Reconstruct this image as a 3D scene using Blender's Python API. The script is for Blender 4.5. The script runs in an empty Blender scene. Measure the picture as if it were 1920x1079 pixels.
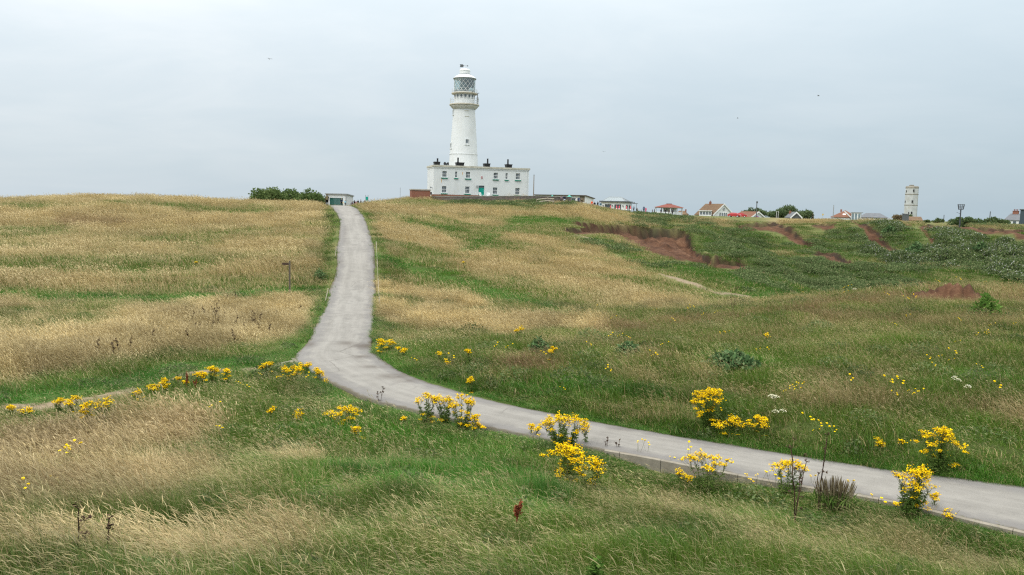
import bpy, bmesh, math, random
import numpy as np
from mathutils import Vector, Matrix, Euler

R = math.radians
scene = bpy.context.scene
COL = scene.collection

# ------------------------------------------------------------------ camera
# The eye is the origin; the land is measured from it (x right, y away, z up).
FPX = 1470.0                    # focal length in pixels of a 1920 wide picture
PITCH = math.atan((539.5 - 392.0) / FPX)
ROLL = R(1.3)
cam_data = bpy.data.cameras.new('camera')
cam_data.sensor_width = 36.0
cam_data.lens = FPX / 1920.0 * 36.0
cam_data.clip_start = 0.05
cam_data.clip_end = 20000.0
cam = bpy.data.objects.new('camera', cam_data)
COL.objects.link(cam)
r0 = Vector((1, 0, 0)); f0 = Vector((0, math.cos(PITCH), -math.sin(PITCH))); u0 = Vector((0, math.sin(PITCH), math.cos(PITCH)))
camR = math.cos(ROLL) * r0 + math.sin(ROLL) * u0
camU = -math.sin(ROLL) * r0 + math.cos(ROLL) * u0
cam.matrix_world = Matrix(((camR.x, camU.x, -f0.x, 0), (camR.y, camU.y, -f0.y, 0), (camR.z, camU.z, -f0.z, 0), (0, 0, 0, 1)))
scene.camera = cam
aR, aU, aF = np.array(camR), np.array(camU), np.array(f0)

# ------------------------------------------------------------------ light and sky
SUN_EL, SUN_AZ = R(48), R(-128)      # azimuth from +y, clockwise: behind the eye and to the left
scene.view_settings.view_transform = 'Standard'
scene.view_settings.look = 'None'
scene.view_settings.exposure = 0.0
scene.view_settings.gamma = 1.0
scene.view_settings.use_curve_mapping = False
scene.render.film_transparent = False
scene.cycles.max_bounces = 5
scene.cycles.diffuse_bounces = 3
scene.cycles.transmission_bounces = 3
scene.cycles.transparent_max_bounces = 6
scene.cycles.use_denoising = False
scene.cycles.filter_width = 1.25

sun_data = bpy.data.lights.new('sun', 'SUN')
sun_data.energy = 1.5
sun_data.angle = R(11)
sun_data.color = (1.0, 0.965, 0.91)
sun = bpy.data.objects.new('sun', sun_data)
COL.objects.link(sun)
sdir = Vector((math.sin(SUN_AZ) * math.cos(SUN_EL), math.cos(SUN_AZ) * math.cos(SUN_EL), math.sin(SUN_EL)))
sun.rotation_euler = sdir.to_track_quat('Z', 'Y').to_euler()
sun.location = (0, 0, 60)

class NT:
    """Small helper to wire shader nodes."""
    def __init__(self, tree):
        self.t = tree; self.n = tree.nodes; self.l = tree.links
    def __call__(self, kind, **kw):
        ins = kw.pop('ins', {})
        nd = self.n.new(kind)
        for k, v in kw.items():
            setattr(nd, k, v)
        for k, v in ins.items():
            self.set(nd.inputs[k], v)
        return nd
    def set(self, sock, v):
        if isinstance(v, bpy.types.NodeSocket):
            self.l.new(v, sock)
        elif isinstance(v, bpy.types.Node):
            self.l.new(v.outputs[0], sock)
        else:
            sock.default_value = v
    def math(self, op, a, b=None, c=None, clamp=False):
        nd = self.n.new('ShaderNodeMath'); nd.operation = op; nd.use_clamp = clamp
        self.set(nd.inputs[0], a)
        if b is not None: self.set(nd.inputs[1], b)
        if c is not None: self.set(nd.inputs[2], c)
        return nd.outputs[0]
    def mix(self, fac, a, b, blend='MIX'):
        nd = self.n.new('ShaderNodeMix'); nd.data_type = 'RGBA'; nd.blend_type = blend; nd.clamp_factor = True
        self.set(nd.inputs[0], fac)
        for s, v in ((nd.inputs[6], a), (nd.inputs[7], b)):
            if isinstance(v, tuple) and len(v) == 3: v = v + (1,)
            self.set(s, v)
        return nd.outputs[2]
    def ramp(self, fac, stops, interp='LINEAR'):
        nd = self.n.new('ShaderNodeValToRGB'); nd.color_ramp.interpolation = interp
        e = nd.color_ramp.elements
        while len(e) < len(stops): e.new(0.5)
        for k, (p, c) in enumerate(stops):
            e[k].position = p
            e[k].color = (c, c, c, 1) if isinstance(c, (int, float)) else tuple(c) + (1,)
        self.set(nd.inputs[0], fac)
        return nd.outputs[0]
    def noise(self, scale, detail=4, rough=0.55, vec=None, dim='3D', dist=0.0):
        nd = self.n.new('ShaderNodeTexNoise'); nd.noise_dimensions = dim
        nd.inputs['Scale'].default_value = scale; nd.inputs['Detail'].default_value = detail
        nd.inputs['Roughness'].default_value = rough; nd.inputs['Distortion'].default_value = dist
        if vec is not None: self.set(nd.inputs['Vector'], vec)
        return nd.outputs[0]

world = bpy.data.worlds.new('World')
scene.world = world
world.use_nodes = True
world.node_tree.nodes.clear()
W = NT(world.node_tree)
wco = W('ShaderNodeTexCoord').outputs['Generated']
sep = W('ShaderNodeSeparateXYZ', ins={0: wco})
sky = W('ShaderNodeTexSky', sky_type='NISHITA', sun_disc=False, sun_elevation=SUN_EL, sun_rotation=SUN_AZ, air_density=1.0, dust_density=1.5, ozone_density=1.2)
zc = W.math('MAXIMUM', sep.outputs[2], 0.0)
# the cloud deck lies on a plane overhead: direction / height gives the place on it
den = W.math('ADD', zc, 0.19)
cu = W.math('DIVIDE', sep.outputs[0], den); cv = W.math('DIVIDE', sep.outputs[1], den)
cxy = W('ShaderNodeCombineXYZ', ins={0: W.math('MULTIPLY', cu, 0.8), 1: W.math('MULTIPLY', cv, 1.0), 2: 3.7})
n1 = W.noise(0.62, 6, 0.52, cxy.outputs[0], dist=0.35)
n2 = W.noise(1.9, 7, 0.55, cxy.outputs[0], dist=0.5)
deck = W.math('MULTIPLY_ADD', n2, 0.4, W.math('MULTIPLY', n1, 0.6))
thick = W.ramp(deck, [(0.38, 0.0), (0.66, 1.0)], 'EASE')
# cover thickens towards the east (right), thinner and paler in the west
east = W.math('MULTIPLY_ADD', sep.outputs[0], 0.85, 0.42, clamp=True)
base = W.mix(east, (0.655, 0.755, 0.825), (0.455, 0.58, 0.665))
pale = W.mix(east, (0.90, 0.94, 0.965), (0.60, 0.70, 0.765))
thin = W.math('MULTIPLY', thick, W.math('MULTIPLY_ADD', zc, 2.4, 0.2, clamp=True))
deckc = W.mix(thin, base, pale)
lift = W.math('MULTIPLY_ADD', W.math('POWER', zc, 1.6), 4.2, 0.97)
deckc = W.mix(W.math('MULTIPLY', zc, 1.1, clamp=True), deckc, (0.76, 0.745, 0.70))
deckl = W('ShaderNodeVectorMath', operation='SCALE', ins={0: deckc, 3: lift})
skyl = W('ShaderNodeVectorMath', operation='SCALE', ins={0: sky.outputs[0], 3: 0.1})
tot = W.mix(0.10, deckl.outputs[0], skyl.outputs[0])
bg = W('ShaderNodeBackground', ins={0: tot, 1: 1.0})
W('ShaderNodeOutputWorld', ins={0: bg.outputs[0]})

# ------------------------------------------------------------------ picture measurements -> places
def ray(px, py):
    d = aF[:, None] + ((np.atleast_1d(px) - 960.0) / FPX) * aR[:, None] - ((np.atleast_1d(py) - 539.5) / FPX) * aU[:, None]
    return d
def place(px, py, r):
    """The point at horizontal range r metres seen at (px, py)."""
    d = ray(px, py)[:, 0]
    k = r / math.hypot(d[0], d[1])
    return d * k
def place_z(px, py, z):
    d = ray(px, py)[:, 0]
    return d * (z / d[2])
def project(X, Y, Z):
    dep = X * aF[0] + Y * aF[1] + Z * aF[2]
    dep = np.where(dep > 0.05, dep, 0.05)
    return 960.0 + FPX * (X * aR[0] + Y * aR[1] + Z * aR[2]) / dep, 539.5 - FPX * (X * aU[0] + Y * aU[1] + Z * aU[2]) / dep
def azim(px, py=392.0):
    d = ray(px, py)
    return np.arctan2(d[0], d[1])

def pchip(xk, yk, xq):
    """Monotone cubic, rows of knots xk, yk (n, k) sampled at xq (m,)."""
    h = np.diff(xk, axis=1); dl = np.diff(yk, axis=1) / h
    m = np.zeros_like(yk)
    a, b = dl[:, :-1], dl[:, 1:]
    w1 = 2 * h[:, 1:] + h[:, :-1]; w2 = h[:, 1:] + 2 * h[:, :-1]
    same = (a * b) > 0
    with np.errstate(divide='ignore', invalid='ignore'):
        mm = (w1 + w2) / (w1 / a + w2 / b)
    m[:, 1:-1] = np.where(same, mm, 0)
    m[:, 0] = dl[:, 0]; m[:, -1] = dl[:, -1]
    out = np.empty((xk.shape[0], len(xq)))
    for i in range(xk.shape[0]):
        k = np.clip(np.searchsorted(xk[i], xq) - 1, 0, xk.shape[1] - 2)
        t = (xq - xk[i, k]) / h[i, k]; t = np.clip(t, 0, 1)
        t2, t3 = t * t, t * t * t
        out[i] = (2*t3 - 3*t2 + 1) * yk[i, k] + (t3 - 2*t2 + t) * h[i, k] * m[i, k] + (-2*t3 + 3*t2) * yk[i, k + 1] + (t3 - t2) * h[i, k] * m[i, k + 1]
    return out

def _hash(ix, iy, seed):
    n = (ix.astype(np.int64) * 374761393 + iy.astype(np.int64) * 668265263 + seed * 1442695041) & 0xFFFFFFFF
    n = ((n ^ (n >> 13)) * 1274126177) & 0xFFFFFFFF
    n = (n ^ (n >> 16)) & 0xFFFFFFFF
    return n.astype(np.float64) / 4294967295.0
def vnoise(x, y, seed=0):
    x0 = np.floor(x); y0 = np.floor(y)
    fx = x - x0; fy = y - y0
    fx = fx * fx * fx * (fx * (fx * 6 - 15) + 10); fy = fy * fy * fy * (fy * (fy * 6 - 15) + 10)
    a = _hash(x0, y0, seed); b = _hash(x0 + 1, y0, seed); c = _hash(x0, y0 + 1, seed); d = _hash(x0 + 1, y0 + 1, seed)
    return (a + (b - a) * fx) * (1 - fy) + (c + (d - c) * fx) * fy
def fbm(x, y, octaves=4, seed=0, gain=0.5):
    s = 0; amp = 1; tot = 0
    for o in range(octaves):
        s = s + amp * vnoise(x * 2**o + 17.3 * o, y * 2**o - 9.1 * o, seed + o)
        tot += amp; amp *= gain
    return s / tot * 2 - 1          # about -1..1
def sstep(a, b, x):
    t = np.clip((x - a) / (b - a), 0, 1)
    return t * t * (3 - 2 * t)
# ------------------------------------------------------------------ the lie of the land
# Contour lines, near to far. Each is a list of (picture x, picture y, range) or (picture x, picture y, 'z', height).
LINES = [
    [(-700, 1400, 1.6), (960, 1400, 1.6), (2600, 1400, 1.6)],
    [(-700, 1065, 7.0), (0, 1079, 6.3), (960, 1085, 6.0), (1400, 1110, 6.0), (1920, 1150, 6.0), (2600, 1160, 7.0)],
    [(-700, 910, 11.0), (0, 945, 10.5), (500, 945, 9.8), (1000, 950, 9.6), (1400, 1000, 9.4), (1920, 1085, 8.4), (2600, 1090, 9.0)],
    [(-700, 780, 'z', -5.3), (0, 775, 'z', -5.5), (300, 745, 'z', -5.55), (549, 700, 'z', -5.6), (607, 713, 'z', -5.6), (700, 752, 'z', -5.6), (905, 801, 'z', -5.6),
     (1219, 862, 'z', -5.6), (1440, 903, 'z', -5.6), (1660, 939, 'z', -5.6), (1853, 984, 'z', -5.6), (2600, 1110, 'z', -5.6)],
    [(-700, 740, 'z', -5.3), (0, 722, 'z', -5.5), (300, 692, 'z', -5.6), (549, 660, 'z', -5.6), (694, 645, 'z', -5.6), (745, 695, 'z', -5.6), (856, 732, 'z', -5.6),
     (960, 757, 'z', -5.6), (1297, 818, 'z', -5.6), (1660, 874, 'z', -5.6), (1920, 908, 'z', -5.6), (2600, 1010, 'z', -5.6)],
    [(-700, 690, 'z', -5.0), (0, 670, 'z', -5.3), (300, 650, 'z', -5.4), (560, 635, 'z', -5.6), (700, 628, 'z', -5.6), (760, 672, 'z', -5.3), (880, 700, 'z', -5.15),
     (1000, 720, 'z', -5.05), (1300, 765, 'z', -4.95), (1660, 820, 'z', -4.95), (1920, 840, 'z', -4.95), (2600, 900, 'z', -4.9)],
    [(-700, 600, 'z', -4.8), (0, 600, 'z', -5.4), (300, 592, 'z', -5.5), (560, 590, 'z', -5.65), (700, 590, 'z', -5.65), (900, 620, 'z', -5.5), (1050, 625, 'z', -5.2),
     (1300, 640, 'z', -4.8), (1600, 640, 'z', -4.7), (1920, 640, 'z', -4.5), (2600, 650, 'z', -4.3)],
    [(-700, 545, 'z', -4.4), (0, 552, 'z', -5.3), (300, 553, 'z', -5.4), (560, 545, 'z', -5.5), (700, 540, 'z', -5.55), (900, 560, 'z', -5.6), (1060, 590, 'z', -5.5),
     (1300, 580, 'z', -4.8), (1500, 558, 'z', -4.6), (1700, 543, 'z', -4.45), (1920, 528, 'z', -4.2), (2600, 520, 'z', -4.0)],
    [(-700, 470, 62), (0, 480, 62), (300, 482, 62), (560, 480, 60), (700, 480, 60), (900, 495, 66), (1060, 525, 66), (1300, 540, 72), (1400, 560, 'z', -7.9), (1500, 600, 'z', -9.0),
     (1700, 640, 'z', -11.0), (1920, 640, 'z', -11.5), (2600, 640, 'z', -11.5)],
    [(-700, 430, 80), (0, 436, 80), (400, 434, 80), (560, 432, 78), (700, 432, 78), (900, 440, 90), (1060, 458, 92), (1200, 484, 95), (1300, 500, 97), (1400, 515, 98), (1500, 538, 102),
     (1600, 540, 108), (1700, 532, 112), (1920, 512, 116), (2600, 500, 120)],
    [(-700, 400, 94), (0, 400, 94), (400, 402, 93), (560, 404, 90), (640, 405, 88), (700, 403, 90), (900, 402, 120), (1060, 416, 124), (1200, 436, 128), (1300, 452, 131), (1400, 468, 134), (1500, 478, 138),
     (1600, 474, 141), (1700, 470, 143), (1800, 464, 143), (1920, 456, 143), (2600, 450, 150)],
    [(-700, 385, 108), (0, 381, 108), (100, 376, 108), (220, 372, 108), (340, 375, 106), (400, 380, 104), (560, 384, 103), (625, 389, 100), (672, 391, 100), (705, 380, 112), (760, 378, 128), (860, 381, 146), (1000, 379, 148), (1060, 381, 150),
     (1110, 386, 156), (1180, 401, 166), (1250, 406, 172), (1330, 412, 172), (1400, 415, 172), (1500, 415, 172), (1600, 416, 172), (1720, 421, 172), (1820, 423, 172), (1920, 426, 172), (2600, 429, 180)],
    [(-700, 386, 140), (0, 378, 140), (220, 377, 140), (400, 381, 140), (560, 385, 140), (640, 386, 140), (705, 380, 145), (760, 370, 155), (860, 367, 166), (1000, 369, 172), (1060, 378, 185),
     (1110, 388, 200), (1180, 397, 215), (1250, 402, 225), (1330, 408, 230), (1400, 411, 230), (1600, 413, 230), (1720, 417, 230), (1920, 424, 230), (2600, 426, 240)],
    [(-700, 'r', 260, -3.5), (0, 'r', 260, -3.0), (640, 'r', 260, -2.0), (900, 'r', 260, 2.6), (1010, 'r', 260, 0.5), (1200, 'r', 280, -0.6), (1400, 'r', 290, -1.0), (1600, 'r', 290, -1.2), (1920, 'r', 290, -1.2), (2600, 'r', 290, -1.2)],
    [(-700, 'r', 420, -9), (640, 'r', 420, -8), (1000, 'r', 420, -3.0), (1300, 'r', 420, -2.0), (1920, 'r', 420, -1.5), (2600, 'r', 420, -1.5)],
    [(-700, 'r', 720, -24), (640, 'r', 720, -20), (1200, 'r', 720, -5), (1700, 'r', 720, -2.0), (2600, 'r', 720, -3)],
    [(-700, 'r', 1600, -70), (1000, 'r', 1600, -60), (2600, 'r', 1600, -40)],
    [(-700, 'r', 4200, -170), (2600, 'r', 4200, -150)],
]
AZ_V = np.arange(-39.0, 39.001, 0.092) * math.pi / 180
AZ_L = np.concatenate([np.arange(-90.0, -39.5, 1.4)]) * math.pi / 180
AZ = np.concatenate([AZ_L, AZ_V, -AZ_L[::-1]])
LR = np.concatenate([np.arange(math.log(1.6), math.log(5.2), 0.03), np.arange(math.log(5.2), math.log(260.0), 0.0072), np.linspace(math.log(260.0), math.log(4200.0), 60)])
RR = np.exp(LR)

def line_curve(L):
    pts = []
    for p in L:
        if p[1] == 'r':
            pts.append((float(azim(p[0])[0]), math.log(p[2]), p[3]))
        else:
            q = place_z(p[0], p[1], p[3]) if p[2] == 'z' else place(p[0], p[1], p[2])
            pts.append((math.atan2(q[0], q[1]), math.log(math.hypot(q[0], q[1])), q[2]))
    pts.sort()
    a = np.array(pts)
    az = np.clip(AZ, a[0, 0], a[-1, 0])
    lr = pchip(a[None, :, 0], a[None, :, 1], az)[0]
    z = pchip(a[None, :, 0], a[None, :, 2], az)[0]
    return lr, z
curves = [line_curve(L) for L in LINES]
KX = np.stack([c[0] for c in curves], 1); KZ = np.stack([c[1] for c in curves], 1)
for k in range(1, KX.shape[1]):
    KX[:, k] = np.maximum(KX[:, k], KX[:, k - 1] + 0.02)
ZB = pchip(KX, KZ, LR)
# soften the creases between the measured lines a little along the view and across it
def blur(A, n, axis):
    for _ in range(n):
        p = np.roll(A, 1, axis); q = np.roll(A, -1, axis)
        sl = [slice(None)] * 2
        sl[axis] = 0; p[tuple(sl)] = A[tuple(sl)]
        sl[axis] = -1; q[tuple(sl)] = A[tuple(sl)]
        A = (p + 2 * A + q) / 4
    return A
ZB = blur(ZB, 10, 1)
ZB = blur(ZB, 14, 0)
GX = RR[None, :] * np.sin(AZ)[:, None]; GY = RR[None, :] * np.cos(AZ)[:, None]

def grid_lookup(A, x, y):
    az = np.arctan2(x, y); lr = np.log(np.maximum(np.hypot(x, y), 1.61))
    i = np.clip(np.searchsorted(AZ, az) - 1, 0, len(AZ) - 2); j = np.clip(np.searchsorted(LR, lr) - 1, 0, len(LR) - 2)
    u = np.clip((az - AZ[i]) / (AZ[i + 1] - AZ[i]), 0, 1); v = np.clip((lr - LR[j]) / (LR[j + 1] - LR[j]), 0, 1)
    return (A[i, j] * (1 - u) + A[i + 1, j] * u) * (1 - v) + (A[i, j + 1] * (1 - u) + A[i + 1, j + 1] * u) * v

RM = np.exp(np.linspace(math.log(2.2), math.log(420), 1600))
def ground_px(px, py, A=None):
    """First ground point met by the line of sight through (px, py)."""
    A = ZB if A is None else A
    d = ray(px, py)[:, 0]; d = d / math.hypot(d[0], d[1])
    zg = grid_lookup(A, d[0] * RM, d[1] * RM)
    below = d[2] * RM - zg
    k = np.argmax(below < 0) if (below < 0).any() else int(np.argmin(np.abs(below[400:]))) + 400
    if k == 0: k = 1
    a, b = below[k - 1], below[k]
    t = a / (a - b) if (a > 0 and b < 0) else 0
    r = RM[k - 1] + (RM[k] - RM[k - 1]) * t
    return np.array([d[0] * r, d[1] * r, grid_lookup(A, np.array([d[0] * r]), np.array([d[1] * r]))[0]])

# ------------------------------------------------------------------ the road: near (left) edge, far (right) edge
ROAD = [((1990, 1015), (2010, 923)), ((1853, 984), (1870, 902)), ((1660, 939), (1670, 875.5)), ((1440, 902), (1450, 843)), ((1323, 880), (1335, 824)), ((1219, 860), (1235, 806)),
        ((1100, 839), (1120, 788)), ((960, 811), (985, 763)), ((870, 791), (905, 745)), ((778, 770), (835, 725)), ((700, 751), (780, 707)), ((646, 729), (742, 691)), ((607, 713), (716, 674)),
        ((572, 698), (702, 660)), ((552, 680), (696, 650)), ((560, 659), (695, 642)), ((576, 644), (698, 636)), ((584, 622), (702, 622)), ((602, 589), (704, 590)), ((614, 560), (705, 560)),
        ((620, 538), (705, 540)), ((626, 520), (704, 522)), ((632, 500), (703, 502)), ((631, 483), (702, 484)), ((632, 466), (701.5, 466)), ((636, 447), (697, 446)), ((637, 420), (688, 419)),
        ((633, 405), (681, 405)), ((626, 392), (672, 393))]
RL = np.array([ground_px(*a) for a, b in ROAD]); RRt = np.array([ground_px(*b) for a, b in ROAD])
# carry it on over the brow to the yard by the white shed
ext = [((618, 389), (665, 389), 108.), ((616, 388), (660, 388), 120.), ((618, 388), (656, 388), 135.), ((620, 388), (652, 388), 150.)]
EL = np.array([place(a[0], a[1], r) for a, b, r in ext]); ER = np.array([place(b[0], b[1], r) for a, b, r in ext])
RL = np.vstack([RL, EL]); RRt = np.vstack([RRt, ER])
def resample(P, n):
    s = np.arange(len(P), dtype=float)
    q = np.linspace(0, len(P) - 1, n)
    return np.stack([pchip(s[None], P[None, :, c], q)[0] for c in range(3)], 1)
NRD = 420
RL = resample(RL, NRD); RRt = resample(RRt, NRD)
RC = (RL + RRt) / 2
rz = grid_lookup(ZB, RC[:, 0], RC[:, 1])
for _ in range(60):
    rz = np.concatenate([[rz[0]], (rz[:-2] + 2 * rz[1:-1] + rz[2:]) / 4, [rz[-1]]])
RW = np.hypot(*(RRt - RL)[:, :2].T) / 2
def road_near(x, y):
    """Distance beyond the road's edge (negative on it) and the road's height there."""
    sh = x.shape; x = x.ravel(); y = y.ravel()
    d = np.full(x.shape, 1e3); zz = np.zeros(x.shape); side = np.zeros(x.shape); st = np.zeros(x.shape)
    sel = np.where((np.hypot(x, y) < 175) & (np.hypot(x, y) > 6))[0]
    step = 20000
    T = np.gradient(RC[:, :2], axis=0); T /= np.linalg.norm(T, axis=1)[:, None]
    for a in range(0, len(sel), step):
        s = sel[a:a + step]
        # distance to the nearer of centre line with local half width
        dx = x[s][:, None] - RC[None, :, 0]; dy = y[s][:, None] - RC[None, :, 1]
        dd = np.hypot(dx, dy) - RW[None, :]
        dlat = np.abs(dx * -T[None, :, 1] + dy * T[None, :, 0]) 
        k = np.argmin(np.hypot(dx, dy), axis=1)
        idx = np.arange(len(s))
        # signed lateral position from the road's two edges at that station
        ax = RL[k]; bx = RRt[k]
        e = bx[:, :2] - ax[:, :2]; w = np.linalg.norm(e, axis=1); e = e / w[:, None]
        t = (x[s] - ax[:, 0]) * e[:, 0] + (y[s] - ax[:, 1]) * e[:, 1]
        along = np.abs((x[s] - RC[k, 0]) * -e[:, 1] + (y[s] - RC[k, 1]) * e[:, 0])
        out = np.maximum(np.maximum(-t, t - w), along - 1.0)
        d[s] = out; zz[s] = rz[k]; side[s] = np.where(t < w / 2, -1, 1); st[s] = k
    return d.reshape(sh), zz.reshape(sh), side.reshape(sh), st.reshape(sh)
RD, RZ, RSIDE, RST = road_near(GX, GY)

# ------------------------------------------------------------------ ground cover, read where each spot lies in view
PXg, PYg = project(GX, GY, ZB)
def band(P, px, py, fade=30.0, hk=1.0):
    P = np.array(P, float)
    y = np.interp(px, P[:, 0], P[:, 1]); h = np.interp(px, P[:, 0], P[:, 2]) * hk
    e = sstep(P[0, 0] - fade, P[0, 0] + fade * 0.3, px) * (1 - sstep(P[-1, 0] - fade * 0.3, P[-1, 0] + fade, px))
    return np.exp(-((py - y) / h) ** 2) * e
TAN = [([(-200, 402, 15), (200, 398, 14), (300, 412, 18), (450, 414, 16), (590, 398, 14)], 0.85), ([(-200, 378, 7), (200, 372, 6), (400, 380, 6), (600, 386, 6)], 0.45),
       ([(150, 425, 12), (300, 430, 14), (360, 434, 8)], 0.55), ([(420, 452, 18), (540, 452, 20), (610, 440, 16)], 0.45), ([(-200, 515, 14), (130, 520, 14), (260, 515, 11)], 0.5),
       ([(300, 520, 12), (470, 500, 14), (600, 488, 10)], 0.65), ([(-200, 563, 6), (130, 562, 5)], 0.5), ([(240, 582, 16), (330, 590, 22), (460, 588, 24), (575, 580, 20)], 1.0),
       ([(-200, 672, 34), (0, 668, 34), (120, 648, 32), (230, 630, 30), (350, 622, 30), (470, 615, 28), (565, 605, 22)], 1.0), ([(-200, 455, 22), (350, 470, 26)], 0.25),
       ([(-200, 615, 12), (90, 622, 12)], 0.3),
       ([(700, 390, 7), (760, 396, 9), (900, 397, 7), (1060, 402, 6)], 0.75), ([(712, 428, 14), (780, 440, 18), (830, 452, 16), (842, 455, 8)], 0.85), ([(720, 412, 7), (820, 424, 7)], 0.5),
       ([(850, 488, 10), (930, 495, 20), (1050, 512, 20), (1150, 540, 16), (1230, 556, 10)], 0.8), ([(900, 468, 10), (960, 480, 14), (1100, 502, 14), (1200, 510, 8)], 0.5), ([(930, 438, 7), (1000, 450, 9), (1100, 470, 10), (1190, 493, 8)], 0.6),
       ([(715, 535, 10), (790, 545, 16), (870, 560, 12), (910, 566, 7)], 0.8), ([(712, 585, 20), (790, 592, 22), (900, 602, 16), (1080, 605, 9), (1130, 603, 4)], 0.95), ([(840, 410, 5), (930, 418, 8)], 0.5),
       ([(1030, 388, 8), (1100, 395, 10), (1170, 412, 9), (1215, 420, 8)], 0.85), ([(1450, 412, 4), (1560, 413, 4)], 0.7), ([(1290, 412, 5), (1360, 415, 5)], 0.45), ([(1620, 415, 4), (1750, 424, 4), (1920, 428, 4)], 0.4),
       ([(1180, 552, 10), (1300, 558, 7)], 0.5),
       ([(-200, 875, 40), (0, 850, 36), (150, 835, 34), (280, 812, 30), (400, 795, 20)], 0.95), ([(180, 790, 16), (330, 770, 16)], 0.55), ([(-200, 935, 26), (250, 900, 26), (420, 870, 20)], 0.5), ([(530, 855, 10), (590, 848, 9), (625, 852, 7)], 0.6), ([(-200, 1010, 50), (600, 990, 40)], 0.36),
       ([(600, 960, 26), (660, 930, 20)], 0.3), ([(1130, 905, 14), (1230, 925, 18), (1330, 950, 14)], 0.25), ([(750, 985, 22), (900, 990, 16), (1100, 985, 16), (1300, 970, 14), (1600, 1015, 30), (1900, 1050, 26)], 0.2),
       ([(1060, 745, 7), (1200, 748, 10), (1300, 752, 8)], 0.55), ([(1160, 700, 9), (1340, 692, 9)], 0.35), ([(1480, 740, 14), (1640, 748, 18), (1700, 750, 12)], 0.5), ([(1330, 720, 10), (1480, 735, 12)], 0.45), ([(1750, 740, 14), (1830, 745, 14), (1990, 790, 20)], 0.5),
       ([(1480, 700, 10), (1620, 690, 12), (1700, 690, 8)], 0.3), ([(1700, 605, 14), (1990, 610, 16)], 0.25)]
LUSH = [([(-200, 552, 9), (150, 552, 8), (260, 554, 8), (420, 548, 9), (590, 540, 11)], 0.95), ([(-200, 742, 18), (60, 735, 15), (180, 716, 13), (300, 700, 12), (420, 680, 12), (520, 660, 16), (570, 640, 14)], 1.0),
        ([(230, 700, 10), (440, 672, 9)], 1.0), ([(705, 480, 8), (800, 505, 9), (880, 522, 10), (960, 548, 11), (1040, 580, 11), (1100, 592, 5)], 0.95), ([(745, 410, 4), (800, 424, 5), (850, 432, 5)], 0.7), ([(870, 465, 12), (920, 438, 12), (960, 412, 9), (1060, 412, 10)], 0.75), ([(990, 405, 8), (1080, 412, 12)], 0.55),
        ([(840, 570, 6), (900, 578, 7), (980, 584, 7)], 0.6), ([(1110, 450, 10), (1200, 492, 10), (1320, 510, 12), (1450, 530, 10)], 0.5), ([(1200, 545, 6), (1350, 552, 7), (1480, 548, 8)], 0.55),
        ([(715, 672, 12), (800, 700, 14), (960, 735, 14), (1150, 780, 14), (1350, 815, 14), (1600, 850, 16), (1920, 885, 18)], 1.0), ([(980, 715, 12), (1080, 712, 10), (1200, 722, 9), (1240, 725, 6)], 0.85),
        ([(610, 735, 14), (700, 768, 14), (800, 790, 14), (900, 815, 12)], 0.9), ([(560, 800, 16), (680, 800, 18), (900, 830, 16), (1000, 838, 14)], 0.75), ([(620, 870, 22), (740, 890, 34), (900, 890, 38), (1000, 910, 36), (1060, 930, 24)], 1.0), ([(480, 840, 18), (580, 890, 24), (640, 920, 20)], 0.7),
        ([(1200, 1010, 24), (1400, 970, 18), (1600, 960, 18), (1800, 990, 14)], 0.5), ([(1330, 665, 8), (1420, 668, 9)], 0.9), ([(1780, 700, 12), (1920, 705, 14)], 0.5), ([(1560, 800, 20), (1700, 830, 18), (1850, 850, 20)], 0.75)]
RUSSET = [([(950, 680, 16), (1010, 680, 17), (1060, 680, 12)], 1.0), ([(1120, 618, 9), (1240, 596, 9), (1400, 585, 8), (1560, 570, 8), (1700, 558, 7), (1990, 550, 8)], 0.75), ([(1140, 640, 10), (1300, 630, 10), (1500, 620, 9)], 0.45), ([(1160, 672, 7), (1230, 672, 7)], 0.8), ([(1500, 590, 10), (1900, 600, 12)], 0.35), ([(130, 412, 12), (230, 416, 12), (250, 420, 8)], 0.6)]
SCRUB = [([(1195, 412, 10), (1230, 412, 16), (1280, 420, 20), (1360, 455, 26), (1450, 485, 36), (1600, 510, 34), (1750, 500, 32), (1990, 470, 40)], 0.95), ([(1560, 440, 20), (1700, 445, 22), (1990, 440, 16)], 0.6), ([(1400, 520, 14), (1550, 532, 14), (1700, 528, 12)], 0.8), ([(860, 379, 3), (960, 378, 4), (1060, 382, 4)], 0.8), ([(1100, 455, 5), (1190, 470, 6)], 0.4)]
DIRT = [([(10, 752, 3.4), (80, 748, 3.6), (140, 742, 3.6), (215, 730, 3.4), (250, 725, 2.8)], 1.0), ([(300, 716, 2.2), (345, 703, 2.4), (420, 692, 2.2)], 0.8), ([(455, 690, 2.0), (545, 683, 3.0)], 0.7), ([(1240, 518, 3), (1300, 534, 4), (1340, 547, 4.5), (1400, 556, 3)], 0.9), ([(1085, 443, 2), (1110, 452, 2.4)], 0.9), ([(1005, 578, 1.5), (1040, 584, 2)], 0.7), ([(1480, 553, 2.5), (1500, 550, 2.5)], 0.5), ([(760, 496, 1.5), (775, 501, 1.5)], 0.6)]
TROD = [([(-200, 750, 10), (60, 745, 10), (180, 726, 9), (300, 708, 8), (420, 690, 7), (540, 680, 7)], 0.9)]
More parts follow.
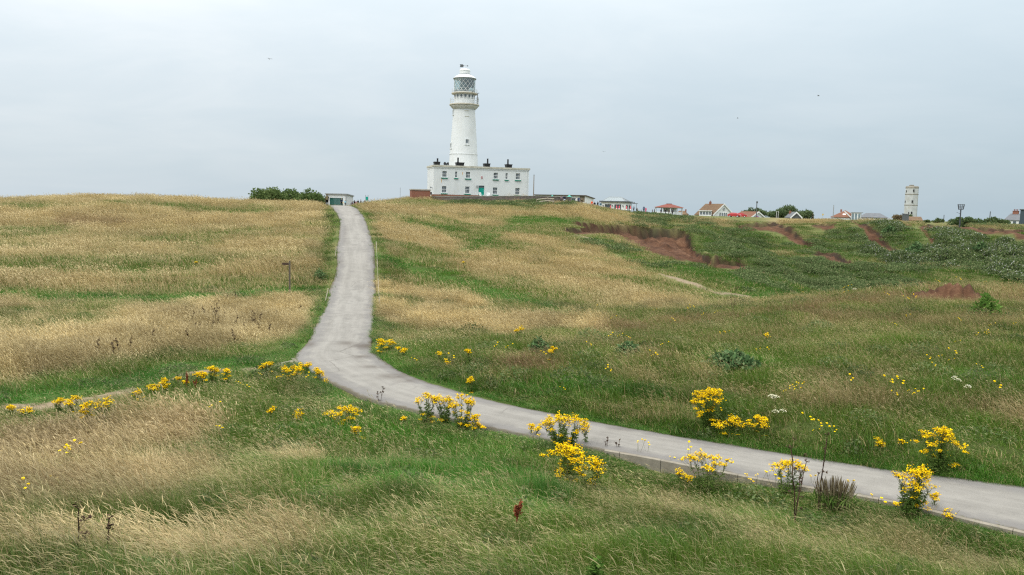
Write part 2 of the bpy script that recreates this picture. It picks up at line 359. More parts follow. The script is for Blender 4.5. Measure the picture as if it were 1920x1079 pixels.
WHITE = [([(1618, 438, 3), (1630, 452, 4)], 0.7), ([(1635, 468, 4), (1660, 482, 6), (1685, 494, 4)], 1.0), ([(1690, 480, 4), (1720, 488, 6)], 0.8), ([(1645, 430, 8), (1700, 432, 10)], 0.5), ([(1745, 428, 4), (1790, 445, 5)], 0.7), ([(1745, 478, 6), (1775, 486, 7)], 0.9),
         ([(1850, 478, 10), (1880, 490, 8)], 1.0), ([(1880, 470, 5), (1925, 482, 10)], 0.9), ([(1875, 510, 8), (1930, 515, 12)], 0.7), ([(1760, 465, 10), (1840, 468, 10)], 0.4)]
SOIL = [([(1062, 431, 5), (1085, 433, 6), (1110, 433, 6)], 1.0), ([(1085, 416, 3), (1110, 422, 6), (1140, 428, 8), (1165, 434, 11), (1200, 445, 17), (1250, 455, 22), (1285, 462, 21), (1302, 468, 14), (1320, 480, 7)], 1.25),
        ([(1325, 486, 5), (1350, 490, 7), (1385, 496, 8), (1412, 504, 6), (1440, 513, 2)], 1.2), ([(1395, 419, 4), (1425, 425, 8), (1460, 428, 12), (1490, 440, 15), (1515, 452, 10)], 1.2), ([(1535, 418, 3), (1555, 420, 5)], 0.9), ([(1600, 416, 3), (1615, 424, 7), (1640, 445, 9), (1675, 470, 7)], 0.8),
        ([(1535, 476, 8), (1575, 488, 9), (1600, 494, 5)], 0.9), ([(1700, 420, 4), (1730, 440, 8), (1745, 460, 8)], 0.65), ([(1735, 424, 3), (1810, 426, 4), (1920, 432, 4)], 0.85), ([(1835, 440, 7), (1880, 446, 11), (1925, 455, 11)], 0.8), ([(1500, 480, 7), (1530, 470, 6)], 0.4),
        ([(1712, 534, 3), (1745, 530, 6), (1790, 528, 8), (1815, 528, 6), (1840, 530, 2)], 1.2)]
def cover(px, py, x, y):
    wob = 7.0 * fbm(px / 46.0, py / 22.0, 3, 5) + 3.0 * fbm(px / 14.0, py / 7.0, 2, 9)
    wobx = 16 * fbm(px / 60.0, py / 28.0, 3, 15)
    k = np.clip((py - 380) / 130, 0.22, 1.6)
    qx, qy = px + wobx * k, py + wob * k
    def tot(S, a=qx, b=qy, hk=1.0):
        s = np.zeros(px.shape)
        for P, v in S:
            s = np.maximum(s, v * band(P, a, b, hk=hk))
        return s
    n = fbm(x / 2.2, y / 2.2, 4, 31)
    far = sstep(30, 80, np.hypot(x, y))
    nf = fbm(x / 7.0 + y / 13.0, y / 4.0, 4, 37)
    nn = n * (1 - far) + nf * far
    tan = np.clip(tot(TAN) * 1.05 + 0.21 * nn + 0.0, 0, 1)
    lush = np.clip(tot(LUSH) + 0.15 * nn - 0.05, 0, 1)
    russ = np.clip(tot(RUSSET) + 0.2 * nn * (tot(RUSSET) > 0.1), 0, 1)
    k2 = 0.35
    scrub = np.clip(tot(SCRUB, px + wobx * k2, py + wob * k2) + 0.3 * nf * sstep(80, 100, np.hypot(x, y)) * (px > 1150), 0, 1)
    ks = 0.30
    sx, sy = px + wobx * ks * 0.8, py + wob * ks
    soil = sstep(0.30, 0.46, tot(SOIL, sx, sy, 1.2) + 0.10 * fbm(x / 1.7, y / 1.7, 3, 77))
    dirt = sstep(0.40, 0.75, tot(DIRT, px + wobx * .4, py + wob * .16, np.where(py > 610, 1.7, 0.6)) + 0.35 * n)
    trod = np.clip(tot(DIRT, px + wobx * .4, py + wob * .16) * 1.6 + tot(TROD), 0, 1)
    white = np.clip(tot(WHITE, sx, sy), 0, 1)
    hill = (py < 640) * (np.hypot(x, y) > 26) * (1 - sstep(1000, 1150, px) * sstep(560, 575, py))
    tan = np.where(hill, np.clip(0.18 + 0.72 * tan + 0.25 * nf, 0, 1), tan)
    tan = tan * (1 - 0.9 * lush)
    soil = soil * (np.hypot(x, y) > 44)
    return dict(tan=tan, lush=lush, russet=russ, scrub=scrub * (np.hypot(x, y) > 75), soil=soil, dirt=dirt, white=white, trod=trod)
# the plateau's far brow hides what lies behind: soil belongs to the far slope only where that is what one sees
CV = cover(PXg, PYg, GX, GY)
BROW = np.hypot(GX, GY)
low = (PYg > 515) & (PXg > 1690)
CV['soil'] = np.where(low & ((BROW < 44) | (BROW > 60)), 0, CV['soil'])
mh = np.interp(PXg, [1700, 1722, 1745, 1780, 1800, 1818, 1836, 1860], [0, 0.20, 0.34, 0.72, 0.70, 0.62, 0.25, 0]) * (1 + 0.6 * fbm(PXg / 7.0, BROW / 1.2, 4, 12))
mound = mh * sstep(47.6, 49.2, BROW + 0.5 * fbm(PXg / 12.0, BROW * 0, 3, 14)) * (1 - sstep(49.6, 58.0, BROW))
CV['soil'] = np.maximum(CV['soil'], (mh > 0.12) * sstep(47.2, 47.9, BROW) * (1 - sstep(49.6, 50.2, BROW)))
hidden = (BROW > 52) & (BROW < 92) & (PXg > 1480)

CV['dirtx'] = np.clip(blur(blur(CV['dirt'], 6, 0), 6, 1) * 2.4, 0, 1)
CV['soilx'] = np.clip(blur(blur(CV['soil'], 8, 0), 5, 1) * 2.2, 0, 1)
# ------------------------------------------------------------------ relief on top
vis = BROW < 420
near = sstep(3, 8, BROW)
amp = np.interp(BROW, [2, 8, 25, 60, 120, 200, 400, 1000], [0.10, 0.14, 0.12, 0.22, 0.5, 0.35, 0.4, 3.0])
wl = np.interp(BROW, [2, 8, 25, 60, 120, 200], [1.6, 2.2, 2.6, 5.0, 9.0, 12.0])
rel = np.zeros_like(ZB)
for (a, b, s, l) in ((0, 40, 1.9, 0.14), (0, 70, 4.5, 0.16), (25, 200, 11.0, 0.40), (60, 450, 27.0, 0.35)):
    wgt = sstep(a - 1, a + 18, BROW) * (1 - sstep(b * 0.7, b, BROW)) if a else (1 - sstep(b * 0.6, b, BROW))
    rel += wgt * l * (1 - 0.5 * (1 - sstep(9, 16, BROW))) * fbm(GX / s, GY / s, 3, int(s * 10))
# slumps and gullies down the face of the bay
bay = sstep(1150, 1330, PXg) * sstep(92, 112, BROW) * (1 - sstep(160, 172, BROW))
gl = fbm(GX / 9.0 + GY / 26.0, GY / 30.0, 4, 301)
rel += bay * (2.6 * gl + 0.8 * fbm(GX / 5.0, GY / 9.0, 3, 305))
CV['scrub'] = np.clip(CV['scrub'] * (1 - bay * np.clip(1.6 * gl, -0.6, 0.9)), 0, 1)
CV['tan'] = np.clip(CV['tan'] + bay * np.clip(gl - 0.05, 0, 1) * 0.35, 0, 1)
stk = fbm(GX / 3.2 + GY / 9.0, GY / 11.0, 4, 311)
CV['scrub'] = np.clip(CV['scrub'] * (1 - bay * np.clip(0.3 + 2.4 * stk, -0.4, 1.0)), 0, 1)
CV['bay'] = sstep(1180, 1320, PXg) * sstep(70, 90, BROW) * (1 - sstep(168, 180, BROW))
CV['tan'] = np.where(CV['bay'] > 0.01, CV['tan'] * (1 - 0.75 * CV['bay'] * sstep(424, 436, PYg)) + 0.55 * CV['bay'] * np.clip(stk - 0.12, 0, 1), CV['tan'])
rel *= sstep(0.2, 3.5, RD)
# bare scars are bites out of the turf, with a lip above them
face = np.zeros_like(ZB)
for i in range(len(AZ)):
    on = (CV['soil'][i] > 0.5) & (BROW[i] > 70)
    j = np.where(on)[0]
    if not len(j): continue
    for seg in np.split(j, np.where(np.diff(j) > 3)[0] + 1):
        face[i, seg[0]:seg[-1] + 1] = np.linspace(0.12, 1.0, seg[-1] - seg[0] + 1)
        face[i, seg] *= min(1.0, len(seg) / 9.0)
face = blur(face, 3, 0)
bite = face * np.interp(PXg, [1000, 1060, 1150, 1300, 1450, 1600, 1900], [0.9, 1.3, 2.1, 2.2, 1.5, 1.6, 1.6])
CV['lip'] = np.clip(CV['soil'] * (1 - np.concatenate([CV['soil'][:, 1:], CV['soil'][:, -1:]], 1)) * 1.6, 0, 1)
rel -= bite * (1 + 0.5 * fbm(GX / 1.6, GY / 3.0, 3, 88))
rel += mound * 0.95
Z = ZB + rel
# tufty surface, grass hummocks beside the road and the bed of the road itself
k = 1 - sstep(0.0, 1.6, RD)
Z = Z * (1 - k) + (RZ) * k
Z += np.exp(-((RD - 1.1) / 0.7) ** 2) * (RD > 0) * 0.10 * (RSIDE > 0) * sstep(5, 12, BROW) * (BROW < 45)
# ground drops away below the kerb on the near side
kst = (RST > 8) & (RST < 100)
drop = np.where((RSIDE < 0) & (RD > -0.35), np.exp(-np.maximum(RD - 0.6, 0) / 2.2), 0) * 0.19 * (0.08 + 0.92 * sstep(28, 54, RST)) * (1 - sstep(60, 76, RST)) 
drop = drop + np.where((RSIDE < 0) & (RD > -0.35), np.exp(-np.maximum(RD - 0.12, 0) / 1.5), 0) * 0.03
Z -= np.where((RD < 30) & (BROW < 24), drop, 0)
Z -= np.where(RD <= 0.02, 0.07, 0)
ZS = Z.copy()                       # the top of the sward; the soil lies below it
Z = Z - np.interp(BROW, [2, 40, 100, 190, 260], [0.30, 0.30, 0.34, 0.34, 0.0]) * (0.8 + 0.8 * CV['tan']) * sstep(0.05, 1.3, RD) * (1 - CV['soil']) * (1 - 0.5 * CV['lush']) * (1 - 0.8 * CV['trod'])

def ground_z(x, y):
    return float(grid_lookup(Z, np.array([x]), np.array([y]))[0])
def on_ground(px, py):
    p = ground_px(px, py, ZS); return Vector(p)
def at_range(px, r, py=392.0):
    """Ground point at range r in the direction of picture column px."""
    a = float(azim(px, py)[0]); x, y = r * math.sin(a), r * math.cos(a)
    return Vector((x, y, ground_z(x, y)))

# ------------------------------------------------------------------ mesh helpers
def new_mesh(name, verts, faces, mats=(), mat_idx=None, smooth=False):
    me = bpy.data.meshes.new(name)
    me.from_pydata([tuple(v) for v in verts], [], faces)
    for m in mats: me.materials.append(m)
    if mat_idx is not None: me.polygons.foreach_set('material_index', mat_idx)
    if smooth: me.polygons.foreach_set('use_smooth', [True] * len(me.polygons))
    me.update()
    return me
def grid_mesh(name, V, nx, ny, smooth=True):
    """Quads over an (nx, ny) array of points V (n, 3)."""
    i, j = np.meshgrid(np.arange(nx - 1), np.arange(ny - 1), indexing='ij')
    a = (i * ny + j).ravel()
    q = np.stack([a, a + 1, a + ny + 1, a + ny], 1)      # anticlockwise seen from above for az left to right
    q = q[:, ::-1]
    me = bpy.data.meshes.new(name)
    me.vertices.add(len(V)); me.vertices.foreach_set('co', V.astype(np.float32).ravel())
    me.loops.add(q.size); me.loops.foreach_set('vertex_index', q.astype(np.int32).ravel())
    me.polygons.add(len(q)); me.polygons.foreach_set('loop_start', np.arange(0, q.size, 4, dtype=np.int32))
    me.polygons.foreach_set('use_smooth', np.ones(len(q), bool) if smooth else np.zeros(len(q), bool))
    me.update(calc_edges=True); me.validate()
    return me
def tag(o, label=None, cat=None, group=None, kind=None):
    if label: o['label'] = label
    if cat: o['category'] = cat
    if group: o['group'] = group
    if kind: o['kind'] = kind
    return o
def link(name, data, parent=None, loc=None, rot=None):
    o = bpy.data.objects.new(name, data); COL.objects.link(o)
    if parent is not None: o.parent = parent
    if loc is not None: o.location = loc
    if rot is not None: o.rotation_euler = rot
    return o
def structure(name, me, **kw):
    return tag(link(name, me), kind='structure', **kw)
def put_attr(me, name, arr):
    a = me.attributes.new(name, 'FLOAT', 'POINT'); a.data.foreach_set('value', np.ascontiguousarray(arr, np.float32).ravel())
def attr(N, name, kind='GEOMETRY'):
    nd = N('ShaderNodeAttribute', attribute_name=name, attribute_type=kind)
    return nd.outputs['Fac']
def material(name):
    m = bpy.data.materials.new(name); m.use_nodes = True
    m.node_tree.nodes.clear()
    N = NT(m.node_tree)
    out = N('ShaderNodeOutputMaterial')
    return m, N, out
def principled(N, out, col, rough=0.9, spec=0.2, **ins):
    b = N('ShaderNodeBsdfPrincipled')
    N.set(b.inputs['Base Color'], col if not (isinstance(col, tuple) and len(col) == 3) else col + (1,))
    N.set(b.inputs['Roughness'], rough); N.set(b.inputs['Specular IOR Level'], spec)
    for k, v in ins.items(): N.set(b.inputs[k.replace('_', ' ')], v)
    N.l.new(b.outputs[0], out.inputs[0])
    return b

# ------------------------------------------------------------------ ground sheet
mg, N, out = material('turf_and_soil')
pos = N('ShaderNodeNewGeometry').outputs['Position']
nz1 = N.noise(0.9, 6, 0.6, pos); nz2 = N.noise(6.0, 5, 0.65, pos); nz3 = N.noise(0.16, 4, 0.55, pos)
green = N.ramp(N.math('MULTIPLY_ADD', nz2, 0.5, N.math('MULTIPLY', nz1, 0.5)), [(0.3, (0.045, 0.062, 0.018)), (0.55, (0.085, 0.115, 0.033)), (0.75, (0.14, 0.16, 0.055))])
lushc = N.ramp(nz2, [(0.3, (0.035, 0.075, 0.014)), (0.7, (0.075, 0.145, 0.028))])
tanc = N.ramp(N.math('MULTIPLY_ADD', nz2, 0.6, N.math('MULTIPLY', nz3, 0.4)), [(0.3, (0.20, 0.155, 0.075)), (0.7, (0.34, 0.265, 0.14))])
russc = N.ramp(nz2, [(0.3, (0.10, 0.07, 0.035)), (0.7, (0.19, 0.13, 0.07))])
scrubc = N.ramp(nz2, [(0.3, (0.025, 0.045, 0.016)), (0.7, (0.06, 0.09, 0.032))])
soilc = N.ramp(N.math('MULTIPLY_ADD', N.noise(0.45, 8, 0.72, pos), 0.75, N.math('MULTIPLY', N.noise(5.0, 4, 0.6, pos), 0.25)), [(0.34, (0.028, 0.015, 0.009)), (0.45, (0.065, 0.032, 0.019)), (0.56, (0.107, 0.055, 0.032)), (0.70, (0.189, 0.113, 0.072))])
dirtc = N.ramp(nz2, [(0.3, (0.17, 0.13, 0.085)), (0.7, (0.30, 0.24, 0.17))])
c = N.mix(attr(N, 'tan'), green, tanc)
c = N.mix(attr(N, 'russet'), c, russc)
c = N.mix(attr(N, 'lush'), c, lushc)
c = N.mix(attr(N, 'scrub'), c, scrubc)
c = N.mix(attr(N, 'dirt'), c, dirtc)
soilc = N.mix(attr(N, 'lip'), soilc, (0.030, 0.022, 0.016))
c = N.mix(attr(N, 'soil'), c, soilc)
bmp = N('ShaderNodeBump', ins={'Strength': 0.8, 'Distance': 0.15, 'Height': N.math('MULTIPLY_ADD', nz2, 0.6, N.noise(2.0, 8, 0.65, pos))})
b = principled(N, out, c, 0.95, 0.1); N.set(b.inputs['Normal'], bmp.outputs[0])

V = np.stack([GX, GY, Z], -1).reshape(-1, 3)
me = grid_mesh('ground', V, len(AZ), len(LR))
soil_in = CV['soil']
up1 = np.concatenate([soil_in[:, :1], soil_in[:, :-1]], 1)
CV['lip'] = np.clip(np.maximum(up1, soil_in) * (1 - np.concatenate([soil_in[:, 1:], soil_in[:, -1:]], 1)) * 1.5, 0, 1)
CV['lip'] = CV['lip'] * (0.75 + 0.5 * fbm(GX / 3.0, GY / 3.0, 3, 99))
for k_, v_ in CV.items():
    if k_ == 'soil': v_ = np.maximum(soil_in, up1)
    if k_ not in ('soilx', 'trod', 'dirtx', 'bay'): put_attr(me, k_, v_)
me.materials.append(mg)
ground = structure('ground', me)
# the rest of the headland, behind the camera, so that the land closes
back = []
th = np.linspace(math.pi / 2, 3 * math.pi / 2, 40); rr = np.exp(np.linspace(math.log(1.6), math.log(4200), 40))
zl = grid_lookup(Z, rr * 0.99999, rr * 0 + 1e-4); zr = grid_lookup(Z, -rr * 0.99999, rr * 0 + 1e-4)
tt = (th - th[0]) / (th[-1] - th[0])
bz = zl[None, :] * (1 - tt[:, None]) + zr[None, :] * tt[:, None]
V = np.stack([np.sin(th)[:, None] * rr[None], np.cos(th)[:, None] * rr[None], bz], -1).reshape(-1, 3)
me = grid_mesh('headland', V, len(th), len(rr))
me.materials.append(mg)
structure('headland_ground', me)
# ground right under the feet
nA = 24
V = [(0, 0, -1.72)] + [(1.6 * math.sin(2 * math.pi * k_ / nA), 1.6 * math.cos(2 * math.pi * k_ / nA), ground_z(1.6 * math.sin(2 * math.pi * k_ / nA), abs(1.6 * math.cos(2 * math.pi * k_ / nA)))) for k_ in range(nA)]
structure('viewpoint_ground', new_mesh('viewpoint', V, [(0, 1 + (k_ + 1) % nA, 1 + k_) for k_ in range(nA)], [mg]))

# ------------------------------------------------------------------ road sheet
mr, N, out = material('worn_asphalt')
pos = N('ShaderNodeNewGeometry').outputs['Position']
uu = attr(N, 'across'); edge = attr(N, 'edge')
g1 = N.noise(38.0, 3, 0.7, pos); g2 = N.noise(2.0, 6, 0.6, pos); g3 = N.noise(0.35, 4, 0.55, pos)
spk = N('ShaderNodeTexVoronoi', feature='F1', ins={'Scale': 55.0, 'Vector': pos})
v = N.math('MULTIPLY_ADD', g1, 0.30, N.math('MULTIPLY_ADD', g2, 0.36, N.math('MULTIPLY', g3, 0.34)))
col = N.ramp(v, [(0.32, (0.124, 0.118, 0.108)), (0.5, (0.180, 0.172, 0.158)), (0.68, (0.244, 0.235, 0.217))])
col = N.mix(N.math('MULTIPLY', N.ramp(spk.outputs['Distance'], [(0.1, 1.0), (0.4, 0.0)]), 0.25), col, (0.16, 0.15, 0.14))
lng = attr(N, 'along')
sv = N('ShaderNodeCombineXYZ', ins={0: N.math('MULTIPLY', lng, 0.22), 1: N.math('MULTIPLY', uu, 7.0), 2: 0.0})
streak = N.ramp(N.noise(1.0, 6, 0.65, sv.outputs[0]), [(0.42, 0.0), (0.62, 1.0)])
col = N.mix(N.math('MULTIPLY', streak, 0.45), col, (0.27, 0.26, 0.24))
ck = N('ShaderNodeTexVoronoi', feature='DISTANCE_TO_EDGE', ins={'Scale': 0.42, 'Vector': N.mix(0.16, pos, N('ShaderNodeTexNoise', ins={'Scale': 1.3, 'Detail': 5.0, 'Vector': pos}).outputs[1], 'ADD')})
crack = N.math('MULTIPLY', N.ramp(ck.outputs['Distance'], [(0.0, 1.0), (0.012, 0.0)]), N.ramp(N.noise(0.23, 3, 0.5, pos), [(0.53, 0.0), (0.60, 1.0)]))
col = N.mix(N.math('MULTIPLY', crack, 0.65), col, (0.07, 0.065, 0.055))
grit = N.ramp(N.noise(90.0, 2, 0.6, pos), [(0.35, 0.0), (0.75, 1.0)])
col = N.mix(N.math('MULTIPLY', grit, 0.30), col, (0.33, 0.32, 0.30))
# loose grit and dark worn strips towards the edges
wear = N.ramp(N.math('ADD', N.math('MULTIPLY', edge, 0.8), N.math('MULTIPLY', N.noise(1.2, 7, 0.65, pos), 0.75)), [(0.80, 0.0), (0.98, 1.0)])
col = N.mix(N.math('MULTIPLY', wear, 0.6), col, (0.135, 0.13, 0.13))
patch = N.ramp(N.noise(0.55, 5, 0.6, pos, dist=1.2), [(0.60, 0.0), (0.66, 1.0)])
col = N.mix(N.math('MULTIPLY', patch, 0.6), col, (0.15, 0.143, 0.135))
col = N.mix(N.math('MULTIPLY', attr(N, 'damp'), N.ramp(N.noise(1.6, 5, 0.6, pos), [(0.26, 0.0), (0.48, 1.0)])), col, (0.088, 0.075, 0.064))
# mud and moss along the verge
verge = N.ramp(N.math('ADD', edge, N.math('MULTIPLY_ADD', N.noise(3.2, 5, 0.65, pos), 0.4, -0.2)), [(0.90, 0.0), (0.985, 1.0)])
col = N.mix(N.math('MULTIPLY', verge, 0.8), col, (0.115, 0.10, 0.07))
bmp = N('ShaderNodeBump', ins={'Strength': 0.5, 'Distance': 0.02, 'Height': N.math('MULTIPLY_ADD', g2, 0.5, g1)})
b = principled(N, out, col, 0.88, 0.25); N.set(b.inputs['Normal'], bmp.outputs[0])
nac = 13
f = np.linspace(0, 1, nac)
wj = 0.09 * fbm(np.arange(NRD) / 4.0, np.zeros(NRD), 4, 3); wk = 0.09 * fbm(np.arange(NRD) / 4.0, np.zeros(NRD) + 9, 4, 4)
P = RL[:, None, :] * (1 - f)[None, :, None] + RRt[:, None, :] * f[None, :, None]
nrm = (RRt - RL)[:, :2]; nrm = nrm / np.linalg.norm(nrm, axis=1)[:, None]
P[:, :, :2] += nrm[:, None, :] * (np.where(f < 0.5, 0, 0)[None, :, None])
P[:, 0, :2] += nrm * wj[:, None] * (np.arange(NRD) > 110)[:, None]; P[:, -1, :2] += nrm * wk[:, None]
camber = 0.035 * (1 - (2 * f - 1) ** 2)
P[:, :, 2] = rz[:, None] + camber[None, :] + 0.006
vv = P.reshape(-1, 3)
acr = np.tile(f, NRD); edg = np.abs(acr * 2 - 1)
damp = np.zeros((NRD, nac))
ppx, ppy = project(P[:, :, 0], P[:, :, 1], P[:, :, 2])
for (x0, y0, sx, sy, a) in ((688, 649, 34, 6, 1.0), (650, 644, 16, 4, 0.8), (676, 669, 18, 3, 0.8), (700, 688, 26, 3, 0.7), (740, 706, 34, 5, 0.8), (765, 714, 22, 3, 0.8), (580, 646, 10, 5, 0.8), (632, 490, 8, 6, 0.6), (648, 445, 4, 22, 0.4), (1170, 805, 50, 5, 0.3), (670, 403, 5, 1.2, 0.8)):
    damp = np.maximum(damp, a * np.exp(-((ppx - x0) / sx) ** 2 - ((ppy - y0) / sy) ** 2))
n0 = len(vv)
skirtL = P[:, 0].copy(); skirtL[:, 2] -= 0.12; skirtR = P[:, -1].copy(); skirtR[:, 2] -= 0.12
vv = np.concatenate([skirtL[:, None], P, skirtR[:, None]], 1).reshape(-1, 3)
acr = np.tile(np.concatenate([[0], f, [1]]), NRD)
dmp = np.concatenate([damp[:, :1], damp, damp[:, -1:]], 1).ravel()
me = grid_mesh('road', vv, NRD, nac + 2)
put_attr(me, 'across', acr); put_attr(me, 'edge', np.abs(acr * 2 - 1)); put_attr(me, 'damp', dmp)
put_attr(me, 'along', np.repeat(np.concatenate([[0], np.cumsum(np.hypot(*np.diff(RC[:, :2], axis=0).T))]), nac + 2))
me.materials.append(mr)
# make sure it faces up
if sum(p.normal.z for p in list(me.polygons)[::50]) < 0: me.flip_normals()
structure('road', me)
if ground.data.polygons[5000].normal.z < 0: print('GROUND FLIPPED')
# ------------------------------------------------------------------ grass: tufts scattered over the land
rng = np.random.default_rng(7)
def ribbon(base, tip_h, lean, side_w, curve, nseg, taper, rg, w_profile=None):
    """Vertices of n bent ribbons. base (n,2), tip_h (n,), lean (n,2) horizontal throw of the tip, side_w (n,)."""
    n = len(tip_h)
    t = np.linspace(0, 1, nseg + 1)
    up = (t[None, :] - 0.22 * curve[:, None] * t[None, :] ** 3)
    out = t[None, :] ** (1.0 + curve[:, None])
    c = np.zeros((n, nseg + 1, 3))
    c[:, :, 0] = base[:, 0:1] + lean[:, 0:1] * out
    c[:, :, 1] = base[:, 1:2] + lean[:, 1:2] * out
    c[:, :, 2] = tip_h[:, None] * up
    ang = rg.uniform(0, math.pi, n)
    sd = np.stack([np.cos(ang), np.sin(ang), 0 * ang], 1)
    prof = (1 - t ** 1.6 * taper) if w_profile is None else w_profile(t)
    off = sd[:, None, :] * (side_w[:, None] * prof[None, :])[:, :, None] / 2
    return c, np.stack([c - off, c + off], 2)          # n, seg+1, 2, 3
class Tuft:
    def __init__(self): self.v = []; self.f = []; self.part = []; self.rnd = []; self.n = 0
    def add(self, rb, part, rnd):
        n, s, _, _ = rb.shape
        self.v.append(rb.reshape(-1, 3))
        b = self.n + np.arange(n)[:, None] * (s * 2) + np.arange(s - 1)[None, :] * 2
        b = b.ravel()
        self.f.append(np.stack([b, b + 1, b + 3, b + 2], 1))
        self.part.append(np.full(n * s * 2, part)); self.rnd.append(np.repeat(rnd, s * 2))
        self.n += n * s * 2
    def mesh(self, name, mat):
        V = np.concatenate(self.v); F = np.concatenate(self.f)
        me = bpy.data.meshes.new(name)
        me.vertices.add(len(V)); me.vertices.foreach_set('co', V.astype(np.float32).ravel())
        me.loops.add(F.size); me.loops.foreach_set('vertex_index', F.astype(np.int32).ravel())
        me.polygons.add(len(F)); me.polygons.foreach_set('loop_start', np.arange(0, F.size, 4, dtype=np.int32))
        me.update(calc_edges=True)
        put_attr(me, 'part', np.concatenate(self.part)); put_attr(me, 'rnd', np.concatenate(self.rnd))
        me.materials.append(mat)
        return me
WIND = np.array([-0.93, -0.30])
def disc(rg, n, R_):
    a = rg.uniform(0, 2 * math.pi, n); r = R_ * np.sqrt(rg.uniform(0, 1, n))
    return np.stack([r * np.cos(a), r * np.sin(a)], 1)
def blades(T, rg, n, R_, h0, h1, w, wind, spread, part=0.0, nseg=3):
    h = rg.uniform(h0, h1, n)
    lean = WIND[None] * (wind * h * rg.uniform(0.6, 1.3, n))[:, None] + rg.normal(0, spread, (n, 2)) * h[:, None]
    c, rb = ribbon(disc(rg, n, R_), h, lean, w * rg.uniform(0.7, 1.3, n), rg.uniform(0.5, 1.4, n), nseg, 0.92, rg)
    T.add(rb, part, rg.uniform(0, 1, n))
def stalks(T, rg, n, R_, h0, h1, w, wind, spread, headlen, headw):
    h = rg.uniform(h0, h1, n)
    lean = WIND[None] * (wind * h * rg.uniform(0.7, 1.25, n))[:, None] + rg.normal(0, spread, (n, 2)) * h[:, None]
    base = disc(rg, n, R_); cur = rg.uniform(0.3, 0.9, n)
    rn = rg.uniform(0, 1, n)
    c, rb = ribbon(base, h, lean, w * np.ones(n), cur, 3, 0.3, rg)
    T.add(rb, 0.5, rn)
    # seed head: carries on from the tip and nods downwind
    tip = c[:, -1]; d = c[:, -1] - c[:, -2]; d /= np.linalg.norm(d, axis=1)[:, None]
    L = headlen * rg.uniform(0.7, 1.3, n)
    t = np.linspace(0, 1, 5)
    nod = rg.uniform(0.1, 0.8, n)
    hc = tip[:, None, :] + d[:, None, :] * (L[:, None] * t[None])[:, :, None]
    hc[:, :, 0] += WIND[0] * (L * nod)[:, None] * t[None] ** 2 * 0.6
    hc[:, :, 2] -= (L * nod)[:, None] * t[None] ** 2 * 0.75
    prof = np.array([0.25, 0.9, 1.0, 0.6, 0.05])
    for q in range(2):
        ang = rg.uniform(0, math.pi, n) if q == 0 else ang + math.pi / 2
        sd = np.stack([np.cos(ang), np.sin(ang), 0 * ang], 1)
        off = sd[:, None, :] * (headw * prof)[None, :, None] / 2
        T.add(np.stack([hc - off, hc + off], 2), 1.0, rn)
def leaves(T, rg, n, R_, H, size, part=0.0):
    """A mound of small leaves."""
    u = rg.uniform(0, 1, n); a = rg.uniform(0, 2 * math.pi, n); r = R_ * np.sqrt(u)
    z = H * np.sqrt(np.maximum(0, 1 - (r / R_) ** 2)) * rg.uniform(0.35, 1.05, n) + 0.02
    cpt = np.stack([r * np.cos(a), r * np.sin(a), z], 1)
    d = rg.normal(0, 1, (n, 3)); d[:, 2] = np.abs(d[:, 2]) * 0.5 + 0.1; d /= np.linalg.norm(d, axis=1)[:, None]
    s = np.cross(d, rg.normal(0, 1, (n, 3))); s /= np.linalg.norm(s, axis=1)[:, None]
    L = size * rg.uniform(0.6, 1.4, n)
    t = np.array([0, 0.5, 1.0]); pr = np.array([0.35, 1.0, 0.1])
    c = cpt[:, None, :] + d[:, None, :] * (L[:, None] * t[None])[:, :, None]
    off = s[:, None, :] * (L[:, None] * pr[None] * 0.32)[:, :, None]
    T.add(np.stack([c - off, c + off], 2), part, rg.uniform(0, 1, n))

# one material for all grasses: the share of straw-coloured blades is the tuft's own tint
mgrass, N, out = material('grass_blades')
part = attr(N, 'part'); rnd = attr(N, 'rnd'); tint = attr(N, 'tint', 'INSTANCER'); val = attr(N, 'val', 'INSTANCER'); blue = attr(N, 'blue', 'INSTANCER'); russ = attr(N, 'russ', 'INSTANCER')
gcol = N.ramp(N.math('FRACT', N.math('MULTIPLY', rnd, 7.31)), [(0.0, (0.059, 0.121, 0.012)), (0.45, (0.098, 0.179, 0.019)), (0.8, (0.143, 0.227, 0.035)), (1.0, (0.195, 0.259, 0.057))])
gcol = N.mix(blue, gcol, N.ramp(N.math('FRACT', N.math('MULTIPLY', rnd, 5.17)), [(0.0, (0.036, 0.130, 0.010)), (0.6, (0.063, 0.200, 0.015)), (1.0, (0.099, 0.251, 0.038))]))
scol = N.ramp(N.math('FRACT', N.math('MULTIPLY', rnd, 11.7)), [(0.0, (0.367, 0.286, 0.134)), (0.5, (0.558, 0.443, 0.221)), (1.0, (0.711, 0.585, 0.329))])
scol = N.mix(russ, scol, N.ramp(N.math('FRACT', N.math('MULTIPLY', rnd, 3.7)), [(0.0, (0.17, 0.095, 0.045)), (0.6, (0.27, 0.165, 0.085)), (1.0, (0.36, 0.25, 0.14))]))
hcol = N.ramp(N.math('FRACT', N.math('MULTIPLY', rnd, 3.3)), [(0.0, (0.386, 0.303, 0.150)), (0.5, (0.544, 0.445, 0.234)), (1.0, (0.703, 0.593, 0.342))])
hcol = N.mix(N.math('MULTIPLY', russ, 0.8), hcol, (0.25, 0.155, 0.09))
isdry = N.math('LESS_THAN', rnd, tint)
c = N.mix(isdry, gcol, scol)
c = N.mix(N.math('MULTIPLY', N.math('GREATER_THAN', part, 0.3), N.math('MULTIPLY', tint, 1.2, clamp=True)), c, scol)
hcol = N.mix(N.math('MULTIPLY', tint, 1.6, clamp=True), N.mix(0.5, (0.22, 0.25, 0.10), hcol), hcol)
c = N.mix(N.math('GREATER_THAN', part, 0.8), c, hcol)
